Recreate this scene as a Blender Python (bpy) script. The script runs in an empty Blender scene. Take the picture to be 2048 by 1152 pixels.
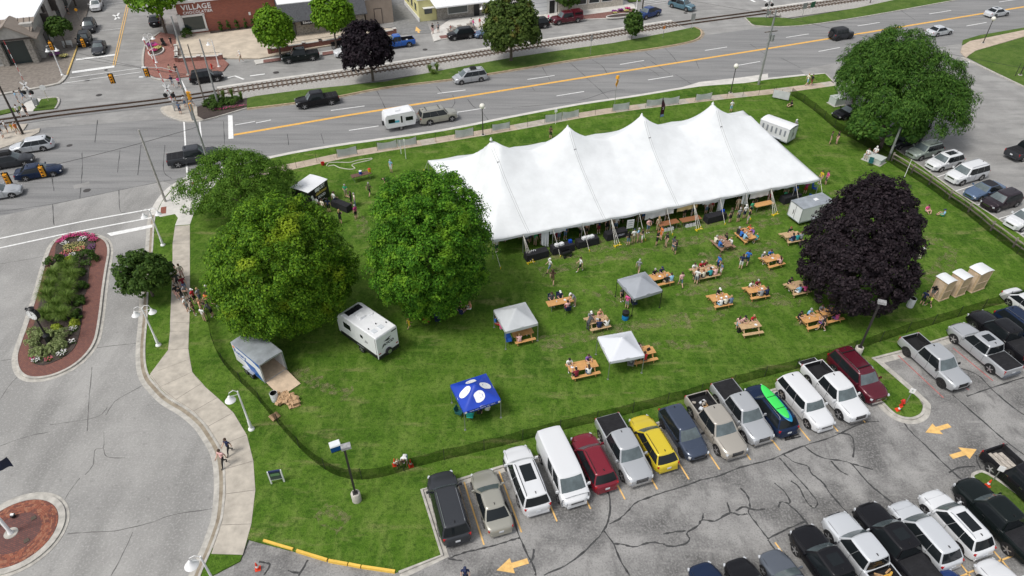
import bpy,bmesh,math,random
import numpy as np
from mathutils import Vector,Matrix
R = math.radians
rnd = random.Random(11)
sc = bpy.context.scene
col = sc.collection
# ---------------------------------------------------------------- camera, sky, sun, exposure
CAM_H,PITCH,FPX = 40.0,R(39.3),1365.3
cd = bpy.data.cameras.new('camera'); cam = bpy.data.objects.new('camera',cd); col.objects.link(cam)
cam.location = (0,0,CAM_H); cam.rotation_euler = (math.pi/2 - PITCH,0,0)
cd.sensor_width = 36; cd.lens = 24.0; cd.clip_end = 3000; sc.camera = cam
SUN_EL,SUN_AZ = R(58),R(238)            # azimuth clockwise from +Y
world = bpy.data.worlds.new('World'); sc.world = world; world.use_nodes = True
wn = world.node_tree; wb = wn.nodes['Background']
sky = wn.nodes.new('ShaderNodeTexSky'); sky.sky_type = 'NISHITA'; sky.sun_disc = False
sky.sun_elevation = SUN_EL; sky.sun_rotation = SUN_AZ; sky.air_density = 1.0; sky.dust_density = 3.0; sky.altitude = 100
hs = wn.nodes.new('ShaderNodeHueSaturation'); hs.inputs['Saturation'].default_value = 0.30
wn.links.new(sky.outputs[0],hs.inputs['Color']); wn.links.new(hs.outputs[0],wb.inputs['Color'])
wb.inputs['Strength'].default_value = 0.12
sl = bpy.data.lights.new('sun','SUN'); sl.energy = 1.5; sl.angle = R(16); sl.color = (1,.965,.92)
so = bpy.data.objects.new('sun',sl); col.objects.link(so)
sd = Vector((math.sin(SUN_AZ)*math.cos(SUN_EL),math.cos(SUN_AZ)*math.cos(SUN_EL),math.sin(SUN_EL)))
so.rotation_euler = sd.to_track_quat('Z','Y').to_euler(); so.location = (0,0,80)
sc.view_settings.view_transform = 'Standard'; sc.view_settings.look = 'None'
sc.view_settings.exposure = 0.47; sc.view_settings.gamma = 1.0
sc.cycles.max_bounces = 6; sc.cycles.transparent_max_bounces = 12

LZ = 0.10                                  # lawns and pavements stand this far above the roads
def G(x,y,z=0.0):
    """survey of the site: ground position (metres) of a point read off the 2048 px wide photograph, at height z"""
    u = (x - 1024)/FPX; v = (y - 576)/FPX
    t = (CAM_H - z)/(math.sin(PITCH) + v*math.cos(PITCH))
    return Vector((u*t,t*(math.cos(PITCH) - v*math.sin(PITCH))))
def G3(x,y,z=0.0):
    g = G(x,y,z); return Vector((g.x,g.y,z))
def GP(pts,z=0.0): return [G(a,b,z) for a,b in pts]
def ang(a,b): d = b - a; return math.atan2(d.y,d.x)
ROAD = R(21.6)
# ---------------------------------------------------------------- materials
MC = {}
def M(name,c,rough=.7,metal=0.,var=0.,scale=3.,bump=0.,c2=None,coat=0.,spec=.4,alpha=None,emit=0.,detail=5,obj=False,stretch=None,trans=0.):
    if name in MC: return MC[name]
    m = bpy.data.materials.new(name); m.use_nodes = True; MC[name] = m
    nt = m.node_tree; n = nt.nodes; L = nt.links; b = n['Principled BSDF']
    c = tuple(c[:3]) + (1,)
    b.inputs['Base Color'].default_value = c; b.inputs['Roughness'].default_value = rough; b.inputs['Metallic'].default_value = metal
    b.inputs['Specular IOR Level'].default_value = spec; b.inputs['Coat Weight'].default_value = coat
    if trans: b.inputs['Transmission Weight'].default_value = trans
    if emit: b.inputs['Emission Color'].default_value = c; b.inputs['Emission Strength'].default_value = emit
    if var or bump:
        if obj: tc = n.new('ShaderNodeTexCoord').outputs['Object']
        else: tc = n.new('ShaderNodeNewGeometry').outputs['Position']
        if stretch:
            mp = n.new('ShaderNodeMapping'); mp.inputs['Scale'].default_value = stretch[0]; mp.inputs['Rotation'].default_value = (0,0,stretch[1]); L.new(tc,mp.inputs[0]); tc = mp.outputs[0]
        nz = n.new('ShaderNodeTexNoise'); nz.inputs['Scale'].default_value = scale; nz.inputs['Detail'].default_value = detail; nz.inputs['Roughness'].default_value = .62
        L.new(tc,nz.inputs['Vector'])
    if var:
        mx = n.new('ShaderNodeMix'); mx.data_type = 'RGBA'
        a2 = tuple(max(0,k*(1 - var)) for k in c[:3]) + (1,)
        b2 = tuple(c2[:3]) + (1,) if c2 else tuple(min(1,k*(1 + var)) for k in c[:3]) + (1,)
        mx.inputs[6].default_value = a2; mx.inputs[7].default_value = b2
        rp = n.new('ShaderNodeMapRange'); rp.inputs[1].default_value = .3; rp.inputs[2].default_value = .7
        L.new(nz.outputs[0],rp.inputs[0]); L.new(rp.outputs[0],mx.inputs[0]); L.new(mx.outputs[2],b.inputs['Base Color'])
    if bump:
        bp = n.new('ShaderNodeBump'); bp.inputs['Strength'].default_value = bump; bp.inputs['Distance'].default_value = .05
        L.new(nz.outputs[0],bp.inputs['Height']); L.new(bp.outputs[0],b.inputs['Normal'])
    if alpha is not None:
        tr = n.new('ShaderNodeBsdfTransparent'); ms = n.new('ShaderNodeMixShader'); ms.inputs[0].default_value = alpha
        L.new(tr.outputs[0],ms.inputs[1]); L.new(b.outputs[0],ms.inputs[2]); L.new(ms.outputs[0],n['Material Output'].inputs[0])
    return m
def multi(name,cols,rough=.85,bump=.2,spec=.3,bscale=None):
    """ground material: base colour, then (colour, noise scale, threshold lo, hi, amount, stretch) patches laid over it"""
    m = bpy.data.materials.new(name); m.use_nodes = True; MC[name] = m
    nt = m.node_tree; n = nt.nodes; L = nt.links; b = n['Principled BSDF']
    b.inputs['Roughness'].default_value = rough; b.inputs['Specular IOR Level'].default_value = spec
    pos = n.new('ShaderNodeNewGeometry').outputs['Position']; cur = None
    for k,(c,s,lo,hi,am,st) in enumerate(cols):
        c = tuple(c) + (1,)
        if cur is None: base = c; cur = False; continue
        v = pos
        if st:
            mp = n.new('ShaderNodeMapping'); mp.inputs['Rotation'].default_value = (0,0,st[1]); mp.inputs['Scale'].default_value = st[0]; L.new(pos,mp.inputs[0]); v = mp.outputs[0]
        nz = n.new('ShaderNodeTexNoise'); nz.inputs['Scale'].default_value = s; nz.inputs['Detail'].default_value = 6; nz.inputs['Roughness'].default_value = .6; L.new(v,nz.inputs['Vector'])
        rp = n.new('ShaderNodeMapRange'); rp.inputs[1].default_value = lo; rp.inputs[2].default_value = hi; rp.inputs[4].default_value = am; L.new(nz.outputs[0],rp.inputs[0])
        mx = n.new('ShaderNodeMix'); mx.data_type = 'RGBA'; L.new(rp.outputs[0],mx.inputs[0])
        if cur is False: mx.inputs[6].default_value = base
        else: L.new(cur,mx.inputs[6])
        mx.inputs[7].default_value = c; cur = mx.outputs[2]
    L.new(cur,b.inputs['Base Color'])
    if bump:
        nz = n.new('ShaderNodeTexNoise'); nz.inputs['Scale'].default_value = bscale or 12; nz.inputs['Detail'].default_value = 4; L.new(pos,nz.inputs['Vector'])
        bp = n.new('ShaderNodeBump'); bp.inputs['Strength'].default_value = bump; bp.inputs['Distance'].default_value = .06
        L.new(nz.outputs[0],bp.inputs['Height']); L.new(bp.outputs[0],b.inputs['Normal'])
    return m
def leafmat(name,dark,mid,light,extra=None):
    m = bpy.data.materials.new(name); m.use_nodes = True; MC[name] = m
    nt = m.node_tree; n = nt.nodes; L = nt.links; b = n['Principled BSDF']
    b.inputs['Roughness'].default_value = .6; b.inputs['Specular IOR Level'].default_value = .14
    g = n.new('ShaderNodeNewGeometry'); rp = n.new('ShaderNodeValToRGB')
    e = rp.color_ramp.elements; e[0].color = tuple(dark) + (1,); e[1].color = tuple(light) + (1,); k = e.new(.5); k.color = tuple(mid) + (1,)
    L.new(g.outputs['Random Per Island'],rp.inputs[0])
    cur = rp.outputs[0]
    if extra:
        nz = n.new('ShaderNodeTexNoise'); nz.inputs['Scale'].default_value = extra[1]; L.new(g.outputs['Position'],nz.inputs['Vector'])
        r2 = n.new('ShaderNodeMapRange'); r2.inputs[1].default_value = extra[2]; r2.inputs[2].default_value = extra[2] + .12; L.new(nz.outputs[0],r2.inputs[0])
        mx = n.new('ShaderNodeMix'); mx.data_type = 'RGBA'; L.new(r2.outputs[0],mx.inputs[0]); L.new(cur,mx.inputs[6]); mx.inputs[7].default_value = tuple(extra[0]) + (1,); cur = mx.outputs[2]
    L.new(cur,b.inputs['Base Color'])
    t = n.new('ShaderNodeBsdfTranslucent'); L.new(cur,t.inputs[0]); ms = n.new('ShaderNodeMixShader'); ms.inputs[0].default_value = .25
    L.new(b.outputs[0],ms.inputs[1]); L.new(t.outputs[0],ms.inputs[2]); L.new(ms.outputs[0],n['Material Output'].inputs[0])
    return m
# ---------------------------------------------------------------- mesh builder
class MB:
    def __init__(s): s.v = []; s.f = []; s.m = []
    def add(s,vs,fs,mi=0):
        o = len(s.v); s.v += [tuple(x) for x in vs]; s.f += [tuple(o + i for i in f) for f in fs]; s.m += [mi]*len(fs); return s
    def box(s,c,d,rz=0.,mi=0,tx=1.,ty=1.,rot=None):
        x,y,z = d[0]/2,d[1]/2,d[2]/2
        vs = [Vector((sx*x*(tx if sz > 0 else 1),sy*y*(ty if sz > 0 else 1),sz*z)) for sz in (-1,1) for sx,sy in ((-1,-1),(1,-1),(1,1),(-1,1))]
        mt = rot if rot is not None else Matrix.Rotation(rz,3,'Z')
        c = Vector(c); vs = [mt @ v + c for v in vs]
        return s.add(vs,[(3,2,1,0),(4,5,6,7),(0,1,5,4),(1,2,6,5),(2,3,7,6),(3,0,4,7)],mi)
    def prism(s,poly,z0,z1,mi=0,bottom=True):
        p = [(q[0],q[1]) for q in poly]; a = sum(p[i - 1][0]*p[i][1] - p[i][0]*p[i - 1][1] for i in range(len(p)))
        if a < 0: p = p[::-1]
        n = len(p); f = [tuple(range(n,2*n))] + [(i,(i + 1) % n,n + (i + 1) % n,n + i) for i in range(n)]
        if bottom: f.append(tuple(range(n - 1,-1,-1)))
        return s.add([(x,y,z0) for x,y in p] + [(x,y,z1) for x,y in p],f,mi)
    def quad(s,a,b,c,d,mi=0): return s.add([a,b,c,d],[(0,1,2,3)],mi)
    def tube(s,pts,r,n=8,mi=0,cap=True):
        pts = [Vector(p) for p in pts]; rs = r if isinstance(r,(list,tuple)) else [r]*len(pts); vs = []; fs = []
        for i,p in enumerate(pts):
            d = (pts[min(i + 1,len(pts) - 1)] - pts[max(i - 1,0)]).normalized()
            u = d.cross(Vector((0,0,1)) if abs(d.z) < .95 else Vector((1,0,0))).normalized(); w = d.cross(u)
            vs += [p + (u*math.cos(2*math.pi*k/n) + w*math.sin(2*math.pi*k/n))*rs[i] for k in range(n)]
        for i in range(len(pts) - 1):
            for k in range(n): fs.append((i*n + k,i*n + (k + 1) % n,(i + 1)*n + (k + 1) % n,(i + 1)*n + k))
        if cap: fs += [tuple(range(n - 1,-1,-1)),tuple(range((len(pts) - 1)*n,len(pts)*n))]
        return s.add(vs,[f[::-1] for f in fs],mi)
    def lathe(s,prof,n=12,c=(0,0,0),mi=0,axis='Z'):
        vs = []; fs = []; c = Vector(c)
        for r,z in prof:
            for k in range(n):
                a = 2*math.pi*k/n; x,y = r*math.cos(a),r*math.sin(a)
                vs.append(c + (Vector((x,y,z)) if axis == 'Z' else Vector((x,z,-y)) if axis == 'Y' else Vector((z,x,y))))
        for i in range(len(prof) - 1):
            for k in range(n): fs.append((i*n + k,i*n + (k + 1) % n,(i + 1)*n + (k + 1) % n,(i + 1)*n + k))
        fs += [tuple(range(n - 1,-1,-1)),tuple(range((len(prof) - 1)*n,len(prof)*n))]
        return s.add(vs,fs,mi)
    def grid(s,fn,nu,nv,mi=0,flip=False):
        vs = [fn(i/nu,j/nv) for j in range(nv + 1) for i in range(nu + 1)]; w = nu + 1
        fs = [(j*w + i,j*w + i + 1,(j + 1)*w + i + 1,(j + 1)*w + i) for j in range(nv) for i in range(nu)]
        return s.add(vs,[f[::-1] for f in fs] if flip else fs,mi)
    def mesh(s,name,mats=(),smooth=False,angle=40):
        me = bpy.data.meshes.new(name); me.from_pydata(s.v,[],s.f)
        for m in (mats if isinstance(mats,(list,tuple)) else [mats]): me.materials.append(m)
        if any(s.m): me.polygons.foreach_set('material_index',s.m)
        if smooth: me.polygons.foreach_set('use_smooth',[True]*len(s.f)); me.set_sharp_from_angle(angle=R(angle))
        me.update(); return me
    def build(s,name,mats,parent=None,smooth=False,angle=40,**k):
        return mk(name,s.mesh(name,mats,smooth,angle),parent,**k)
def mk(name,me,parent=None,loc=None,rz=None,mats=None):
    o = bpy.data.objects.new(name,me); col.objects.link(o)
    if parent is not None: o.parent = parent
    if loc is not None: o.location = loc
    if rz is not None: o.rotation_euler = (0,0,rz)
    if mats:
        for i,m in enumerate(mats):
            if m is not None: o.material_slots[i].link = 'OBJECT'; o.material_slots[i].material = m
    return o
def tag(o,label,cat,group=None):
    o['label'] = label; o['category'] = cat
    if group: o['group'] = group
    return o
def thing(name,label,cat,loc,rz=0.,group=None):
    o = bpy.data.objects.new(name,None); col.objects.link(o); o.empty_display_size = .3
    o.location = (loc[0],loc[1],loc[2] if len(loc) > 2 else 0); o.rotation_euler = (0,0,rz)
    return tag(o,label,cat,group)
def struct(o,kind='structure'): o['kind'] = kind; return o
def copy_tree(o,parent=None):
    c = o.copy(); col.objects.link(c)
    if parent is not None: c.parent = parent
    for ch in list(o.children): copy_tree(ch,c)
    return c
def text(name,s,size,mat,parent,loc,rot,ext=.01,align='CENTER',space=1.,shear=0.,bold=0.):
    cu = bpy.data.curves.new(name,'FONT'); cu.body = s; cu.size = size; cu.extrude = ext; cu.align_x = align; cu.align_y = 'CENTER'
    cu.space_character = space; cu.shear = shear; cu.offset = bold; cu.resolution_u = 2; cu.materials.append(mat)
    t = bpy.data.objects.new('lettering_source',cu); col.objects.link(t); bpy.context.view_layer.update()
    me = bpy.data.meshes.new_from_object(t.evaluated_get(bpy.context.evaluated_depsgraph_get())); bpy.data.objects.remove(t); bpy.data.curves.remove(cu)
    if not me.materials: me.materials.append(mat)
    o = bpy.data.objects.new(name,me); col.objects.link(o); o.parent = parent; o.location = loc; o.rotation_euler = rot; o['kind'] = 'stuff'; return o
def smoothline(pts,n=6,closed=False):
    """Catmull-Rom through 2-D points"""
    out = []; N = len(pts); P = [Vector(p[:2]) for p in pts]
    for i in range(N if closed else N - 1):
        p0,p1,p2,p3 = (P[(i - 1) % N],P[i],P[(i + 1) % N],P[(i + 2) % N]) if closed else (P[max(i - 1,0)],P[i],P[i + 1],P[min(i + 2,N - 1)])
        for k in range(n):
            t = k/n; out.append(.5*(2*p1 + (p2 - p0)*t + (2*p0 - 5*p1 + 4*p2 - p3)*t*t + (3*p1 - p0 - 3*p2 + p3)*t ** 3))
    if not closed: out.append(P[-1])
    return out
def offset(pts,d,closed=False):
    out = []; N = len(pts)
    for i in range(N):
        a = pts[i - 1] if (i or closed) else pts[i]; b = pts[(i + 1) % N] if (i < N - 1 or closed) else pts[i]
        t = (b - a).normalized(); out.append(pts[i] + Vector((-t.y,t.x))*d)
    return out
def strip(mb,pts,d0,d1,z0,z1,closed=False,mi=0):
    """solid band along a 2-D line between offsets d0 and d1 (left positive)"""
    a = offset(pts,d0,closed); b = offset(pts,d1,closed); N = len(pts); vs = []; fs = []
    for i in range(N): vs += [(a[i].x,a[i].y,z0),(b[i].x,b[i].y,z0),(a[i].x,a[i].y,z1),(b[i].x,b[i].y,z1)]
    s = 1 if d1 > d0 else -1
    for i in range(N if closed else N - 1):
        p,q = i*4,((i + 1) % N)*4
        ff = [(p + 2,q + 2,q + 3,p + 3),(p,q,q + 2,p + 2),(q + 1,p + 1,p + 3,q + 3)]
        fs += ff if s > 0 else [f[::-1] for f in ff]
    return mb.add(vs,fs,mi)
def ribbon(mb,pts,w,z,mi=0,jit=0.):
    pts = [Vector(p[:2]) for p in pts]; vs = []
    a = offset(pts,w/2); b = offset(pts,-w/2)
    for i in range(len(pts)):
        j = 1 + rnd.uniform(-jit,jit); c = pts[i]; A = c + (a[i] - c)*j; B = c + (b[i] - c)*j
        vs += [(A.x,A.y,z),(B.x,B.y,z)]
    return mb.add(vs,[(2*i + 1,2*i + 3,2*i + 2,2*i) for i in range(len(pts) - 1)],mi)
def sheet(name,pts,z,mat,kind='structure'):
    mb = MB(); p = [Vector(q[:2]) for q in pts]
    if sum(p[i - 1].x*p[i].y - p[i].x*p[i - 1].y for i in range(len(p))) < 0: p = p[::-1]
    mb.add([(q.x,q.y,z) for q in p],[tuple(range(len(p)))]); return struct(mb.build(name,mat),kind)
# ================================================================ FIGURES: one continuous body per pose, grown over a jointed skeleton
def body_pose(pel,chest,neck,head,sh,el,wr,hip,kn,an,toe):
    """joints: pelvis, chest, neck, head centre; left/right pairs for the limbs -> (verts, faces, face slots)"""
    V = [pel,chest,neck,head]; E_ = [(0,1),(1,2),(2,3)]; rad = [.135,.150,.058,.098]; seg = ['t','t','n','h']
    mid = Vector(pel).lerp(Vector(chest),.5); V.append(tuple(mid)); rad.append(.128); E_[0] = (0,4); E_.append((4,1))
    up = (Vector(head) - Vector(neck)).normalized(); V.append(tuple(Vector(head) + up*.085)); rad.append(.080); E_.append((3,5)); bones = [('t',pel,chest),('t',chest,neck),('h',neck,head),('h',head,V[5])]
    for s in (0,1):
        i = len(V); hv = Vector(wr[s]) + (Vector(wr[s]) - Vector(el[s])).normalized()*.09
        V += [sh[s],el[s],wr[s],tuple(hv),hip[s],kn[s],an[s],toe[s]]; rad += [.066,.047,.032,.036,.092,.062,.042,.038]
        E_ += [(1,i),(i,i + 1),(i + 1,i + 2),(i + 2,i + 3),(0,i + 4),(i + 4,i + 5),(i + 5,i + 6),(i + 6,i + 7)]
        ue = Vector(sh[s]).lerp(Vector(el[s]),.75)
        bones += [('t',chest,sh[s]),('t',sh[s],ue),('f',ue,wr[s]),('f',wr[s],hv),('p',hip[s],Vector(kn[s])),('l',kn[s],an[s]),('s',Vector(an[s]) - Vector((0,0,.02)),toe[s])]
    bones.append(('p',Vector(pel) - Vector((0,0,.06)),hip[0])); bones.append(('p',Vector(pel) - Vector((0,0,.06)),hip[1]))
    me = bpy.data.meshes.new('figure_skeleton'); me.from_pydata([tuple(v) for v in V],E_,[]); o = bpy.data.objects.new('figure_source',me); col.objects.link(o)
    sk = o.modifiers.new('skin','SKIN'); sk.use_smooth_shade = True; o.modifiers.new('sub','SUBSURF').levels = 1
    if not me.skin_vertices: me.attributes
    return o,V,rad,bones
def grow(o,V,rad,bones):
    me = o.data
    if len(me.skin_vertices) == 0:
        bpy.context.view_layer.objects.active = o; o.select_set(True); bpy.ops.mesh.customdata_skin_add()
    for i,sv in enumerate(me.skin_vertices[0].data): sv.radius = (rad[i],rad[i]*(.74 if i in (0,1,4) else 1.)); sv.use_root = (i == 0)
    bpy.context.view_layer.update(); m = bpy.data.meshes.new_from_object(o.evaluated_get(bpy.context.evaluated_depsgraph_get()))
    vs = [tuple(v.co) for v in m.vertices]; fs = [tuple(p.vertices) for p in m.polygons]; SL = dict(t=1,p=2,l=3,h=0,s=5,f=6); mi = []
    for p in m.polygons:
        c = p.center; best = None
        for k,a,b in bones:
            a,b = Vector(a),Vector(b); ab = b - a; t = max(0,min(1,(c - a).dot(ab)/max(1e-9,ab.length_squared))); d = (c - a - ab*t).length
            if best is None or d < best[0]: best = (d,k)
        mi.append(SL[best[1]])
    bpy.data.objects.remove(o); bpy.data.meshes.remove(me); bpy.data.meshes.remove(m); return vs,fs,mi
def mir(x,y,z,dx=0,dy=0,dz=0): return [(x,y,z),(-x + dx,y + dy,z + dz)]
def P_stand(): return dict(pel=(0,0,.95),chest=(0,.01,1.27),neck=(0,0,1.48),head=(0,-.015,1.60),sh=mir(.175,.01,1.40),el=mir(.225,.03,1.13),wr=mir(.235,-.04,.90),hip=mir(.085,0,.90),kn=mir(.095,-.01,.50),an=mir(.10,.03,.09),toe=mir(.115,-.13,.04))
POSES = {'stand': P_stand()}
d = P_stand(); d.update(el=mir(.22,-.02,1.14),wr=mir(.11,-.26,1.16)); POSES['hold'] = d
d = P_stand(); d.update(el=[(.22,.12,1.15),(-.22,-.06,1.14)],wr=[(.22,.14,.92),(-.18,-.24,1.0)],kn=[(.09,-.17,.53),(-.09,.06,.50)],an=[(.10,-.26,.13),(-.10,.32,.16)],toe=[(.11,-.42,.07),(-.11,.20,.04)]); POSES['walk'] = d
d = P_stand(); d.update(chest=(0,-.20,1.21),neck=(0,-.33,1.37),head=(0,-.42,1.46),sh=mir(.175,-.26,1.31),el=mir(.22,-.38,1.07),wr=mir(.16,-.52,.88)); POSES['lean'] = d
d = P_stand(); d.update(pel=(0,.08,.86),chest=(0,-.22,.98),neck=(0,-.42,1.02),head=(0,-.54,1.01),sh=mir(.175,-.32,1.0),el=mir(.22,-.36,.74),wr=mir(.20,-.44,.50),hip=mir(.085,.08,.83),kn=mir(.1,-.03,.47)); POSES['stoop'] = d
d = dict(pel=(0,.0,.56),chest=(0,-.07,.87),neck=(0,-.13,1.08),head=(0,-.16,1.20),sh=mir(.175,-.10,1.0),el=mir(.225,-.24,.79),wr=mir(.14,-.44,.83),hip=mir(.09,-.03,.53),kn=mir(.12,-.42,.50),an=mir(.12,-.38,.09),toe=mir(.13,-.53,.04)); POSES['sit'] = d
d = dict(pel=(0,.0,.56),chest=(0,.03,.88),neck=(0,.01,1.09),head=(0,-.01,1.21),sh=mir(.175,.02,1.01),el=mir(.23,-.06,.76),wr=mir(.12,-.26,.66),hip=mir(.09,-.03,.53),kn=mir(.11,-.42,.50),an=mir(.11,-.38,.09),toe=mir(.12,-.53,.04)); POSES['chair'] = d
d = dict(pel=(0,.0,.15),chest=(0,.02,.46),neck=(0,-.03,.67),head=(0,-.06,.79),sh=mir(.175,.0,.59),el=mir(.25,-.06,.36),wr=mir(.18,-.28,.34),hip=mir(.10,-.04,.13),kn=mir(.24,-.36,.34),an=mir(.10,-.55,.07),toe=mir(.12,-.68,.05)); POSES['ground'] = d
d = P_stand(); d.update(el=[(.26,-.06,1.20),(-.225,.03,1.13)],wr=[(.16,-.20,1.42),(-.235,-.04,.90)]); POSES['phone'] = d
GROWN = {k: grow(*body_pose(**v)) for k,v in POSES.items()}
PMESH = {}
def person_mesh(pose,hv):
    if (pose,hv) in PMESH: return PMESH[(pose,hv)]
    d = POSES[pose]; vs,fs,mi = GROWN[pose]; mb = MB(); mb.v = list(vs); mb.f = list(fs); mb.m = list(mi); H = Vector(d['head']); N = Vector(d['neck']); up = (H - N).normalized(); fw = Vector((0,-1,0)) - up*up.dot(Vector((0,-1,0))); fw.normalize(); rt = up.cross(fw)
    def ell(c,a,b,h,mi_,n=8,m=5,lo=-1.4):
        q = []; 
        for j in range(m + 1):
            t = lo + (math.pi/2 - lo)*j/m
            for i in range(n): p = 2*math.pi*i/n; q.append(c + rt*a*math.cos(t)*math.cos(p) + fw*b*math.cos(t)*math.sin(p) + up*h*math.sin(t))
        mb.add(q,[(j*n + i,j*n + (i + 1) % n,(j + 1)*n + (i + 1) % n,(j + 1)*n + i) for j in range(m) for i in range(n)],mi_)
    top = H + up*.035 - fw*.016; ell(top,.098,.108,.108,4,10,5,-.05 if hv == 'cap' else -.25)
    if hv == 'long': ell(H - fw*.065 - up*.09,.095,.06,.21,4)
    elif hv == 'short': ell(H - fw*.045 - up*.0,.09,.07,.10,4)
    if hv == 'cap': mb.grid(lambda u,v: H + up*(.045 - .01*v) + fw*(.07 + .10*v) + rt*(u - .5)*.15*(1 - .3*v),4,2,4)
    if hv == 'hat': ell(H + up*.05,.19,.19,.02,4,12,2,-1.0)
    ell(H + fw*.098 - up*.012,.014,.022,.026,0,6,3)                    # nose
    for s in (-1,1): ell(H + fw*.088 + up*.022 + rt*s*.035,.012,.012,.010,7,6,3); ell(H + rt*s*.098,.012,.02,.03,0,6,3)   # eyes, ears
    mb.grid(lambda u,v: H + fw*.093 - up*(.052 + .012*v) + rt*(u - .5)*.045,2,1,7)   # mouth
    for s in (0,1):                                                              # hands: four unequal bent fingers and a side thumb
        w = Vector(d['wr'][s]); e = (w - Vector(d['el'][s])).normalized(); sd = e.cross(Vector((1,0,0)) if abs(e.x) < .8 else Vector((0,0,1))).normalized(); pn = e.cross(sd); b0 = w + e*.10
        for k,l in enumerate((.065,.078,.072,.055)): o = sd*(.021*(k - 1.5)); mb.tube([b0 + o - e*.02,b0 + o + e*l*.55,b0 + o + e*l*.85 + pn*l*.45],[.010,.009,.007],5,6)
        mb.tube([w + e*.045 + sd*.03,w + e*.085 + sd*.062,w + e*.115 + sd*.062 + pn*.02],[.012,.010,.008],5,6)
    me = mb.mesh('person',[m_skin]*8,True,180); PMESH[(pose,hv)] = me; return me
m_skin = M('skin_light',(.55,.34,.25),.6); m_skin2 = M('skin_tan',(.42,.24,.16),.6); m_eye = M('eye_dark',(.03,.02,.02),.4)
CLO = dict(white=(.72,.72,.70),black=(.014,.014,.016),grey=(.25,.26,.28),dkgrey=(.07,.075,.08),navy=(.014,.022,.07),blue=(.025,.14,.48),ltblue=(.25,.45,.62),pink=(.68,.10,.28),palepink=(.70,.42,.40),red=(.45,.02,.03),maroon=(.20,.015,.03),orange=(.68,.20,.05),peach=(.70,.35,.22),yellow=(.70,.50,.04),lime=(.50,.65,.06),green=(.05,.36,.18),olive=(.10,.10,.055),teal=(.03,.30,.32),purple=(.22,.10,.36),magenta=(.40,.04,.18),tan=(.48,.38,.27),denim=(.11,.17,.27),brown=(.12,.07,.045),khaki=(.38,.31,.22),cream=(.68,.62,.50))
WORD = dict(dkgrey='dark grey',ltblue='light blue',palepink='pale pink',lime='neon yellow')
HAIR = dict(brown=(.055,.030,.018),black=(.012,.010,.010),blond=(.36,.24,.11),grey=(.35,.34,.33),white=(.70,.69,.66),red=(.22,.07,.03),capw=(.74,.74,.72),capn=(.02,.03,.08),capb=(.012,.012,.013),straw=(.55,.42,.22))
VERB = dict(stand='standing',hold='standing',walk='walking',lean='leaning',stoop='stooping',sit='sitting',chair='seated',ground='sitting on the grass',phone='standing')
LAB = {}
def person(pose,pos,face,shirt,pants,hair,where,short=True,bare=True,hv=None,z=LZ,s=1.,skin=0,group=None):
    g = pos if isinstance(pos,Vector) else G(pos[0],pos[1],z); hv = hv or ('cap' if hair.startswith('cap') else 'hat' if hair == 'straw' else 'short')
    sk = (m_skin,m_skin2)[skin]; cl = lambda k: M('cloth_' + k,CLO[k],.85); hm = M('hair_' + hair,HAIR[hair],.7); sh_ = M('shoe_white',(.6,.6,.58),.7) if rnd.random() < .5 else M('shoe_dark',(.04,.035,.03),.7)
    o = mk('person',person_mesh(pose,hv),None,(g.x,g.y,z),R(face) + math.pi/2,[sk,cl(shirt),cl(pants),sk if short else cl(pants),hm,sh_,sk if bare else cl(shirt),m_eye]); sc_ = s*rnd.uniform(.97,1.05); o.scale = (sc_*1.06,sc_*1.06,sc_)
    w = lambda k: WORD.get(k,k); lab = f"{'child' if s < .85 else 'person'} in {w(shirt)} top and {w(pants)} {'shorts' if short else 'trousers'} {VERB[pose]} {where}"
    if len(lab.split()) > 16: lab = lab.replace(' top and ',' and ').replace(' shorts','').replace(' trousers','')
    if len(lab.split()) > 16: lab = f"{lab.split()[0]} in {w(shirt)} {VERB[pose]} {where}"
    LAB[lab] = LAB.get(lab,0) + 1
    if LAB[lab] > 1: print('DUPLICATE LABEL',lab)
    if not 4 <= len(lab.split()) <= 16: print('LABEL LENGTH',len(lab.split()),lab)
    return tag(o,lab,'person',group)
# ================================================================ GROUND, ROADS, LAWNS
m_asph = multi('asphalt_main',[((.20,.20,.198),0,0,0,0,None),((.265,.262,.256),.30,.42,.62,.8,((.25,2.2,1),-ROAD)),((.135,.135,.135),.8,.50,.68,.65,((.10,1.8,1),-ROAD)),((.32,.315,.305),6,.50,.70,.5,None),((.08,.08,.08),9,.55,.72,.5,None)],.88,.25,.3,30)
m_asph2 = multi('asphalt_north',[((.25,.245,.235),0,0,0,0,None),((.33,.325,.31),.3,.42,.62,.8,None),((.17,.17,.165),.7,.50,.68,.6,((.25,1.5,1),-ROAD)),((.37,.36,.35),8,.52,.72,.5,None),((.13,.13,.125),6,.57,.72,.4,None)],.9,.2,.3,30)
m_plaza = multi('weathered_plaza_paving',[((.26,.255,.243),0,0,0,0,None),((.355,.347,.33),.16,.42,.62,.85,None),((.19,.187,.178),.30,.50,.68,.65,((1.3,.25,1),0)),((.44,.43,.41),7,.50,.68,.55,None),((.16,.157,.15),11,.55,.70,.5,None),((.15,.145,.14),2.2,.60,.74,.5,None)],.9,.25,.3,25)
m_lot = multi('worn_parking_asphalt',[((.205,.20,.193),0,0,0,0,None),((.31,.303,.29),.40,.42,.58,.9,None),((.09,.088,.086),.22,.47,.62,.8,None),((.33,.325,.31),7,.47,.66,.6,None),((.085,.085,.085),10,.52,.68,.6,None),((.09,.088,.086),1.5,.57,.72,.6,((1,.35,1),.3)),((.36,.35,.33),.9,.60,.72,.45,((.35,1.6,1),.9))],.92,.3,.3,25)
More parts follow.
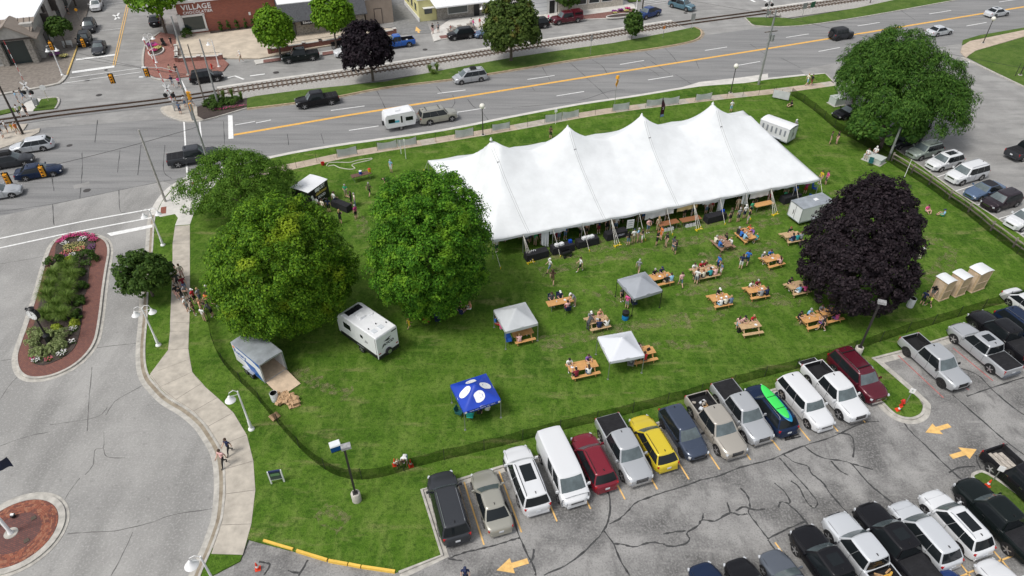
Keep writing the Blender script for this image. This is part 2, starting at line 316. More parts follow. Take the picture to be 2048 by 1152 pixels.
m_grass = multi('mown_lawn',[((.068,.140,.015),0,0,0,0,None),((.112,.195,.028),.42,.42,.60,.85,None),((.036,.090,.010),.20,.47,.63,.8,None),((.145,.212,.044),1.2,.49,.64,.75,((1,.4,1),.4)),((.235,.23,.095),.62,.57,.68,.65,((.35,1.5,1),-.5)),((.13,.20,.036),.55,.50,.64,.5,((.12,2.2,1),.55)),((.030,.066,.010),3.5,.48,.64,.6,None),((.118,.215,.030),6,.50,.68,.6,None),((.022,.050,.009),11,.50,.66,.6,None)],.95,.9,.04,14)
m_lawn2 = multi('verge_grass',[((.070,.125,.019),0,0,0,0,None),((.110,.165,.034),.7,.42,.62,.8,None),((.034,.078,.011),.3,.5,.68,.6,None),((.17,.18,.075),1.0,.58,.72,.6,None),((.03,.07,.01),5,.48,.66,.6,None),((.14,.18,.05),8,.52,.70,.5,None)],.95,.7,.15,16)
m_conc = M('pavement_concrete',(.43,.39,.33),.9,var=.22,scale=1.3,bump=.1,detail=8)
m_concl = M('kerb_concrete',(.42,.40,.36),.9,var=.28,scale=2.2,bump=.15,detail=8)
m_concd = M('stained_gutter',(.26,.20,.135),.9,var=.35,scale=1.1,c2=(.36,.32,.25),detail=8)
m_concp = M('pale_concrete',(.56,.54,.50),.9,var=.16,scale=.8,bump=.1,detail=8)
m_ball = M('ballast_stone',(.36,.345,.32),.95,var=.5,scale=9,bump=1.0,detail=6)
m_dirt = M('brown_dirt_wear',(.30,.24,.15),.95,var=.4,scale=1.2)
m_seal = M('crack_sealant',(.05,.05,.05),.8,var=.5,scale=4)
m_white = M('road_paint_white',(.74,.74,.72),.8,var=.18,scale=3.5,detail=8)
m_yel = M('road_paint_yellow',(.78,.44,.10),.8,var=.16,scale=3.5,detail=8)
m_yell = M('faded_lot_paint',(.74,.46,.16),.8,var=.2,scale=3.0,detail=8)
m_redl = M('faded_red_paint',(.40,.13,.12),.85,var=.35,scale=3)
m_mulch = M('bark_mulch',(.062,.047,.040),.95,var=.5,scale=8,bump=.8)
m_rust = M('rusty_rail',(.10,.065,.045),.7,.3,var=.4,scale=3)
m_sleep = M('old_sleeper',(.15,.12,.095),.9,var=.45,scale=2.5)
m_steel = M('worn_steel',(.35,.34,.33),.4,.8)

struct(MB().box((0,600,-.08),(4000,4000,.1)).build('ground',m_asph2))
sheet('main_road',GP([(-900,640),(0,432),(330,362),(700,310),(1200,240),(1700,180),(2300,80),(2700,0),(2500,-120),(1886,0),(1600,45),(1400,72),(1000,140),(490,214),(300,240),(0,262),(-600,330)]),0.0,m_asph)
sheet('plaza_paving',GP([(-900,640),(0,432),(325,362),(350,372),(330,430),(330,700),(470,830),(470,1152),(440,1400),(-1200,1400)]),.004,m_plaza)
sheet('parking_lot',GP([(440,1400),(470,1120),(520,1070),(900,930),(1536,770),(1741,705),(2100,590),(2800,480),(2900,1400)]),.008,m_lot)
sheet('side_parking_lot',GP([(1600,140),(1660,128),(1935,85),(2048,140),(2900,250),(2900,640),(2100,525),(1780,300),(1690,225)]),.012,m_asph2)

# ---- raised lawn of the park
W_KERB = [(312,428),(309,450),(306,500),(300,538),(297,590),(295,638),(291,688),(292,726),(299,751),(312,768),(337,793),(375,816),(405,841),(422,864),(440,894),(449,929),(451,976),(447,1026),(440,1054),(425,1096),(405,1141),(397,1165)]
SW = [(480,1122),(496,1078),(512,1083),(590,1103),(690,1127),(790,1145),(797,1143),(882,1110),(841,979),(909,960),(1004,931),(1149,891),(1249,863),(1381,826),(1536,781),(1668,742),(1700,733)]
PENIN = [(1756,793),(1783,821),(1801,832),(1823,835),(1841,827),(1846,812),(1838,797),(1753,723),(1743,716)]
EAST = [(1805,700),(1898,672),(2048,624),(2190,580),(2100,511),(2048,475),(1996,438),(1911,383),(1843,333),(1786,295),(1740,262),(1700,225),(1680,195),(1668,165),(1650,147)]
NORTH = [(1536,159),(1489,166),(1399,173),(1274,193),(1159,210),(1024,235),(887,262),(727,285),(697,289),(587,307),(480,330),(430,341),(400,347),(372,360),(345,377),(324,402)]
wk = smoothline(GP(W_KERB,LZ),4)
lawn_poly = wk + GP(SW + PENIN + EAST + NORTH,LZ)
struct(MB().prism(lawn_poly,-.02,LZ,bottom=False).build('park_lawn',m_grass))
# kerbs of the park
kb = MB(); strip(kb,wk,0,-.16,-.01,LZ + .03); struct(kb.build('plaza_kerb',m_concl))
kb = MB(); strip(kb,wk,-.163,-.42,0,.014); struct(kb.build('gutter_stain',m_concd))
kb = MB(); strip(kb,wk,-.423,-.78,0,.018); struct(kb.build('gutter_pan',m_concl))
kl = GP([(797,1143),(882,1110),(841,979),(909,960),(1004,931),(1149,891),(1249,863),(1381,826),(1536,781),(1668,742),(1700,733)],LZ)
kb = MB(); strip(kb,kl,.02,-.15,0,LZ + .03); struct(kb.build('parking_kerb',m_concl))
kb = MB(); strip(kb,kl,-.153,-.50,0,.016); struct(kb.build('parking_gutter',m_concl))
pn = smoothline(GP([(1700,735),(1728,764)] + PENIN,LZ),5)[:-5] + [G(1743,716,LZ)]
kb = MB(); strip(kb,pn,.02,-.18,0,LZ + .03); strip(kb,pn,-.183,-.55,0,.02); struct(kb.build('island_kerb',m_concl))
kl2 = GP([(1743,716),(1805,700),(1898,672),(2048,624),(2186,581)],LZ)
kb = MB(); strip(kb,kl2,.02,-.16,0,LZ + .031); strip(kb,kl2,-.163,-.7,0,.017); struct(kb.build('parking_kerb',m_concl))
ke = GP([(2186,579),(2100,511),(2048,475),(1996,438),(1911,383),(1843,333),(1786,295),(1740,262),(1700,225),(1680,195),(1668,165),(1650,147)],LZ)
kb = MB(); strip(kb,ke,.02,-.16,0,LZ + .02); struct(kb.build('side_lot_kerb',m_concl))
kn = smoothline(GP([(1650,147)] + NORTH + [(312,428)],LZ),3)
kb = MB(); strip(kb,kn,.02,-.18,-.01,LZ + .02); strip(kb,kn,-.183,-.75,0,.011); struct(kb.build('road_kerb',m_concp))
struct(MB().prism(GP([(1340,182),(1399,174),(1489,167),(1536,160),(1536,147),(1489,154),(1399,164)]),0,.006).build('road_shoulder',m_concp))
# ---- pavements, slab by slab
def slabs(name,pairs,z,mat,gap=.02,h=.05):
    r = MB(); root = None
    for i in range(len(pairs) - 1):
        a,b = pairs[i]; c,d = pairs[i + 1]
        a,b,c,d = G(*a,z),G(*b,z),G(*c,z),G(*d,z)
        m = (a + b + c + d)/4; q = [m + (p - m)*(1 - gap/max(.3,(p - m).length)) for p in (a,b,d,c)]
        mb = MB().prism([p - m for p in q],-h,.012 + rnd.uniform(0,.004),bottom=False)
        if root is None:
            base = [G(*p[0],z) for p in pairs] + [G(*p[1],z) for p in reversed(pairs)]
            root = struct(MB().prism([(p.x,p.y) for p in base],z - .05,z + .004,bottom=False).build(name,M('joint_dark',(.12,.11,.10),.95)))
        o = mb.build('slab',mat,root,loc=(m.x,m.y,z))
    return root
slabs('pavement',[((350,452),(380,450)),((345,488),(380,486)),((345,520),(380,518)),((344,556),(380,553)),((342,600),(380,598)),((340,646),(379,645)),((340,663),(378,662)),((336,700),(377,697)),((300,748),(380,718)),((320,774),(385,744)),((352,799),(403,767)),((388,822),(435,795)),((416,853),(467,825)),((440,891),(494,870)),((450,938),(507,922)),((452,988),(511,980)),((443,1050),(503,1048)),((422,1108),(486,1110))],LZ,m_conc)
struct(MB().prism(GP(W_KERB[8:20],LZ) + GP([(486,1110),(503,1048),(511,980),(507,922),(490,865),(430,795),(385,745),(330,725),(305,742)],LZ),LZ - .05,LZ + .003,bottom=False).build('pavement_bed',m_conc))
# corner pavement by the crossing
cp = MB().prism(GP([(313,428),(324,404),(345,379),(372,362),(400,350),(432,343),(470,336),(480,345),(440,358),(410,392),(388,425),(380,449),(350,451),(356,436),(350,428),(320,434)],LZ),LZ - .05,LZ + .014,bottom=False)
struct(cp.build('corner_pavement',m_concp))
m_tact = M('red_tactile_paving',(.22,.075,.05),.85,var=.2,scale=8)
struct(MB().prism(GP([(322,415),(333,413),(332,427),(321,428)],LZ),LZ,LZ + .022).build('tactile_paving',m_tact))
struct(MB().prism(GP([(382,366),(410,356),(412,359),(384,370)],LZ),LZ,LZ + .022).build('tactile_paving',m_tact))
NS = [(480,345),(587,326),(697,303),(860,277),(1024,250),(1199,219),(1399,194),(1536,179),(1600,171),(1665,162)]
na = smoothline(GP(NS,LZ),4); nb = offset(na,-1.55); prs = []
cum = [0]
for i in range(1,len(na)): cum.append(cum[-1] + (na[i] - na[i - 1]).length)
def at_len(pts,d):
    for i in range(1,len(pts)):
        if cum[i] >= d: t = (d - cum[i - 1])/(cum[i] - cum[i - 1]); return pts[i - 1].lerp(pts[i],t)
    return pts[-1]
base = struct(MB().prism(na + nb[::-1],LZ - .05,LZ + .004,bottom=False).build('road_pavement',MC['joint_dark']))
m_tan = M('tan_pavement',(.45,.37,.29),.9,var=.2,scale=1.2,detail=8); d = 0; k = 0
while d < cum[-1] - 1.6:
    q = [at_len(na,d + .01),at_len(na,d + 1.79),at_len(nb,d + 1.79),at_len(nb,d + .01)]; mid = sum(q,Vector((0,0)))/4
    MB().prism([p - mid for p in q],-.03,.012,bottom=False).build('slab',m_tan if rnd.random() < .7 else m_conc,base,loc=(mid.x,mid.y,LZ)); d += 1.8
# ---- median with railway verge
MED = [(494,216),(594,204),(674,192),(768,174),(907,157),(1024,139),(1184,113),(1319,94),(1384,81),(1401,70),(1400,60),(1388,54)]
MEDT = [(1330,66),(1225,86),(1110,102),(1024,115),(900,137),(768,163),(600,180),(510,192),(494,196)]
struct(MB().prism(GP(MED + MEDT,LZ),-.02,LZ,bottom=False).build('median_lawn',m_lawn2))
kb = MB(); strip(kb,smoothline(GP(MED,LZ),3),.01,-.2,-.01,LZ + .02); struct(kb.build('median_kerb',M('sandy_kerb',(.42,.32,.21),.9,var=.3,scale=1.5)))
kb = MB(); strip(kb,smoothline(GP(MED,LZ),3),-.203,-.6,0,.008); struct(kb.build('median_gutter',m_concd))
struct(MB().prism(GP([(494,216),(410,240),(395,232),(394,214),(420,203),(494,196)],LZ),-.02,LZ,bottom=False).build('mulch_bed',m_mulch))
struct(MB().prism(smoothline(GP([(410,240),(370,243),(335,233),(321,220),(330,212),(380,208),(394,214),(395,232)],LZ),3),-.02,LZ,bottom=False).build('corner_pavement',m_conc))
kb = MB(); strip(kb,smoothline(GP([(494,216),(410,240),(370,243),(335,233),(320,219)],LZ),4),.01,-.2,-.01,LZ + .02); struct(kb.build('median_kerb',m_concl))
MED2 = [(1491,35),(1500,44),(1515,51),(1598,51),(1736,31),(1886,4),(2050,-25),(2050,-60),(1786,0),(1708,17),(1586,37),(1545,34)]
struct(MB().prism(GP(MED2,LZ),-.02,LZ,bottom=False).build('median_lawn',m_lawn2))
kb = MB(); strip(kb,smoothline(GP(MED2[:7],LZ),3),.01,-.2,-.01,LZ + .02); struct(kb.build('median_kerb',m_concl))
# small grass island by the west crossing
ISL = [(66,221),(83,198),(112,195),(115,205),(108,217)]
struct(MB().prism(GP([(-60,236),(0,229),(40,220),(40,212),(0,221),(-60,226)],LZ),-.02,LZ,bottom=False).build('verge_lawn',m_lawn2))
struct(MB().prism(GP(ISL,LZ),-.02,LZ,bottom=False).build('verge_lawn',m_lawn2))
kb = MB(); strip(kb,smoothline(GP(ISL[1:],LZ),3),.01,.25,-.01,LZ + .02); struct(kb.build('verge_kerb',m_concl))
struct(MB().prism(GP([(40,222),(66,222),(82,198),(75,196),(50,205)],LZ),-.02,LZ - .01,bottom=False).build('crossing_pavement',m_concp))
struct(MB().prism(GP([(-60,300),(-20,268),(40,248),(55,247),(45,262),(80,256),(78,264),(40,283),(-40,310)],LZ),-.02,LZ,bottom=False).build('corner_pavement',m_conc))
# right-hand lawn and its path
struct(MB().prism(GP([(1934,114),(1950,102),(2048,74),(2400,10),(2600,200),(2300,235),(2048,172)],LZ),-.02,LZ,bottom=False).build('corner_lawn',m_lawn2))
struct(MB().prism(GP([(1932,116),(1921,104),(1924,92),(1940,82),(2048,60),(2420,0),(2420,8),(2048,73),(1952,101),(1938,110)],LZ),-.02,LZ + .012,bottom=False).build('corner_path',m_tan))
struct(MB().prism(GP([(1924,90),(1926,80),(1960,70),(2048,55),(2420,-6),(2420,0),(2048,60),(1945,80)],LZ),-.02,LZ,bottom=False).build('corner_verge',m_lawn2))
kb = MB(); strip(kb,GP([(1926,114),(2048,172),(2300,236)],LZ),0,-.3,-.01,LZ + .03); struct(kb.build('corner_kerb',m_concl))
# ---- railway
rc = [G(-250,278),G(0,245),G(125,227),G(325,203),G(512,175),G(768,138.5),G(1024,99),G(1179,76),G(1356,48.5),G(1536,24),G(1708,0),G(1900,-28)]
rl = smoothline(rc,8)
cum = [0]
for i in range(1,len(rl)): cum.append(cum[-1] + (rl[i] - rl[i - 1]).length)
b0 = next(i for i,p in enumerate(rl) if p.x > G(430,188).x); b1 = next(i for i,p in enumerate(rl) if p.x > G(1352,49).x); b2 = next(i for i,p in enumerate(rl) if p.x > G(1530,25).x)
for seg in (rl[b0:b1 + 1],rl[b2:]):
    kb = MB(); a = offset(seg,1.7); b = offset(seg,-4.2)
    for i in range(len(seg) - 1): kb.quad((b[i].x,b[i].y,.09),(b[i + 1].x,b[i + 1].y,.09),(a[i + 1].x,a[i + 1].y,.05),(a[i].x,a[i].y,.05))
    struct(kb.build('ballast_bed',m_ball))
    kb = MB(); strip(kb,seg,1.75,2.35,0,.06); struct(kb.build('track_edge_kerb',m_concp))
tr = struct(MB().box((0,0,0),(.01,.01,.01)).build('railway_track',m_rust))
for s in (-.72,.72):
    kb = MB(); strip(kb,rl,s - .05,s + .05,.0,.20); strip(kb,rl,s - .09,s - .055,.0,.10); kb.build('rail',m_rust,tr)
sm = MB().box((0,0,0),(.24,2.5,.12)).mesh('sleeper',m_sleep); d = cum[b0]
while d < cum[-1] - 1:
    if not (cum[b1] < d < cum[b2]):
        p = at_len(rl,d); q = at_len(rl,d + .3); mk('sleeper',sm,tr,(p.x,p.y,.075 + rnd.uniform(0,.02)),ang(p,q) + rnd.uniform(-.03,.03))
    d += .68 if d < cum[b1] else .75
kb = MB(); strip(kb,rl[:b0 + 1],-1.5,1.5,0,.012); struct(kb.build('level_crossing',m_asph))
# ---- north side paved areas
struct(MB().prism(GP([(512,130),(542,124),(642,111),(760,96),(760,91),(642,104),(542,117),(508,122)]),0,.12).build('shop_pavement',m_concp))
m_bpave = M('brick_paving',(.25,.115,.09),.9,var=.35,scale=5,detail=8)
m_bpave2 = M('brick_paving_dark',(.20,.10,.085),.9,var=.35,scale=5,detail=8)
struct(MB().prism(smoothline(GP([(322,66),(305,80),(293,94),(289,130),(300,150),(326,158),(350,157),(447,143),(446,118),(356,126),(356,95),(348,70)]),2),-.01,.12).build('corner_brick_paving',m_bpave))
kb = MB(); strip(kb,smoothline(GP([(322,65),(304,79),(292,93),(288,130),(299,151),(325,160),(362,160)]),4),0,-.3,0,.14); struct(kb.build('street_kerb',m_concl))
m_cour = M('courtyard_paving',(.50,.43,.34),.9,var=.2,scale=.6,detail=8)
struct(MB().prism(GP([(356,124),(352,75),(370,70),(530,50),(600,70),(740,53),(790,60),(790,72),(642,95),(520,118),(446,118)]),-.01,.135).build('courtyard_paving',m_cour))
struct(MB().prism(GP([(126,165),(134,152),(156,92),(168,50),(185,-10),(120,-10),(120,30),(60,90),(20,130),(-60,150),(-60,200),(0,190),(100,172)]),-.01,.12).build('corner_pavement',M('dark_slate_paving',(.20,.175,.15),.9,var=.3,scale=2.5)))
kb = MB(); strip(kb,smoothline(GP([(-60,200),(0,191),(100,173),(125,165),(136,151)]),3),0,.5,0,.14); struct(kb.build('street_kerb',m_concl))
kb = MB(); strip(kb,GP([(136,151),(157,92),(166,62)]),0,.2,0,.14); struct(kb.build('yellow_kerb',M('kerb_yellow',(.62,.44,.16),.8,var=.2)))
struct(MB().prism(GP([(868,84),(882,80),(962,69),(1079,52),(1174,40),(1219,38),(1262,35),(1275,26),(1268,10),(1240,0),(900,40),(862,66)]),-.01,.12).build('shop_pavement',m_concp))
struct(MB().prism(GP([(882,79),(960,68),(960,63),(878,73)]),.1,.126).build('brick_band',m_bpave2))
struct(MB().prism(GP([(1060,52),(1174,39),(1219,37),(1262,34),(1268,18),(1172,31),(1060,47)]),.1,.128).build('brick_band',m_bpave2))
struct(MB().prism(GP([(645,112),(700,103),(700,98),(645,106)]),.1,.126).build('brick_band',m_bpave2))
struct(MB().prism(GP([(527,127),(600,117),(600,112),(527,121)]),.1,.126).build('brick_band',m_bpave2))
sheet('alley',GP([(862,66),(795,70),(770,0),(740,-40),(800,-40),(838,0)]),.01,M('alley_asphalt',(.20,.20,.195),.9,var=.25,scale=1.5))
# ---- planted island with clock, and the flagpole circle
IO = [(150,469),(182,471),(207,481),(215,502),(209,540),(203,580),(197,630),(188,678),(170,708),(140,733),(100,750),(62,753),(42,740),(36,715),(42,690),(56,650),(75,590),(90,535),(105,492),(125,474)]
io = smoothline(GP(IO,LZ),4,True); io = io if sum(io[i - 1].x*io[i].y - io[i].x*io[i - 1].y for i in range(len(io))) > 0 else io[::-1]
BED = [(155,470),(186,474),(191,490),(187,513),(180,530),(175,576),(166,601),(164,640),(155,683),(140,706),(107,725),(80,731),(63,721),(59,696),(65,663),(76,621),(90,563),(100,535),(110,510),(113,490),(127,477)]
def brickmat(name,c1,c2,mort,sx,sy,rot=0.):
    m = bpy.data.materials.new(name); m.use_nodes = True; n = m.node_tree.nodes; L = m.node_tree.links; b = n['Principled BSDF']; b.inputs['Roughness'].default_value = .9
    mp = n.new('ShaderNodeMapping'); mp.inputs['Rotation'].default_value = (0,0,rot); L.new(n.new('ShaderNodeNewGeometry').outputs['Position'],mp.inputs[0])
    bt = n.new('ShaderNodeTexBrick'); bt.inputs['Scale'].default_value = 1; bt.inputs['Brick Width'].default_value = sx; bt.inputs['Row Height'].default_value = sy; bt.inputs['Mortar Size'].default_value = .012
    bt.inputs['Color1'].default_value = tuple(c1) + (1,); bt.inputs['Color2'].default_value = tuple(c2) + (1,); bt.inputs['Mortar'].default_value = tuple(mort) + (1,); L.new(mp.outputs[0],bt.inputs[0])
    nz = n.new('ShaderNodeTexNoise'); nz.inputs['Scale'].default_value = 1.2; nz.inputs['Detail'].default_value = 6; mx = n.new('ShaderNodeMix'); mx.data_type = 'RGBA'; mx.blend_type = 'MULTIPLY'; mx.inputs[0].default_value = .8
    r = n.new('ShaderNodeMapRange'); r.inputs[3].default_value = .6; r.inputs[4].default_value = 1.25; L.new(nz.outputs[0],r.inputs[0]); L.new(bt.outputs[0],mx.inputs[6]); L.new(r.outputs[0],mx.inputs[7]); L.new(mx.outputs[2],b.inputs['Base Color']); return m
m_ibrick = brickmat('island_brick',(.22,.085,.06),(.16,.062,.05),(.10,.07,.06),.24,.12,.6)
struct(MB().prism(io,-.01,LZ + .02,bottom=False).build('island_brick_paving',m_ibrick))
kb = MB(); strip(kb,io,.0,-.2,-.01,LZ + .05,True); strip(kb,io,-.203,-.5,0,.02,True); struct(kb.build('island_kerb',m_concl))
struct(MB().prism(smoothline(GP(BED,LZ),4,True),LZ,LZ + .06,bottom=False).build('flower_bed',m_mulch))
CC = Vector((-31.85,23.94)); CR = 3.08
circ = [CC + Vector((math.cos(a),math.sin(a)))*CR for a in np.linspace(0,2*math.pi,65)[:-1]]
kb = MB(); strip(kb,circ,.62,.22,-.01,.12,True); strip(kb,circ,.217,0,0,.03,True); struct(kb.build('circle_kerb',m_concl))
root = struct(MB().prism([CC + (p - CC)*((CR - .62)/CR) for p in circ],-.01,.10,bottom=False).build('circle_brick_paving',brickmat('circle_brick',(.20,.075,.06),(.13,.055,.05),(.08,.06,.055),.22,.11,.35)))
rb = MB(); rr = CR - .66
for ring in range(9):
    n = int(2*math.pi*rr/(.22 if ring < 8 else .12)); off = rnd.random()
    for k in range(n):
        a0 = 2*math.pi*(k + off)/n; a1 = a0 + 2*math.pi/n*.93; r1 = rr - .095
        h = .112 + rnd.uniform(0,.006)
        rb.add([(CC.x + r*math.cos(a),CC.y + r*math.sin(a),z) for z in (.1,h) for r,a in ((rr,a0),(rr,a1),(r1,a1),(r1,a0))],[(4,5,6,7),(0,1,5,4),(1,2,6,5),(2,3,7,6),(3,0,4,7)],rnd.choice((0,0,1,2)))
    rr -= .105
struct(rb.build('ring_bricks',[M('ring_brick',(.27,.095,.058),.9,var=.2,scale=4),M('ring_brick_dark',(.17,.066,.05),.9),M('ring_brick_pale',(.32,.14,.085),.9)],root),'stuff')
# ---- painted markings
def paint(name,mat,quads=(),lines=(),z=.02):
    mb = MB()
    for q in quads: mb.prism(GP(q),.001,z)
    for pts,w in lines: strip(mb,GP(pts),-w/2,w/2,.001,z)
    return struct(mb.build(name,mat))
paint('centre_line',m_yel,lines=[([(468,271),(700,231),(1000,183),(1300,135),(1536,98),(1800,55),(2050,14),(2300,-27)],.14)])
for dd in (0,):
    mb = MB(); cl = GP([(468,271),(700,231),(1000,183),(1300,135),(1536,98),(1800,55),(2050,14),(2300,-27)]); strip(mb,offset(cl,.32),-.07,.07,.001,.02); strip(mb,cl,.08,.22,.001,.017); struct(mb.build('centre_line',m_yel))
for a,b in [((512,246),(542,240)),((662,221),(729,212)),((875,187),(931,180)),((1055,159),(1109,151)),((1240,129),(1288,121)),((1410,101),(1454,94)),((1572,75),(1617,68)),((1715,52),(1759,45)),((1858,28),(1902,21)),((1998,4),(2040,-2)),
             ((698,261),(757,252)),((912,225),(971,216)),((1113,192),(1168,183)),((1296,160),(1346,152)),((1475,131),(1520,123)),((1637,103),(1680,95)),((1933,52),(1973,45)),((470,250),(510,243))]:
    paint('lane_dash',m_white,lines=[([a,b],.15)])
paint('stop_bar',m_white,[[(456,231),(465,231),(467,277),(457,278)]])
paint('crossing_line',m_white,lines=[([(368,243),(376,375)],.18)]); paint('crossing_line',m_white,lines=[([(399,241),(411,360)],.18)])
paint('crossing_line',m_white,lines=[([(0,477),(62,464),(180,440),(310,417)],.2)]); paint('crossing_line',m_white,lines=[([(0,496),(120,470),(230,449),(305,435)],.2)])
paint('stop_bar',m_white,[[(214,467),(305,449),(305,455),(222,472)]])
paint('crossing_line',m_white,lines=[([(125,167),(282,144)],.15)]); paint('crossing_line',m_white,lines=[([(140,156),(282,136)],.15)])
paint('stop_bar',m_white,[[(144,143),(229,131),(229,135),(144,147)]]); paint('stop_bar',m_white,[[(152,118),(231,108),(230,111),(152,121)]])
paint('street_centre_line',m_yell,lines=[([(226,131),(254,8),(262,-40)],.12)]); paint('street_centre_line',m_yell,lines=[([(230,131),(258,8),(266,-40)],.12)])
paint('parking_tick',m_white,lines=[([(200,62),(243,57)],.12)]); paint('parking_tick',m_white,lines=[([(214,9),(255,4)],.12)])
paint('road_symbol',m_white,lines=[([(226,30),(240,37)],.35),([(238,26),(230,40)],.35)])
paint('crossing_line',m_white,lines=[([(362,161),(376,188)],.25)])
paint('road_symbol',m_white,lines=[([(455,156),(470,152),(488,159)],.3),([(500,152),(530,148)],.35)])
for k,y0 in enumerate((0,3,7)): paint('parking_tick',m_white,lines=[([(1285,4 + y0*1.0),(1345,-4 + y0)],.12)])
paint('crossing_line',m_white,lines=[([(1495,-4),(1510,4)],.5)]); paint('crossing_line',m_white,lines=[([(1520,-3),(1536,3)],.5)])
SD = R(-72)
for e in [(968,1090),(1043,1065),(1114,1043),(1181,1018),(1250,999),(1315,979),(1378,959),(1439,939),(1501,920),(1560,901),(1620,882),(1676,863),(1730,845)]:
    g = G(*e); mb = MB(); strip(mb,[g - Vector((math.cos(SD),math.sin(SD)))*4.9,g],-.05,.05,.009,.024); struct(mb.build('stall_line',m_yell))
for a,b in [((1796,711),(1887,796)),((1906,696),(1986,762)),((1918,768),(1938,780))]: paint('stall_line',m_redl,lines=[([a,b],.09)])
for a,b in [((1880,1075),(1936,1147)),((1952,1062),(2006,1124)),((1936,1146),(2040,1106)),((1936,1147),(1850,1180)),((2006,1124),(2040,1165)),((1550,1085),(1590,1140)),((1936,1147),(1975,1200))]: paint('stall_line',m_yell,lines=[([a,b],.1)],z=.0245)
for tail,tip in [((1056,1122),(993,1141)),((1899,851),(1851,865)),((1902,914),(1953,899))]:
    a,b = G(*tail),G(*tip); d = (b - a).normalized(); s = Vector((-d.y,d.x)); L_ = (b - a).length; h = a + d*L_*.5
    struct(MB().prism([a + s*.18,a - s*.18,h - s*.18,h - s*.52,b,h + s*.52,h + s*.18],.009,.026).build('lane_arrow',m_yell))
a,b = G(838,66),G(834,57); d = (b - a).normalized(); s = Vector((-d.y,d.x))
struct(MB().prism([a + s*.18,a - s*.18,a + d - s*.18,a + d - s*.5,b + d,a + d + s*.5,a + d + s*.18],.009,.026).build('lane_arrow',m_yell))
for a,b in [((1858,343),(1880,335)),((1874,354),(1915,341)),((1911,382),(1960,367)),((1951,411),(1985,401)),((1996,438),(2035,426)),((2035,470),(2060,463)),((1812,306),(1850,296))]: paint('stall_line',m_white,lines=[([a,b],.1)])
paint('crossing_line',m_white,lines=[([(1918,128),(1943,123)],.25)])
# ---- sealed cracks
def cracks(name,lst,w,z,mat=m_seal):
    mb = MB()
    for pts in lst:
        q = smoothline(GP(pts),5); q = [p + Vector((rnd.uniform(-.02,.02),rnd.uniform(-.02,.02))) for p in q]
        ribbon(mb,q,w,z + rnd.uniform(0,.0025),jit=.55)
    o = struct(mb.build(name,mat),'stuff'); o['label'] = {'sealed_cracks': 'dark sealed cracks across the asphalt'}.get(name,'fine dark cracks and joints in paving'); return o
cracks('sealed_cracks',[[(1211,973),(1219,995),(1219,1030),(1208,1060),(1180,1092),(1140,1126),(1088,1150)],
 [(1219,1048),(1240,1037),(1258,1020),(1270,1007),(1290,998),(1330,984),(1375,970),(1400,961),(1440,951),(1480,935),(1536,921),(1575,905),(1610,891),(1650,879),(1691,862)],
 [(1024,1024),(1034,1060),(1050,1100),(1066,1130),(1072,1152)],[(1208,1062),(1228,1090),(1240,1120),(1260,1152)],
 [(1228,1087),(1250,1090),(1270,1094),(1300,1085),(1325,1088),(1340,1093),(1370,1088),(1379,1078),(1374,1066),(1395,1052),(1405,1040),(1430,1042),(1455,1028),(1465,1026),(1480,1030),(1495,1028)],
 [(1326,1068),(1350,1064),(1372,1062)],[(1481,976),(1495,992),(1500,1014),(1497,1025),(1515,1050),(1536,1078)],[(1454,1005),(1460,1025)],[(1405,1040),(1406,1026)],[(1472,1022),(1488,1014),(1510,1020),(1530,1018)],
 [(1558,915),(1580,940),(1605,966),(1625,990),(1635,1006),(1627,1016),(1612,1002),(1598,975),(1582,962)],[(1565,908),(1590,925),(1615,932),(1622,946),(1645,965),(1655,980),(1680,1010),(1700,1032)],
 [(1608,892),(1640,914),(1685,922),(1705,930),(1735,965),(1765,990),(1785,1006)],[(1705,928),(1730,935),(1745,939)],[(1670,866),(1700,870),(1708,890),(1706,915)],[(1662,922),(1678,940),(1697,951)],
 [(1800,836),(1822,864),(1850,890),(1890,930),(1930,965)],[(1549,966),(1570,985),(1580,1006),(1562,1004),(1556,1015)],[(1576,1008),(1600,1030),(1625,1062)],[(1536,1078),(1570,1060),(1610,1043)],[(1536,1080),(1550,1100)],
 [(1916,735),(1955,750),(1985,780),(2020,810),(2048,830)],[(1933,793),(1985,775),(2048,755)],[(1905,790),(1940,820),(1990,864),(2015,885),(2048,910)],[(1690,862),(1730,845),(1757,843)],[(2015,888),(1980,902)],[(1952,910),(1955,925),(1965,945)],[(1897,945),(1920,935),(1950,933)],
 [(897,1118),(920,1108),(960,1098),(1000,1088),(1024,1080),(1040,1076)],[(897,1118),(925,1122)],[(1068,1098),(1066,1115),(1060,1125)],
 [(616,1120),(597,1152)],[(518,1124),(540,1129),(528,1150)],[(575,1142),(597,1146)]],.105,.012)
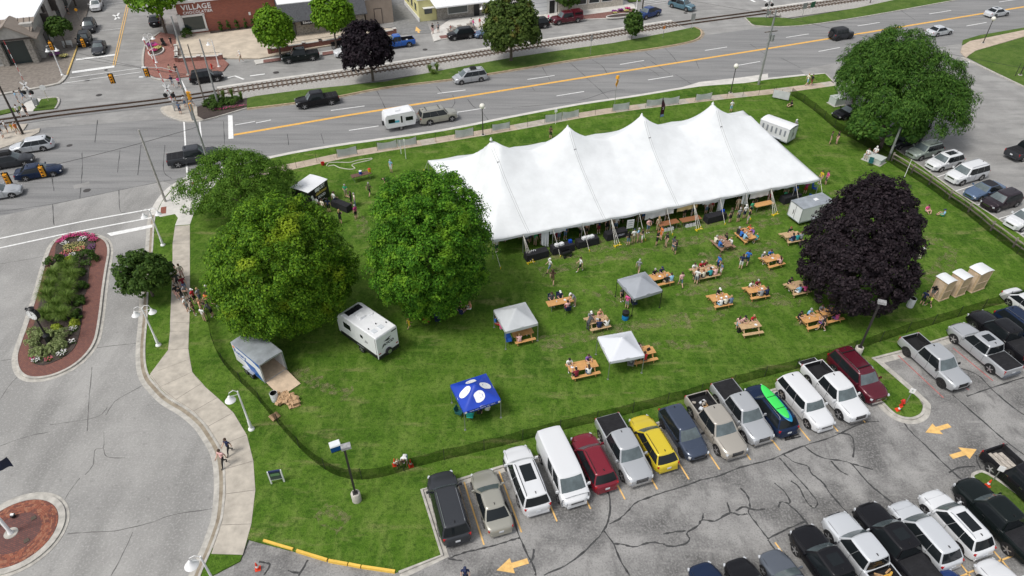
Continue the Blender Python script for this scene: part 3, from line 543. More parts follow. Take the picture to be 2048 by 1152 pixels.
cracks('road_cracks',[[(1139,125),(1160,143),(1180,162),(1200,180),(1218,198)],[(1185,120),(1205,133),(1216,150)],[(1330,97),(1345,112),(1356,128)],[(1351,149),(1370,160),(1388,172)],[(1290,104),(1312,119)],[(1280,127),(1310,145),(1318,152)],[(1300,121),(1340,148)],[(1390,117),(1398,137)],[(753,181),(763,200),(772,220)],[(642,267),(648,288)],[(873,173),(885,188)],[(960,218),(977,241)],[(905,190),(910,205),(900,220)],[(164,305),(165,330),(163,360),(160,397)],[(330,290),(327,340),(343,357)],[(282,290),(276,350)],[(240,300),(235,345)],[(104,355),(108,382)],[(195,240),(190,285)],[(447,243),(449,287)],[(575,268),(577,290)],[(1060,170),(1070,182)],[(1085,135),(1100,160)],[(1500,88),(1530,108)],[(1560,115),(1600,135)],[(1800,20),(1830,40)],
 [(0,423),(100,409),(160,397),(250,378),(330,362)],[(935,198),(950,215),(970,214)],[(105,408),(108,450)],[(238,380),(240,420),(250,425)],[(1024,215),(1150,203),(1220,182),(1250,180)]],.07,.0035)
cracks('plaza_joints',[[(190,696),(240,690),(285,686)],[(-60,730),(0,722),(35,716)],[(184,735),(178,800),(175,862)],[(290,768),(260,785),(230,803),(212,830)],[(135,1068),(185,1064),(230,1062),(300,1046),(345,1030),(430,1017)],[(265,1065),(250,1100),(222,1152)],[(160,956),(145,975),(130,998)],[(0,528),(60,518),(100,510)],[(0,800),(20,770),(48,740)],[(100,850),(190,835),(215,815)],[(208,864),(207,895),(190,900),(186,930),(170,950)],[(207,895),(215,914),(250,916)],[(0,892),(60,872),(100,864)]],.05,.0075,M('old_joint',(.12,.115,.11),.95))
for px,py,rr_ in [(174,381,.4),(139,291,.35),(198,190,.4),(174,160,.4),(552,145,.45),(850,99,.4),(1371,26,.35),(212,140,.25)]:
    g = G(px,py); struct(MB().lathe([(rr_,.002),(rr_,.014)],16,(g.x,g.y,0)).build('manhole_cover',M('cast_iron',(.075,.07,.068),.7,.4,var=.3,scale=10)))
struct(MB().prism(GP([(146,371),(178,363),(181,372),(148,378)]),0,.006).build('road_patch',m_asph2))

# ---- trodden grass
m_wear = M('worn_grass',(.24,.22,.11),.95,var=.25,scale=3); nt = m_wear.node_tree; n = nt.nodes; nz = n.new('ShaderNodeTexNoise'); nz.inputs['Scale'].default_value = 1.6; nz.inputs['Detail'].default_value = 8; nz.inputs['Roughness'].default_value = .75
nt.links.new(n.new('ShaderNodeNewGeometry').outputs['Position'],nz.inputs['Vector']); mr = n.new('ShaderNodeMapRange'); mr.inputs[1].default_value = .46; mr.inputs[2].default_value = .68; mr.inputs[4].default_value = .75; nt.links.new(nz.outputs[0],mr.inputs[0])
ms = n.new('ShaderNodeMixShader'); tr_ = n.new('ShaderNodeBsdfTransparent'); nt.links.new(mr.outputs[0],ms.inputs[0]); nt.links.new(tr_.outputs[0],ms.inputs[1]); nt.links.new(n['Principled BSDF'].outputs[0],ms.inputs[2]); nt.links.new(ms.outputs[0],n['Material Output'].inputs[0])
mb = MB()
for k,(pts,w) in enumerate([([(1165,580),(1190,588),(1215,600),(1235,612)],.5),([(1205,575),(1225,588),(1240,603)],.5),([(1390,632),(1415,622),(1432,607)],.6),([(1420,640),(1440,630),(1455,618)],.8),([(1060,520),(1200,492),(1350,458),(1500,425),(1620,400)],1.8),([(1080,545),(1250,510),(1400,478),(1560,440)],1.2),([(1400,520),(1480,505),(1560,490)],1.6),([(1350,590),(1450,565),(1550,545)],1.3),([(1080,690),(1180,670),(1280,650),(1380,640)],1.6),([(1840,470),(1900,500),(1880,540),(1850,560)],1.5),([(590,740),(640,770),(700,790)],1.3),([(690,400),(720,440),(730,470)],1.2),([(1660,390),(1760,370),(1830,400)],1.0),([(640,1020),(690,1050)],1.2),([(1250,700),(1330,690),(1420,690)],1.0),([(1480,600),(1560,600),(1600,610)],1.6)]): ribbon(mb,smoothline(GP(pts,LZ),6),w,LZ + .004 + k*.0012,jit=.4)
o = struct(mb.build('trodden_grass',m_wear),'stuff'); o['label'] = 'yellowed trodden tracks in the lawn'
# ================================================================ VEHICLES
m_glass = M('car_glass',(.012,.015,.017),.05,0,spec=.35)
m_glassl = M('windscreen_glass',(.10,.125,.13),.08,0,var=.35,scale=1.3,obj=True,spec=.7)
m_tyre = M('tyre_rubber',(.018,.018,.019),.85)
m_rim = M('alloy_rim',(.50,.50,.51),.3,.8); m_rimd = M('dark_rim',(.05,.05,.052),.4,.6)
m_blk = M('black_trim',(.014,.014,.015),.5); m_mat = M('bed_liner',(.020,.020,.022),.85,spec=.15,var=.3,scale=3,obj=True)
m_chr = M('chrome',(.62,.62,.63),.18,1.0); m_hl = M('headlight_lens',(.62,.64,.66),.12,.2); m_tl = M('tail_light_red',(.38,.012,.014),.2)
m_plate = M('number_plate',(.62,.64,.66),.5)
def paintm(name,c,metal=.0,rough=.24): dk = max(c) < .1; return M('car_paint_' + name,c,rough,metal,coat=.12 if dk else .5,spec=.22 if dk else .45)
PAINT = dict(white=paintm('white',(.64,.65,.66)),black=paintm('black',(.010,.010,.012)),silver=paintm('silver',(.46,.475,.49),.35,.3),grey=paintm('grey',(.11,.125,.15),.25),dgrey=paintm('dark_grey',(.045,.048,.054),.2),navy=paintm('navy',(.014,.026,.062),.2),blue=paintm('blue',(.012,.10,.42),.2),teal=paintm('teal',(.10,.19,.24),.3),red=paintm('red',(.20,.012,.025),.2),maroon=paintm('maroon',(.10,.010,.020),.2),yellow=paintm('yellow',(.62,.48,.03),.1),beige=paintm('beige',(.36,.35,.30),.35,.3),tan=paintm('tan',(.42,.39,.34),.3,.3),sage=paintm('sage',(.30,.35,.31),.2),slate=paintm('slate_blue',(.10,.15,.24),.3),brown=paintm('brown',(.035,.026,.032),.3),green=paintm('dark_green',(.008,.012,.012),.1),bluegrey=paintm('blue_grey',(.055,.072,.11),.3),lsilver=paintm('light_silver',(.60,.62,.64),.25,.3),midblue=paintm('mid_blue',(.012,.04,.16),.2))
# L, W, H, belt, hood front z, cowl x, roof front x, roof rear x, rear base x, rear deck z, wheel radius, wheelbase, clearance, roof half width
KINDS = dict(
 sedan=(4.85,1.85,1.45,.93,.74,.95,.20,-1.05,-1.80,.97,.335,2.8,.20,.62),
 suv=(4.70,1.89,1.69,1.04,.92,1.10,.45,-1.75,-2.12,1.04,.37,2.75,.24,.66),
 bigsuv=(5.20,2.02,1.88,1.15,1.05,1.30,.70,-2.15,-2.42,1.15,.40,3.0,.27,.74),
 wagon=(4.80,1.84,1.52,.95,.80,1.05,.35,-1.75,-2.20,.97,.34,2.75,.21,.64),
 minivan=(5.10,1.96,1.74,1.04,.86,1.55,.70,-2.00,-2.40,1.04,.345,3.0,.21,.72),
 flex=(5.10,1.93,1.72,1.05,.95,1.15,.72,-2.15,-2.40,1.05,.37,3.0,.22,.74),
 van=(5.55,2.06,2.0,1.18,.98,2.15,1.40,-2.70,-2.80,1.20,.36,3.3,.25,.86),
 jeep=(4.3,1.88,1.84,1.15,1.08,.75,.55,-1.85,-1.98,1.15,.42,2.6,.35,.72),
 pickup=(5.80,2.03,1.92,1.16,1.08,1.38,.78,-.82,-.98,1.13,.41,3.65,.33,.72),
 xcab=(5.80,2.03,1.92,1.16,1.08,1.18,.58,-.52,-.62,1.13,.41,3.65,.33,.72),
 smalltruck=(5.1,1.86,1.75,1.06,.98,1.25,.65,-.72,-.86,1.03,.37,3.1,.28,.66))
CARMESH = {}
def car_meshes(kind,bed):
    key = (kind,bed)
    if key in CARMESH: return CARMESH[key]
    L,W,H,B,HZ,cx,rf,rr,rb,RD,wr,wbs,gz,rw = KINDS[kind]; h = W/2; out = {}
    truck = kind in ('pickup','xcab','smalltruck'); wx = wbs/2; fx = L/2 - .95 if kind != 'van' else L/2 - 1.0
    fx = L/2 - (.93 if not truck else 1.02); rx = fx - wbs
    nz_ = 0. if not truck else .05
    st = [(L/2,.42 + nz_*2,gz + .16,HZ - .20,HZ - .13),(L/2 - .03,.58 + nz_*2,gz + .12,HZ - .16,HZ - .07),(L/2 - .09,.71 + nz_*1.6,gz + .07,HZ - .12,HZ - .02),(L/2 - .19,.81 + nz_*1.3,gz + .04,HZ - .09,HZ + .02),(L/2 - .34,.89 + nz_,gz + .02,HZ - .05,HZ + .05),(L/2 - .58,.955 + nz_/2,gz,HZ - .01,HZ + .085),
          ((L/2 + cx)/2,1.0,gz,(HZ + B)/2 - .04,(HZ + B)/2 + .075),(cx + .05,1.0,gz,B - .03,B + .05),(cx - .4,1.0,gz,B,B + .05)]
    if truck:
        bx = rb - .06
        st += [(bx + .02,1.0,gz,B,B + .04)]
        fl = .72 if bed == 'open' else RD - .015
        st += [(bx,1.0,gz,RD + .02,RD + .02),(bx - .03,1.0,gz,RD + .03,RD + .02)]
        if bed == 'open': st += [(bx - .04,1.0,gz,RD + .03,fl),(-L/2 + .17,.985,gz + .04,RD + .03,fl),(-L/2 + .16,.985,gz + .04,RD + .03,RD + .02)]
        st += [(-L/2 + .10,.975,gz + .06,RD + .03,RD + .02),(-L/2 + .05,.95,gz + .1,RD - .02,RD - .01),(-L/2 + .03,.93,gz + .15,RD - .3,RD - .28)]
    else:
        st += [(rb + .5,1.0,gz,(B + RD)/2,(B + RD)/2 + .03),(max(rb + .02,-L/2 + .45),.985,gz + .02,RD - .01,RD + .02),(-L/2 + .26,.94,gz + .05,RD - .03,RD + .005),(-L/2 + .13,.875,gz + .08,RD - .08,RD - .03),(-L/2 + .05,.78,gz + .12,RD - .16,RD - .10),(-L/2,.62,gz + .18,RD - .34,RD - .30)]
    mb = MB(); vs = []; 
    for x,w,zb,zs,zt in st:
        w *= h; zm = zb + (zs - zb)*.5; rail = .10 if (truck and zt < zs - .15) else None
        half = [(.82*w,zb),(.96*w,zb + .05),(1.0*w,zm),(.985*w,zs - .10),(.955*w,zs - .015)]
        if rail: half += [(.865*w,zs),(.84*w,zt),(.4*w,zt)]
        else: half += [(.90*w,zs + (zt - zs)*.35 + .005),(.72*w,zs + (zt - zs)*.8),(.4*w,zt)]
        ring = half + [(0,zt + (.008 if not rail else 0))] + [(-y,z) for y,z in reversed(half)]
        vs += [(x,y,z) for y,z in ring]
    n = 17; fs = [(i*n + k,(i + 1)*n + k,(i + 1)*n + k + 1,i*n + k + 1) for i in range(len(st) - 1) for k in range(n - 1)]
    fs += [(i*n + n - 1,(i + 1)*n + n - 1,(i + 1)*n,i*n) for i in range(len(st) - 1)]
    fs += [tuple(range(n)),tuple((len(st) - 1)*n + k for k in reversed(range(n)))]
    mi = []
    for i in range(len(st) - 1):
        for k in range(n - 1): mi.append(1 if (truck and bed == 'open' and st[i][4] < .9 and st[i + 1][4] < .9 and 5 <= k <= 10) or (truck and bed == 'open' and abs(st[i][0] - st[i + 1][0]) < .03 and 6 <= k <= 9 and min(st[i][4],st[i + 1][4]) < .9) else 0)
    mi += [0]*(len(st) - 1) + [0,0]
    mb.add(vs,fs); mb.m = mi
    # cabin surface: side 0 front, 1 left, 2 rear, 3 right
    wb_ = h*.955; z0 = B - .03
    def cab(side,a,t,off=0.):
        e = t ** 1.25; hw = wb_ + (rw - wb_)*e + off; xf = cx + (rf - cx)*t + off; xr = rb + (rr - rb)*t - off
        z = z0 + (H - .045 - z0)*t; q = 2*a - 1
        if side == 0: return Vector((xf + .10*(1 - q*q)*(1 - .3*t) - .05*abs(q) ** 8,hw*q*(1 - .03*abs(q) ** 8),z))
        if side == 2: return Vector((xr - .05*(1 - q*q) + .04*abs(q) ** 8,-hw*q*(1 - .03*abs(q) ** 8),z))
        s = 1 if side == 1 else -1; x = xf + (xr - xf)*a if side == 1 else xr + (xf - xr)*a
        return Vector((x - (.05 if 0 else 0),s*hw*(1 - .0*q*q) + s*.025*(1 - q*q) - s*.028*(abs(q) ** 10),z))
    nr = 5; ns = 8; ringn = 4*ns; cv = []
    for j in range(nr + 1):
        t = j/nr
        for s in range(4):
            for i in range(ns): cv.append(cab(s,i/ns,t))
    cen = Vector(((rf + rr)/2,0,0))
    for sc_,dz in ((.955,.03),(.80,.048),(.45,.055)):
        for s in range(4):
            for i in range(ns):
                p = cab(s,i/ns,1); cv.append(Vector((cen.x + (p.x - cen.x)*(1 - (1 - sc_)*.7),p.y*sc_,H - .045 + dz*.9)))
    cf = [(j*ringn + k,j*ringn + (k + 1) % ringn,(j + 1)*ringn + (k + 1) % ringn,(j + 1)*ringn + k) for j in range(nr + 3) for k in range(ringn)]
    cf.append(tuple((nr + 3)*ringn + k for k in range(ringn)))
    o = len(mb.v); mb.v += [tuple(p) for p in cv]; mb.f += [tuple(o + i for i in f) for f in cf]; mb.m += [0]*nr*ringn + [2]*(3*ringn + 1)
    out['body'] = mb.mesh('vehicle_body',[m_blk,m_mat,m_blk],True,38)
    def pane(side,a0,a1,t0,t1,mat,o=.012):
        p = MB(); p.grid(lambda u,v: cab(side,a0 + (a1 - a0)*u,t0 + (t1 - t0)*v,o),5,3); return p.mesh('glass_pane',mat,True)
    out['windshield'] = pane(0,.055,.945,.06,.93,m_glassl)
    out['rear_window'] = pane(2,.05,.95,(.08 if kind != 'van' else .4),.92,m_glass)
    if truck: wins = [(.05,.493),(.50,.955)] if kind != 'xcab' else [(.08,.60),(.62,.93)]
    elif kind == 'van': wins = [(.06,.25),(.29,.46)]
    elif kind == 'sedan': wins = [(.07,.485),(.492,.93)]
    elif kind == 'jeep': wins = [(.08,.38),(.42,.66),(.70,.95)]
    else: wins = [(.04,.362),(.368,.663),(.669,.965)]
    out['side'] = [pane(1,a,b,.05,.92,m_glass) for a,b in wins] + [pane(3,1 - b,1 - a,.05,.92,m_glass) for a,b in wins]
    # wheel arch, wheels
    def arch(x,s):
        p = MB(); pts = [(x + wr*1.2*math.cos(a),wr + wr*1.2*math.sin(a)) for a in np.linspace(-.12,math.pi + .12,15)]
        pts = [(px,max(pz,gz + .01)) for px,pz in pts]
        p.add([(px,s*(h - .12),pz) for px,pz in pts] + [(px,s*(h + .006),pz) for px,pz in pts],[tuple(range(15)),tuple(range(29,14,-1))] + [(i,i + 15,i + 16,i + 1) for i in range(14)]); return p.mesh('wheel_arch',m_blk)
    out['arch'] = [arch(x,s) for x in (fx,rx) for s in (1,-1)]
    out['wheels'] = [(x,s*(h - .105),wr) for x in (fx,rx) for s in (1,-1)]
    # lamps, grille, bumpers, mirrors, plate
    zl = HZ - .16
    def lamp(s): return MB().box((L/2 - .17,s*h*.69,zl - .03),(.18,h*.32,.12 if not truck else .17),rz=-s*.52).mesh('headlight',m_hl)
    out['headlight'] = [lamp(1),lamp(-1)]
    zt = (RD - .16) if truck else B - .13
    out['taillight'] = [MB().box((-L/2 + (.10 if truck else .16),s*h*(.89 if truck else .76),zt),(.12,h*(.12 if truck else .26),.34 if truck else .15),rz=s*(.35 if not truck else .1)).mesh('tail_light',m_tl) for s in (1,-1)]
    g = MB(); gh = .34 if truck else .16; g.box((L/2 - .05,0,zl - (.07 if truck else .08)),(.12,h*.86,gh)); out['grille'] = g.mesh('grille',m_blk)
    g = MB(); g.box((L/2 - .035,0,zl + gh/2 - .03 - (.07 if truck else .08)),(.12,h*.8,.035)); g.box((L/2 - .035,0,zl - .09),(.115,h*.8,.03)); out['grille_bar'] = g.mesh('grille_bar',m_chr)
    g = MB(); zbm = gz + .18; g.box((L/2 - .11,0,zbm),(.24,h*(1.36 if not truck else 1.56),.19),tx=.9,ty=.97); out['front_bumper'] = g.mesh('front_bumper',m_blk)
    g = MB(); g.box((-L/2 + (.05 if truck else .09),0,gz + .2),(.22,h*(1.66 if truck else 1.52),.2),tx=.9,ty=.97); out['rear_bumper'] = g.mesh('rear_bumper',m_blk)
    out['plate'] = MB().box((-L/2 - .012,0,gz + .46),(.02,.31,.16)).mesh('number_plate',m_plate)
    mxp = cx - .22
    def mir(s):
        p = MB(); p.box((mxp,s*(h + .10),B + .10),(.12,.22,.17),tx=.8,ty=.8); p.box((mxp,s*(h - .02),B + .02),(.08,.12,.05)); return p.mesh('mirror',m_blk)
    out['mirror'] = [mir(1),mir(-1)]
    hd = []
    for s in (1,-1):
        for a,b in wins[:2] if kind != 'van' else wins[:1]:
            p = cab(1,b,0); p2 = MB(); p2.box((p.x + .12,s*(h*.995 + .004),B - .12),(.20,.03,.04)); hd.append(p2.mesh('door_handle',m_blk))
    out['handle'] = hd
    # door shut lines
    g = MB()
    cuts = [cab(1,w[0],0).x + .06 for w in wins[:1]] + [cab(1,(wins[i][1] + wins[i + 1][0])/2,0).x for i in range(min(2,len(wins) - 1))] + [cab(1,wins[-1][1],0).x]*(len(wins) == 2)
    for x in cuts:
        for s in (1,-1): g.box((x,s*(h*.998),(B + gz + .08)/2),(.014,.012,B - gz - .2))
    for s in (1,-1): g.box(((cx + L/2 - .3)/2,s*h*.80,(HZ + B)/2 + .045),(L/2 - cx - .5,.012,.02),rot=Matrix.Rotation(-math.atan2(B - HZ,L/2 - cx),3,'Y') if 0 else None)
    out['seam'] = g.mesh('panel_gap',m_blk)
    out['cab'] = cab; CARMESH[key] = out; return out
def wheelmesh(r,dark):
    k = ('w',round(r,3),dark)
    if k in CARMESH: return CARMESH[k]
    t = MB().lathe([(r*.70,-.11),(r*.93,-.12),(r,-.085),(r,.085),(r*.93,.12),(r*.70,.11)],20,axis='Y').mesh('tyre',m_tyre,True,50)
    w = MB(); w.lathe([(r*.72,-.10),(r*.72,.075),(r*.62,.10),(r*.60,.04)],20,axis='Y',mi=1)
    for s_ in (1,-1):
        for i in range(5 if not dark else 6):
            a = i*2*math.pi/(5 if not dark else 6); w.box((math.cos(a)*r*.38,s_*.105,math.sin(a)*r*.38),(r*.66,.03,r*.20),rot=Matrix.Rotation(-a,3,'Y'),mi=0)
        w.lathe([(r*.16,s_*.09),(r*.16,s_*.125)],10,axis='Y',mi=0)
    w = w.mesh('rim',[m_rimd if dark else m_rim,m_blk],True,40); CARMESH[k] = (t,w); return t,w
NAMES = dict(sedan='sedan_car',suv='suv_car',bigsuv='suv_car',wagon='wagon_car',minivan='minivan',flex='suv_car',van='cargo_van',jeep='jeep_car',pickup='pickup_truck',xcab='pickup_truck',smalltruck='pickup_truck')
def car(kind,colr,px,py,head,label,bed=None,rails=0,sunroof=0,roof=None,two=None,drim=False,chrome=False,zg=0.,group='parked cars and trucks',z=.75,cat=None,plate=True,mirrors=True):
    g = G(px,py,z); me = car_meshes(kind,bed); truck = kind in ('pickup','xcab','smalltruck')
    nm = NAMES[kind]; r = thing(nm,label,cat or ('pickup truck' if truck else 'van' if kind in ('van','minivan') else 'car'),(g.x,g.y,zg),head,group)
    P_ = PAINT[colr]; L,W,H,B,HZ,cx,rf,rr,rb,RD,wr,wbs,gz,rw = KINDS[kind]; h = W/2
    body = mk('body',me['body'],r,mats=[P_,None,roof or P_])
    mk('windshield',me['windshield'],r); mk('rear_window',me['rear_window'],r)
    for s in me['side']: mk('side_window',s,r)
    for a in me['arch']: mk('wheel_arch',a,body)
    for x,y,rad in me['wheels']:
        t,w = wheelmesh(rad,drim); wh = mk('wheel',t,r,(x,y,rad)); mk('rim',w,wh)
    for l in me['headlight']: mk('headlight',l,r)
    for l in me['taillight']: mk('tail_light',l,r)
    mk('grille',me['grille'],r); mk('grille_bar',me['grille_bar'],r,mats=[m_chr if chrome or not drim else m_blk])
    mk('front_bumper',me['front_bumper'],r,mats=[m_chr if chrome else (two or P_ if not drim else m_blk)]); mk('rear_bumper',me['rear_bumper'],r,mats=[m_chr if chrome else (two or P_)])
    if plate: mk('number_plate',me['plate'],r)
    for m in me['mirror']: mk('mirror',m,r,mats=[P_ if not drim else m_blk])
    for q in me['handle']: mk('door_handle',q,r,mats=[m_chr if chrome else P_])
    struct(mk('panel_gap',me['seam'],body),'stuff')
    if bed == 'cover':
        x0,x1 = -L/2 + .12,rb - .08; mb = MB(); mb.box(((x0 + x1)/2,0,RD + .045),(x1 - x0,W*.87,.04),tx=.99,ty=.97); c = mb.build('bed_cover',m_mat,r)
        for t in (.33,.66): MB().box((x0 + (x1 - x0)*t,0,RD + .068),(.03,W*.84,.008)).build('cover_seam',m_blk,c)
    if bed == 'cap':
        x0,x1 = -L/2 + .1,rb - .04; mb = MB(); mb.box(((x0 + x1)/2,0,(RD + H)/2 + .02),(x1 - x0,W*.9,H - RD),tx=.97,ty=.84); c = mb.build('bed_cap',P_,r)
        for s in (1,-1): MB().box(((x0 + x1)/2,s*W*.425,(RD + H)/2 + .05),((x1 - x0)*.75,.04,.28),rot=Matrix.Rotation(s*.17,3,'X')).build('cap_window',m_glass,c)
    if rails:
        for s in (1,-1): MB().tube([(rf - .15,s*rw*.86,H - .02),(rf - .3,s*rw*.86,H + .06),(rr + .25,s*rw*.86,H + .06),(rr + .1,s*rw*.86,H - .02)],.022,6).build('roof_rail',m_blk if rails == 1 else m_chr,r)
    if rails == 3 or rails == 4:
        for x in (rf - .5,rr + .6): MB().box((x,0,H + .08),(.07,rw*1.75,.03)).build('crossbar',m_blk,r)
    if sunroof:
        l = (.75 if sunroof == 1 else 1.35); MB().box((rf - .35 - l/2,0,H + .0),(l,rw*1.15,.03),tx=.97,ty=.97).build('sunroof',m_glass,r)
    if kind not in ('van','jeep'): MB().box((rr + .22,0,H + .035),(.2,.05,.08),tx=.4,ty=.4).build('aerial_fin',m_blk,r)
    r['hw'] = h; return r
def local(r,x,y,z=0):
    c,s = math.cos(r.rotation_euler.z),math.sin(r.rotation_euler.z); return Vector((r.location.x + c*x - s*y,r.location.y + s*x + c*y,r.location.z + z))
SH = R(-71.5); SR = SH + math.pi     # noses towards / away from the camera in the parking rows
ROW = 'vehicles parked along the lawn'; ROW2 = 'vehicles parked in the nearest row'; EL = 'vehicles in the side lot'; RD_ = 'vehicles on the main road'; NS_ = 'vehicles by the shops'
car('bigsuv','dgrey',897,1012,SR - .02,'black suv with dark bonnet and chrome-lined rear bumper, leftmost in the parking row',rails=2,chrome=False,group=ROW)
car('sedan','beige',982,998,SR - .02,'beige sedan parked between the black suv and a white suv',group=ROW)
car('bigsuv','white',1052,957,SR - .02,'white suv with large dark sunroof and black rear window',sunroof=2,rails=1,group=ROW)
car('van','white',1124,938,SH,'tall white cargo van facing out of the row',group=ROW,chrome=False)
car('suv','red',1187,921,SR,'dark red suv beside the tall white van',rails=1,group=ROW)
car('pickup','silver',1247,897,SH,'silver pickup with dark bed cover beside the yellow car',bed='cover',group=ROW,chrome=True)
car('wagon','yellow',1306,881,SR,'bright yellow small suv',rails=1,drim=True,group=ROW)
car('suv','bluegrey',1366,862,SH,'blue-grey suv between the yellow car and the tan pickup',drim=True,group=ROW)
p_tan = car('pickup','tan',1431,848,SH,'tan pickup with open bed holding loose junk',bed='open',group=ROW,chrome=True,two=PAINT['beige'])
car('pickup','silver',1483,822,SH,'silver-blue pickup with flat black bed cover',bed='cover',group=ROW,chrome=True)
p_board = car('suv','navy',1541,817,SR,'dark blue suv carrying a green paddleboard on its roof',rails=3,group=ROW)
car('flex','white',1610,803,SH,'boxy white long-roofed suv',group=ROW)
p_wp = car('pickup','white',1669,781,SH,'white pickup with open bed and lowered tailgate',bed='open',group=ROW,chrome=True)
car('bigsuv','maroon',1714,751,SH,'maroon suv with roof bars beside the grass island',rails=4,group=ROW,chrome=True)
car('pickup','silver',1868,722,SH,'silver pickup with empty open bed beyond the grass island',bed='open',drim=True,group=ROW)
car('pickup','silver',1966,697,SR,'grey-silver pickup with black bed cover parked nose to the lawn',bed='cover',sunroof=1,group=ROW,two=PAINT['grey'])
car('pickup','black',2004,670,SR,'black pickup with black bed cover nosed to the lawn',bed='cover',group=ROW)
car('suv','navy',2046,655,SH,'dark navy suv with chrome roof rails at the edge beside the black pickup',rails=2,group=ROW)
car('sedan','white',2062,612,SH,'white car at the edge of the lot close to the black fence',group=ROW)
car('sedan','navy',1440,1200,SR,'dark blue sedan at the bottom of the picture',group=ROW2)
car('sedan','black',1514,1190,SR,'black sedan nose up at the bottom between blue and grey cars',group=ROW2)
car('sedan','grey',1586,1172,SR,'grey sedan beside the black pickup in the nearest row',group=ROW2)
car('pickup','black',1660,1140,SR,'black pickup left of the silver pickup full of firewood',bed='open',sunroof=1,group=ROW2)
p_fire = car('pickup','lsilver',1728,1112,SR,'silver pickup with firewood in its bed',bed='open',group=ROW2,two=PAINT['silver'])
car('pickup','black',1791,1090,SR,'black pickup with flat black bed cover beside the silver wagon',bed='cover',sunroof=1,group=ROW2)
car('suv','lsilver',1848,1067,SR,'pale silver suv with ribbed roof in the nearest row',rails=0,group=ROW2)
car('suv','white',1911,1044,SR,'white suv with black sunroof in the nearest row',sunroof=2,rails=2,group=ROW2)
car('pickup','green',1996,1036,SR,'dark green-black pickup with folding bed cover beside the grass tip',bed='cover',group=ROW2,chrome=True)
car('sedan','white',2036,1192,SR,'white car cut off at the bottom corner',group=ROW2)
car('sedan','midblue',1945,1216,SR,'blue car roof just showing at the bottom edge',group=ROW2)
p_pal = car('pickup','black',2052,966,SH,'black pickup at the edge with pale boards in its bed',bed='open',group=ROW2,chrome=True)
EH = R(203)
car('suv','sage',1850,300,EH,'sage green suv in the side lot',rails=1,group=EL)
car('suv','white',1890,322,EH,'white suv with twin dark sunroof panels in the side lot',sunroof=2,group=EL)
car('bigsuv','white',1934,347,EH,'large white suv with pale roof rails in the side lot',rails=2,group=EL)
car('sedan','slate',1970,378,EH,'slate blue convertible with black soft top',roof=M('soft_top',(.02,.02,.025),.9),group=EL)
car('suv','brown',2004,400,EH,'dark brown suv in the side lot',group=EL)
car('suv','white',2052,437,EH,'white suv cut by the right edge of the side lot',group=EL)
car('pickup','dgrey',2056,300,EH + math.pi,'dark grey pickup rear end at the edge of the side lot',bed='cover',group=EL)
car('suv','dgrey',1808,279,EH,'dark suv half hidden under the big feathery tree',group=EL)
car('sedan','black',1700,222,EH,'black car beneath the big feathery tree behind the utility box',group=EL)
WR,ER = ROAD + math.pi,ROAD
car('pickup','black',634,199,WR,'black pickup with bed cover driving beside the median',bed='cover',group=RD_)
mv = car('minivan','silver',940,152,WR,'silver minivan with black bag on its roof',rails=1,group=RD_)
tow = car('bigsuv','beige',875,231,ER,'gold-grey suv towing the white caravan',rails=3,group=RD_,chrome=True)
car('pickup','dgrey',386,312,ER,'dark blue-grey pickup crossing the junction',bed='cover',group=RD_,chrome=True)
car('sedan','navy',76,340,ER,'navy sedan waiting at the traffic lights',group=RD_)
wg = car('wagon','dgrey',20,319,ER,'dark grey wagon with black roof box at the lights',rails=1,group=RD_)
car('wagon','lsilver',62,289,WR,'silver wagon going away at the left edge',group=RD_)
car('sedan','silver',-8,382,ER,'silver car nose showing at the left edge below the navy sedan',group=RD_)
car('suv','black',412,152,ER,'black suv turning beside the railway crossing',group=RD_)
jp = car('jeep','dgrey',1683,68,ER,'grey off-roader with spare wheel on the back',group=RD_,roof=m_blk,drim=True)
car('sedan','lsilver',1880,60,ER,'white-silver car passing behind the big feathery tree',group=RD_)
car('sedan','lsilver',1995,23,ER,'silver sedan at the far right of the main road',sunroof=1,group=RD_)
sh_ = R(-70)
car('sedan','dgrey',197,93,sh_,'dark grey hatchback driving towards the junction',group=NS_)
car('suv','black',168,77,sh_,'black suv parked at the yellow kerb',group=NS_)
car('suv','dgrey',178,51,sh_,'dark suv parked behind the black suv on the side street',rails=1,group=NS_)
car('suv','white',192,9,sh_,'white suv parked far up the side street',rails=1,group=NS_)
car('sedan','black',309,38,sh_ + math.pi,'black car parked under the street tree',group=NS_)
car('pickup','green',600,111,R(200),'dark green pickup parked by the low brick wall',bed='cover',chrome=True,group=NS_)
car('suv','white',697,101,R(201),'white suv half hidden by the small purple tree',group=NS_)
p_bl = car('xcab','blue',794,84,R(201),'bright blue pickup with open bed behind the small purple tree',bed='open',group=NS_,chrome=True)
car('suv','black',922,67,R(201),'black suv parked outside the white-roofed cafe',rails=1,group=NS_)
car('sedan','slate',975,63,R(201),'blue-grey car nose parked behind the roundish tree',group=NS_)
car('suv','black',1072,47,R(201),'black car parked behind the red pickup',group=NS_)
car('pickup','maroon',1133,36,R(202),'dark red pickup with matching bed cap',bed='cap',group=NS_,chrome=True,two=PAINT['silver'])
car('smalltruck','midblue',1297,25,R(218),'blue pickup parked at an angle near the flower bed',bed='cover',group=NS_)
car('smalltruck','teal',1364,9,R(-45),'teal pickup turning at the top edge',bed='open',group=NS_)
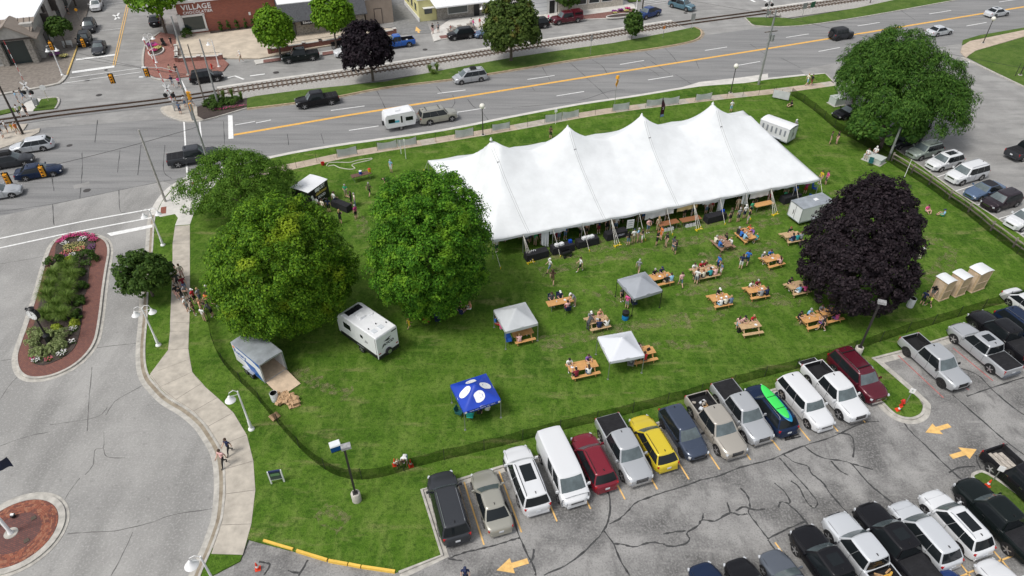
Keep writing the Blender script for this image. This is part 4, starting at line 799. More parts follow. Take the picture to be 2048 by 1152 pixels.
# things carried by vehicles
def at(r,name,mb,mats,label,cat,x=0,y=0,z=0,smooth=False,group=None,rz=0):
    p = local(r,x,y,z); o = mb.build(name,mats,None,smooth,loc=p,rz=r.rotation_euler.z + rz); return tag(o,label,cat,group)
b = MB(); n = 15
def board(u,v):
    x = (u - .5)*3.3; w = .40*max(0.02,(1 - abs(2*u - 1) ** 2.6)) ** .55; a = (v - .5)*2*math.pi
    return Vector((x,w*math.cos(a),.055*math.sin(a)*min(1,w*5) + .08*max(0,2*u - 1.5) ** 2*4))
b.grid(board,22,12)
bo = at(p_board,'paddleboard',b,M('green_board',(.05,.62,.10),.35),'bright green paddleboard strapped on the dark blue suv','paddleboard',-.25,.12,1.86,True)
b = MB(); b.grid(lambda u,v: board(u,v)*1.06 + Vector((0,0,0)),22,12)
bo2 = at(p_board,'paddleboard',b,M('teal_board',(.01,.22,.42),.4),'teal paddleboard under the green one on the dark blue suv','paddleboard',-.42,.0,1.78 - .05,True)
for x in (.45,-.7): MB().box((x,0,.06),(.04,.72,.02)).build('strap',m_blk,bo)
b = MB(); b.box((0,0,.18),(.9,.7,.36),tx=.8,ty=.8); b.box((.1,0,.38),(.35,.3,.06)); at(mv,'cargo_bag',b,M('black_bag',(.02,.02,.02),.8,var=.5,scale=4,obj=True),'black cargo bag with yellow marks on the silver minivan','bag',-.5,0,1.74)
b = MB(); b.box((0,0,.16),(1.9,.8,.32),tx=.86,ty=.8); at(wg,'roof_box',b,m_blk,'black roof box on the dark grey wagon','roof box',-.5,0,1.58)
mbx = MB().lathe([(.38,-.12),(.40,-.08),(.40,.08),(.38,.12)],18,(-2.22,0,1.05),axis='X').build('spare_wheel',m_tyre,jp,True)
wood = M('split_firewood',(.45,.28,.14),.9,var=.4,scale=3,obj=True); wy = M('yellow_logs',(.62,.36,.06),.9,var=.3,scale=3,obj=True)
for i in range(26):
    L_ = rnd.uniform(.3,.7); at(p_fire,'firewood_log',MB().box((0,0,0),(L_,.10,.09)),wood if i % 4 else wy,'split log in the firewood heap in the silver pickup','log',rnd.uniform(-2.4,-1.3),rnd.uniform(-.55,.55),.80 + .09*(i % 3),group='firewood in the silver pickup',rz=rnd.uniform(.6,2.4))
junk = M('junk_pale',(.42,.38,.33),.8,var=.4,scale=4,obj=True)
for i in range(9): at(p_tan,'scrap_piece',MB().box((0,0,0),(rnd.uniform(.2,.6),rnd.uniform(.1,.3),.12)),rnd.choice((junk,wood,m_plate)),'loose scrap piece in the tan pickup bed','scrap',rnd.uniform(-2.3,-1.3),rnd.uniform(-.5,.5),.80,group='junk in the tan pickup',rz=rnd.uniform(0,3))
for i in range(3): at(p_pal,'board',MB().box((0,0,0),(1.5,.32,.05)),junk,'pale board in the black pickup bed at the edge, ' + ['nearest the driver side','middle one','farthest one'][i],'board',-1.9 + .1*i,-.4 + .38*i,.80,group='boards in the black pickup')
b = MB().lathe([(.14,0),(.16,.36)],14); at(p_bl,'bucket',b,m_plate,'white bucket in the bright blue pickup bed','bucket',-1.6,.3,.73,True)
tg = MB().box((-3.16,0,.80),(.55,1.6,.06)).build('tailgate',PAINT['white'],p_wp); MB().box((-3.16,0,.835),(.48,1.45,.012)).build('tailgate_liner',m_mat,tg)
# ================================================================ TREES AND PLANTS
m_bark = M('grey_bark',(.12,.10,.08),.95,var=.45,scale=5,bump=.8)
m_barkd = M('dark_bark',(.06,.05,.042),.95,var=.45,scale=5,bump=.8)
LM = dict(
 maple=leafmat('maple_leaf',(.018,.075,.005),(.058,.17,.010),(.13,.30,.020),((.17,.33,.022),.9,.55)),
 maple_y=leafmat('maple_leaf_bright',(.030,.090,.005),(.085,.195,.010),(.185,.33,.020),((.26,.36,.02),.40,.61)),
 locust=leafmat('locust_leaf',(.038,.10,.009),(.080,.175,.015),(.145,.265,.03)),
 lime=leafmat('bright_lime_leaf',(.055,.14,.006),(.11,.225,.010),(.19,.34,.02)),
 purple=leafmat('purple_leaf',(.011,.0085,.0115),(.021,.0145,.0185),(.048,.035,.040)),
 purple2=leafmat('dark_purple_leaf',(.006,.004,.007),(.012,.008,.012),(.028,.018,.024)),
 willow=leafmat('feathery_leaf',(.024,.074,.011),(.055,.130,.017),(.105,.205,.034)),
 olive=leafmat('olive_leaf',(.030,.058,.009),(.060,.098,.017),(.10,.145,.03),((.15,.13,.03),.5,.58)),
 shrub=leafmat('shrub_leaf',(.022,.055,.008),(.05,.10,.015),(.085,.15,.026)),
 pale=leafmat('pale_sedum',(.14,.19,.055),(.23,.29,.11),(.36,.40,.19)),
 ornam=leafmat('ornamental_grass',(.06,.12,.015),(.12,.20,.03),(.21,.29,.07)),
 limeshrub=leafmat('lime_shrub',(.14,.20,.02),(.25,.32,.03),(.40,.45,.06)))
def leafmesh(name,C,N,S,mat,rs,asp=.62,hang=None):
    """C centres, N normals, S sizes (numpy) -> one mesh of leaf-shaped faces"""
    n = len(C); t = rs.normal(size=(n,3))
    if hang is not None: t = np.tile(np.array([[0,0,-1.]]),(n,1))*hang + t*(1 - hang)*.8 + N*.5
    u = np.cross(N,t); u /= np.linalg.norm(u,axis=1,keepdims=True) + 1e-9; w = np.cross(u,N); S = S[:,None]
    a = C - w*S; b = C + u*S*asp + N*S*.12; c = C + w*S; d = C - u*S*asp + N*S*.12
    V = np.stack([a,b,c,d],1).reshape(-1,3)
    me = bpy.data.meshes.new(name); me.vertices.add(4*n); me.vertices.foreach_set('co',V.ravel())
    me.loops.add(4*n); me.loops.foreach_set('vertex_index',np.arange(4*n,dtype=np.int32)); me.polygons.add(n)
    me.polygons.foreach_set('loop_start',np.arange(0,4*n,4,dtype=np.int32)); me.polygons.foreach_set('loop_total',np.full(n,4,dtype=np.int32))
    me.materials.append(mat); me.update(calc_edges=True); return me
def crown(rs,cz,rx,ry,rz,nclump,per,rc,size,mat,low=-.55,flat=1.,hang=None,gaps=.0,lobes=9,taper=0.,asp=.62,amp=.24,subs=None):
    d = rs.normal(size=(nclump*3,3)); d /= np.linalg.norm(d,axis=1,keepdims=True); d = d[d[:,2] > low][:nclump]
    ld = rs.normal(size=(lobes,3)); ld /= np.linalg.norm(ld,axis=1,keepdims=True); lob = .90 + amp*np.max(np.clip(d @ ld.T,0,1) ** 4,1) - .14*(rs.rand(len(d)) < .3)
    rad = np.where(rs.rand(len(d)) < .80,rs.uniform(.86,1.0,len(d)),rs.uniform(.45,.86,len(d)))*lob
    cc = d*rad[:,None]*np.array([rx,ry,rz]); 
    if taper: k = 1 - taper*np.clip(cc[:,2:]/rz,-.2,1); cc[:,:2] *= k
    if subs: q = np.array(subs)[rs.randint(len(subs),size=len(cc))]; cc = cc*q[:,3:4] + q[:,:3]*np.array([rx,ry,rz])
    cc[:,2] += cz; C = []; N = []; S = []
    keep = rs.rand(len(d)) > gaps
    for q,(c,dd) in enumerate(zip(cc,d)):
        if not keep[q]: continue
        r = rc*rs.uniform(.65,1.3); n = int(per*rs.uniform(.7,1.2)); v = rs.normal(size=(n,3)); v /= np.linalg.norm(v,axis=1,keepdims=True)
        up = dd*.7 + np.array([0,0,.7]); up /= np.linalg.norm(up); s = v @ up; v[s < -.25] *= -1
        p = c + v*np.array([1,1,flat])*r*rs.uniform(.6,1.05,(n,1)); nn = v*.8 + up*.6 + rs.normal(size=(n,3))*.35; nn /= np.linalg.norm(nn,axis=1,keepdims=True)
        C.append(p); N.append(nn); S.append(rs.uniform(.6,1.25,n)*size)
    return leafmesh('crown',np.concatenate(C),np.concatenate(N),np.concatenate(S),LM[mat],rs,asp,hang)
def tree(label,px,py,cz,rx,ry,rz,mat,nclump,per,rc,size,seed,zg=LZ,tr=.28,name='deciduous_tree',bark=None,group='trees',off=(0,0),**k):
    rs = np.random.RandomState(seed); g = G(px,py,zg); r = thing(name,label,'tree',(g.x,g.y,zg),0,group)
    mb = MB(); top = cz + rz*.35; pts = [(0,0,-.1),(.05,.02,top*.3),(off[0]*.5,off[1]*.5,top*.65),(off[0],off[1],top)]; mb.tube(pts,[tr*1.25,tr,tr*.7,tr*.22],9)
    tk = mb.build('trunk',bark or m_bark,r,True)
    for i in range(7):
        a = i*2.4 + seed; z0 = max(.25*cz,cz - rz*.75) + rz*.12*i; e = Vector((off[0] + math.cos(a)*rx*.72,off[1] + math.sin(a)*ry*.72,min(z0 + rz*.5,cz + rz*.6))); s = Vector((off[0]*.4,off[1]*.4,z0*.85)); m = s.lerp(e,.5) + Vector((0,0,rz*.06))
        MB().tube([s,m,e],[tr*.45,tr*.28,tr*.08],6).build('branch',bark or m_bark,tk,True)
    c = mk('crown',crown(rs,cz,rx,ry,rz,nclump,per,rc,size,mat,**k),r); c.location = (off[0],off[1],0); return r
tree('big rounded green maple with yellow tinged top beside the pavement',594,652,5.9,5.1,5.3,5.7,'maple_y',900,120,.60,.105,3,low=-.8,tr=.32,name='maple_tree')
tree('big dense dark green maple between the tent and the white camper',868,614,6.5,4.8,5.2,6.4,'maple',900,120,.60,.105,5,low=-.8,tr=.32,name='maple_tree')
tree('wide fine-leaved green tree at the junction corner above the food trailer',494,430,3.8,5.4,4.0,3.3,'locust',420,110,.65,.11,7,low=-.5,taper=.35,tr=.2,gaps=.12,name='locust_tree',asp=.45)
tree('small round tree beside the people queuing on the pavement',306,592,2.6,2.1,2.0,1.8,'shrub',170,50,.45,.15,9,low=-.6,tr=.11,name='street_tree')
tree('huge dark purple-leaved tree by the picnic tables',1680,608,6.0,4.2,4.3,6.1,'purple',900,80,.52,.13,11,low=-.75,taper=.25,tr=.34,name='purple_tree',bark=m_barkd)
tree('big feathery green tree at the edge of the side lot',1762,268,6.4,7.6,7.0,5.9,'willow',760,100,.95,.22,13,low=-.6,gaps=.10,tr=.4,name='feathery_tree',asp=.26,hang=.55,amp=.3,lobes=8,subs=[(0,0,.05,.72),(-.5,.1,.1,.5),(.5,.15,.05,.52),(.15,.5,.3,.5),(-.2,-.45,-.1,.52),(.45,-.4,-.3,.48),(-.15,.3,.45,.45),(.62,-.1,-.25,.42)])
tree('leafy maple-like clump under the feathery tree nearest the side lot fence',1760,296,3.0,4.8,2.6,2.6,'willow',170,50,.7,.22,29,low=-.3,gaps=.1,tr=.2,name='understorey_tree')
tree('leafy upright tree on the left flank of the feathery tree',1706,205,4.2,2.6,2.4,4.0,'willow',130,50,.7,.22,31,low=-.5,gaps=.12,tr=.18,name='understorey_tree')
tree('bright lime tree left of the stone office',562,117,4.5,2.7,2.6,2.8,'lime',190,48,.75,.24,15,zg=.12,low=-.7,tr=.14,name='street_tree')
tree('bright lime tree in front of the stone office door',673,97,5.0,3.0,2.9,2.9,'lime',190,48,.75,.24,17,zg=.12,low=-.6,tr=.14,name='street_tree',off=(0,.3))
tree('small black-purple tree on the railway verge',746,161,4.6,3.3,3.2,3.3,'purple2',260,52,.7,.24,19,low=-.55,tr=.17,name='purple_tree',off=(-.4,0))
tree('olive green roundish tree on the railway verge',1022,121,5.2,4.0,3.8,3.8,'olive',270,52,.8,.26,21,low=-.6,gaps=.05,tr=.2,name='street_tree')
tree('young slim green tree on the railway verge',1263,78,2.6,1.35,1.3,2.0,'shrub',80,42,.45,.20,23,low=-.8,taper=.3,tr=.06,name='young_tree')
tree('street tree overhanging the side street by the brick shop',332,66,5.8,4.4,4.2,2.8,'lime',200,45,.9,.28,25,zg=.12,low=-.4,gaps=.1,tr=.2,name='street_tree')
tree('small dark street tree outside the grey gabled building',134,96,3.2,1.5,1.5,1.3,'shrub',80,42,.5,.22,27,zg=.12,low=-.5,tr=.08,name='street_tree')
tree('dark tree at the top beside the grey gabled building',152,12,4.2,3.4,3.2,2.2,'shrub',110,42,.8,.28,33,zg=.12,low=-.4,tr=.13,name='street_tree')
tree('small dark green tree in front of the white garage',1136,28,3.4,1.9,1.8,2.6,'shrub',90,42,.6,.26,35,zg=.12,low=-.7,tr=.1,name='street_tree')
# --- shrubs, flowers, ornamental grasses
def shrub(label,px,py,rx,rz,mat,seed,zg=LZ,n=26,size=.11,name='shrub',cat='shrub',group='shrubs',ry=None):
    rs = np.random.RandomState(seed); g = G(px,py,zg); o = mk(name,crown(rs,rz*.35,rx,ry or rx,rz*.8,n,34,max(.16,rx*.38),size,mat,low=-.25),None,(g.x,g.y,zg)); return tag(o,label,cat,group)
def flowers(label,px,py,r,colr,seed,n=70,zg=LZ + .06,cat='flowers',size=.045,name='flower_patch',ry=None,rz=0.):
    rs = np.random.RandomState(seed); g = G(px,py,zg); th = rs.rand(n)*6.28; q = np.sqrt(rs.rand(n)); x = np.cos(th)*q*r; y = np.sin(th)*q*(ry or r)
    x,y = x*math.cos(rz) - y*math.sin(rz),x*math.sin(rz) + y*math.cos(rz)
    C = np.stack([x,y,rs.uniform(.14,.26,n)],1); N = rs.normal(size=(n,3))*.3 + np.array([0,0,1.]); N /= np.linalg.norm(N,axis=1,keepdims=True)
    root = thing(name,label,cat,(g.x,g.y,zg),0,'bedding flowers')
    mk('blossoms',leafmesh('blossoms',C,N,rs.uniform(.7,1.4,n)*size,colr,rs,.9),root)
    n2 = n*2; C2 = np.stack([rs.normal(size=n2)*r*.45,rs.normal(size=n2)*(ry or r)*.45,rs.uniform(.03,.15,n2)],1); c,s = math.cos(rz),math.sin(rz); C2[:,0],C2[:,1] = C2[:,0]*c - C2[:,1]*s,C2[:,0]*s + C2[:,1]*c
    N2 = rs.normal(size=(n2,3))*.5 + np.array([0,0,1.]); N2 /= np.linalg.norm(N2,axis=1,keepdims=True); mk('foliage',leafmesh('foliage',C2,N2,rs.uniform(.7,1.3,n2)*.07,LM['shrub'],rs),root); return root
F_pink = M('petal_pink',(.55,.045,.20),.7); F_white = M('petal_white',(.74,.72,.70),.7); F_red = M('petal_salmon',(.55,.12,.14),.7); F_pur = M('petal_purple',(.22,.04,.22),.7); F_yel = M('petal_yellow',(.50,.45,.16),.7)
zb = LZ + .06
for i,(x,y) in enumerate([(122,484),(130,478),(142,473),(156,471),(170,471),(183,474),(188,481)]): flowers(f'arc of pink bedding flowers at the island tip, number {i+1} clockwise'.replace(f', number {i+1} clockwise',['',' second from its end',' beside the middle',' at its middle',' past the middle',' near its far end',' at its far end'][i]),x,y,.42,F_pink,40 + i,90)
flowers('white flowers inside the pink arc on the island',130,488,.4,F_white,50,60); flowers('white flowers facing the street at the island tip',166,480,.45,F_white,51,70)
flowers('yellow-green flowers in the middle of the island tip',150,496,1.1,F_yel,52,260,ry=.9); flowers('salmon flowers on the island by the shrubs',134,508,.55,F_red,53,90); flowers('salmon flowers on the island near the brick edge',160,500,.5,F_red,54,70)
flowers('purple flowers beside the round island shrubs',128,517,.4,F_pur,55,70); flowers('red-purple flowers along the brick edge of the island',183,497,.35,F_pur,56,60,ry=.7); flowers('scattered white flowers before the round shrubs',145,512,.35,F_white,57,40)
shrub('dark round shrub at the left of the island grasses',112,530,.75,.8,'shrub',60,zb); shrub('dark round shrub at the right of the island grasses',172,522,.9,.8,'shrub',61,zb); shrub('pale variegated shrub in front of the tall grasses',118,538,.5,.5,'pale',62,zb); shrub('small lime shrub between two dark shrubs',141,522,.35,.4,'limeshrub',63,zb)
def tuft(label,px,py,h,sp,n,mat,seed,zg=zb,group='ornamental grasses'):
    rs = np.random.RandomState(seed); g = G(px,py,zg); mb = MB()
    vs = []; fs = []
    for i in range(n):
        a = rs.rand()*6.28; l = h*rs.uniform(.7,1.1); s = sp*rs.uniform(.3,1.1); d = Vector((math.cos(a),math.sin(a),0)); w = Vector((-d.y,d.x,0))*.018; b = d*rs.uniform(0,.15)
        o = len(vs); p1 = b + d*s*.35 + Vector((0,0,l*.75)); p2 = b + d*s*.8 + Vector((0,0,l*.95)); p3 = b + d*s*1.15 + Vector((0,0,l*.72))
        vs += [b - w,b + w,p1 + w,p1 - w,p2 + w*.7,p2 - w*.7,p3]; fs += [(o,o + 1,o + 2,o + 3),(o + 3,o + 2,o + 4,o + 5),(o + 5,o + 4,o + 6)]
    mb.add(vs,fs); return tag(mb.build('ornamental_grass',LM[mat],None,loc=(g.x,g.y,zg)),label,'grass',group)
tl = ['at the back of the island row','second from the back, street side','second from the back, inner side','third row, street side','third row, inner side','fourth row, street side','fourth row, inner side','fifth row on the island','nearest the clock, street side','nearest the clock, inner side']
for i,(x,y) in enumerate([(140,545),(112,560),(148,562),(106,582),(140,585),(100,602),(138,607),(118,622),(98,640),(130,640)]): tuft('tall ornamental grass clump ' + tl[i],x,y,1.15,.95,420,'ornam',70 + i)
for i,(x,y) in enumerate([(160,548),(164,575),(160,605),(155,632)]): shrub('low shrub along the brick edge of the island, ' + ['first','second','third','fourth'][i] + ' from the flower tip',x,y,.5,.45,'shrub',85 + i,zb,18)
for i,(x,y,rr_) in enumerate([(72,668,.5),(68,690,.55),(75,708,.5),(92,706,.5),(108,700,.5),(118,688,.5),(88,672,.5),(112,672,.45),(130,672,.5),(124,694,.4)]): shrub('pale green flowering sedum mound ' + ['at the back left of the clock','left of the clock base','in front of the clock, left','in front of the clock, middle','in front of the clock, right','right of the clock base','behind the clock on its left','behind the clock on its right','farthest right of the clock','nearest the mulch right of the clock'][i],x,y,rr_,.5,'pale',90 + i,zb,24,.07,'sedum_mound')
shrub('lime shrub behind the clock',116,660,.35,.4,'limeshrub',101,zb); shrub('lime shrub by the brick edge behind the clock',150,648,.35,.35,'limeshrub',102,zb)
flowers('white flowers along the brick edge behind the clock',148,660,.35,F_white,103,40); flowers('white flowers by the brick edge right of the clock',145,685,.3,F_white,104,30); flowers('white flowers at the mulch tip below the clock',125,708,.4,F_white,105,60); flowers('white flowers near the island end',74,722,.35,F_white,106,50); flowers('pink flowers at the island end',67,719,.2,F_pink,107,30); flowers('salmon flowers at the island end',98,720,.3,F_red,108,30)
tree_bits = [(430,200),(448,196),(465,193),(455,206),(440,208),(472,205),(420,210),(430,218),(484,199)]
for i,(x,y) in enumerate(tree_bits): (tuft if i in (1,2,8) else shrub)(*(('tall tan grass in the junction bed, ' + {1: 'left of three',2: 'middle of three',8: 'right of three'}[i],x,y,1.1,.3,120,'ornam',110 + i,LZ) if i in (1,2,8) else ('green mound in the junction bed ' + {0: 'at its back corner',3: 'in its middle',4: 'left of the middle',5: 'near the verge',6: 'by the signal pole',7: 'near the kerb'}[i],x,y,.75,.6,'shrub',110 + i)))
flowers('pink bedding flowers along the junction bed kerb',460,217,2.2,F_pink,120,140,LZ,ry=.35,rz=.35)
tuft('tall grass left of the white sign on the verge',860,143,1.0,.5,160,'ornam',121,LZ); tuft('tall grass right of the white sign on the verge',874,141,1.1,.5,160,'ornam',122,LZ)
tuft('low green grass in front of the white sign on the verge',867,147,.6,.7,160,'ornam',123,LZ)
# ================================================================ BIG TENT
def proj(p):
    dz = p[2] - CAM_H; d = p[1]*math.cos(PITCH) - dz*math.sin(PITCH); up = p[1]*math.sin(PITCH) + dz*math.cos(PITCH); return 1024 + FPX*p[0]/d,576 - FPX*up/d
m_tent = M('white_vinyl',(.70,.72,.725),.5,var=.07,scale=.6,spec=.3,bump=.6,detail=3)
m_vin2 = M('side_vinyl',(.62,.64,.66),.6,var=.1,scale=1.)
m_strap = M('webbing_strap',(.62,.60,.55),.8); m_yelp = M('yellow_stake_paint',(.75,.55,.02),.5); m_pole = M('aluminium_pole',(.42,.43,.44),.4,.7)
EZ = 2.25 + LZ; NLc,NRc,FRc,FLc = G(985,480,EZ),G(1641,358,EZ),G(1486,221,EZ),G(856,321,EZ)
def tp(a,b): return NLc.lerp(NRc,a).lerp(FLc.lerp(FRc,a),b)
POLES = [G(x,y,7.8) for x,y in ((982,283),(1135,258),(1283,234),(1425,211))]
def th(a,b):
    p = tp(a,b); r = min(b,1 - b)*2; e = min(a,1 - a)*40/4.9; e = min(1.,e); h0 = min(r,e) ** 1.12
    d = min((p - q).length for q in POLES); hump = 1.55*math.exp(-d/1.7) + .85*math.exp(-d/5)
    ax = [((q - tp(0,.5)).dot((tp(1,.5) - tp(0,.5)).normalized())) for q in POLES]; s = (p - tp(0,.5)).dot((tp(1,.5) - tp(0,.5)).normalized())
    near = min(abs(s - x) for x in ax); seam = .22*math.exp(-near/.9)*(r ** .5)
    sag = -.10*(1 - abs(math.sin(math.pi*a*12)))*0 - .09*abs(math.sin(math.pi*a*12))*max(0,1 - r*6)
    return EZ + 3.55*h0 + (hump + seam)*min(1,r*2.5)*min(1,e*1.5) + sag
tent = thing('event_tent','huge white pole tent with four peaks along the lawn','tent',(tp(.5,.5).x,tp(.5,.5).y,LZ)); TO = tent.location.copy()
def TL(p,z): return Vector((p.x - TO.x,p.y - TO.y,z - TO.z))
na_ = [i/144 for i in range(145)]
mb = MB(); mb.grid(lambda u,v: TL(tp(u,v),th(u,v)),144,60); can = mb.build('canopy',m_tent,tent,True,80)
can.modifiers.new('thick','SOLIDIFY').thickness = -.02
mb = MB(); ed = [(u,0) for u in np.linspace(0,1,97)] + [(1,v) for v in np.linspace(0,1,41)[1:]] + [(u,1) for u in np.linspace(1,0,97)[1:]] + [(0,v) for v in np.linspace(1,0,41)[1:]]
for i in range(len(ed) - 1):
    a,b = TL(tp(*ed[i]),th(*ed[i])),TL(tp(*ed[i + 1]),th(*ed[i + 1])); d = Vector((0,0,.22 + .03*math.sin(i*.9))); mb.quad(a - d,b - d,b,a)
mb.build('valance',m_vin2,tent)
m_seam = M('lace_seam',(.36,.37,.37),.7)
for q in POLES:
    ax = (tp(1,.5) - tp(0,.5)).normalized(); a = (q - tp(0,.5)).dot(ax)/(tp(1,.5) - tp(0,.5)).length
    for o in (-.10,.12):
        mb = MB(); pts = [TL(tp(a + o/40,v),th(a + o/40,v) + .012) for v in np.linspace(.002,.5,40)]; mb.tube(pts,.025,5); mb.build('lace_seam',m_seam,tent)
    MB().tube([TL(q,LZ),TL(q,8.15)],.06,8).build('centre_pole',m_pole,tent); MB().box(TL(tp(a,.42),th(a,.42) + .03),(.28,.10,.03),.6).build('rigging_plate',M('rig_dark',(.12,.12,.12),.6),tent)
    MB().lathe([(.16,0),(.12,.12),(.03,.3)],10,TL(q,7.95)).build('pole_cap',m_tent,tent,True)
def stake(p,n,tee):
    for k in range(n):
        o = Vector((.25*(k - .5*(n - 1)),0)); s = p['out'] + o
        MB().tube([TL(p['eave'],EZ - .05),TL(s,LZ + .05)],.022,5).build('guy_strap',m_strap,tent)
    s = p['out']; mb = MB(); mb.box(TL(s,LZ + .10),(.07,.07,.24))
    if tee: mb.box(TL(s,LZ + .06),(.85,.08,.08),.3); mb.box(TL(s + Vector((-.3,-.16)),LZ + .06),(.08,.38,.08),.3); mb.box(TL(s + Vector((.2,.12)),LZ + .2),(.07,.07,.3))
    mb.build('yellow_stake',m_yelp,tent)
for i in range(13):
    a = i/12; e = tp(a,0); MB().tube([TL(e,LZ),TL(e,EZ)],.04,7).build('side_pole',m_pole,tent); dirn = (tp(a,0) - tp(a,1)).normalized(); stake(dict(eave=e,out=e + dirn*1.75),3 if i in (1,4,7,10) else 1,i in (1,4,7,10))
    f = tp(a,1); MB().tube([TL(f,LZ),TL(f,EZ)],.04,6).build('side_pole',m_pole,tent); stake(dict(eave=f,out=f - dirn*1.75),1,False)
for v in (.17,.33,.5,.67,.83):
    for a in (0,1):
        e = tp(a,v); dd = (tp(1,v) - tp(0,v)).normalized()*(1 if a else -1); MB().tube([TL(e,LZ),TL(e,EZ)],.04,6).build('side_pole',m_pole,tent); stake(dict(eave=e,out=e + dd*1.75),1,False)
def apx(x):
    lo,hi = 0.,1.
    for _ in range(30):
        m = (lo + hi)/2; p = tp(m,0); lo,hi = (m,hi) if proj((p.x,p.y,EZ))[0] < x else (lo,m)
    return lo
m_yv = M('tan_banner',(.55,.44,.22),.7,var=.2,scale=2)
for x0,x1,d0,d1,mt in [(1101,1133,.55,.45,m_vin2),(1157,1190,.35,.3,m_vin2),(1293,1350,1.0,.75,m_vin2),(1357,1397,.75,.6,m_yv),(1408,1448,.45,.4,m_vin2),(1504,1541,.85,.75,m_vin2),(1084,1099,1.6,2.0,m_vin2),(1440,1452,1.8,1.9,m_vin2),(1488,1500,1.2,1.5,m_vin2),(1548,1592,.3,.3,m_vin2),(1050,1060,.4,.3,m_vin2)]:
    a0,a1 = apx(x0),apx(x1); mb = MB()
    mb.grid(lambda u,v: TL(tp(a0 + (a1 - a0)*u,.006) + Vector((0,.05*math.sin(u*17)*v)),EZ - .15 - (d0 + (d1 - d0)*u)*v),12,4); mb.build('side_curtain',mt,tent,True)
# ================================================================ POP-UP CANOPIES
def canopy(label,cs,colr,white_logo=False,ez=2.0,leg=None):
    c = [G(x,y,ez + LZ) for x,y in cs]; m = sum(c,Vector((0,0)))/4; rz = ang(c[0],c[1]); s = 1.45
    r = thing('popup_canopy',label,'canopy',(m.x,m.y,LZ),rz,'pop-up canopies')
    mb = MB(); cor = [(-s,s),(s,s),(s,-s),(-s,-s)]
    def cz(x,y): q = 1 - max(abs(x),abs(y))/s; return ez + .95*q ** 1.25 - .06*(1 - abs(abs(x) - abs(y))/s)*q*0
    mb.grid(lambda u,v: Vector(((u*2 - 1)*s,(v*2 - 1)*s,cz((u*2 - 1)*s,(v*2 - 1)*s))),20,20); mb.build('roof',colr,r,True,60)
    for i in range(4):
        a,b = cor[i],cor[(i + 1) % 4]; q = MB(); q.grid(lambda u,v: Vector((a[0] + (b[0] - a[0])*u,a[1] + (b[1] - a[1])*u,ez - v*(.24 + .04*math.sin(u*math.pi)))),8,1,flip=True); q.build('valance',colr,r)
        lg = MB(); lg.box((a[0]*.985,a[1]*.985,ez/2),(.045,.045,ez)); lg.box((a[0]*.985,a[1]*.985,.02),(.14,.14,.03)); lg.build('leg',leg or m_pole,r)
        q = MB(); q.tube([(a[0]*.98,a[1]*.98,ez - .3),((a[0] + b[0])*.49,(a[1] + b[1])*.49,ez + .05),(b[0]*.98,b[1]*.98,ez - .3)],.015,5); q.build('truss',leg or m_pole,r)
    return r,cz
m_cw = M('canopy_white',(.62,.64,.68),.6); m_cg = M('canopy_pale_grey',(.46,.48,.49),.6,var=.08,scale=1.); m_cd = M('canopy_grey',(.30,.32,.35),.6,var=.08,scale=1.); m_cb = M('canopy_blue',(.012,.05,.40),.5,var=.1,scale=1.)
m_ink = M('white_print',(.80,.80,.80),.6)
canopy('bright white pop-up canopy over an empty lawn patch',[(1198,672),(1261,661),(1288,712),(1220,725)],m_cw)
canopy('pale grey pop-up canopy shading a group on chairs',[(989,618),(1049,603),(1075,643),(1012,670)],m_cg,leg=m_pole)
canopy('mid grey pop-up canopy beside the blue barrel',[(1236,558),(1293,542),(1323,580),(1266,600)],m_cd,leg=m_blk)
cb,cz = canopy('royal blue pop-up canopy with white round emblems',[(904,770),(973,748),(998,801),(927,822)],m_cb)
for k,(ex,ey) in enumerate([(0,-.82),(.82,0),(0,.82),(-.82,0)]):
    mb = MB(); a = math.atan2(ey,ex); N = 22
    def edge(t):
        r_ = .40 + .06*math.sin(2*t + 1); x = ex*.98 + math.cos(t)*r_*(1.0); y = ey*.98 + math.sin(t)*r_; return x,y
    pts = [edge(2*math.pi*i/N + a) for i in range(N) if not 15 < i < 19]
    mb.add([(x,y,cz(x,y) + .022) for x,y in pts] + [(ex,ey,cz(ex,ey) + .022)],[(i,i + 1,len(pts)) for i in range(len(pts) - 1)] + [(len(pts) - 1,0,len(pts))]); em = mb.build('emblem',m_ink,cb)
    mb = MB()
    for t0,rr_ in ((a + 2.4,.22),(a + 1.2,.27),(a + .3,.12)):
        p = [(ex + math.cos(t0 + s_*.22)*rr_,ey + math.sin(t0 + s_*.22)*rr_) for s_ in range(5)]
        for i in range(4): mb.quad(*[(x,y,cz(x,y) + .03) for x,y in (p[i],(p[i][0]*.98 + ex*.02 + .03,p[i][1]),(p[i + 1][0] + .03,p[i + 1][1]),p[i + 1])])
    mb.build('emblem_line',m_cb,em)
text('valance_lettering','Home · Auto · Business · Life · Health',.13,m_ink,cb,(0,-1.46,1.88),(math.pi/2,0,0),.004)
for sx in (-1.3,1.3): MB().lathe([(.1,-.004),(.1,.004)],12,(sx,-1.462,1.88),axis='Y').build('valance_badge',m_ink,cb)
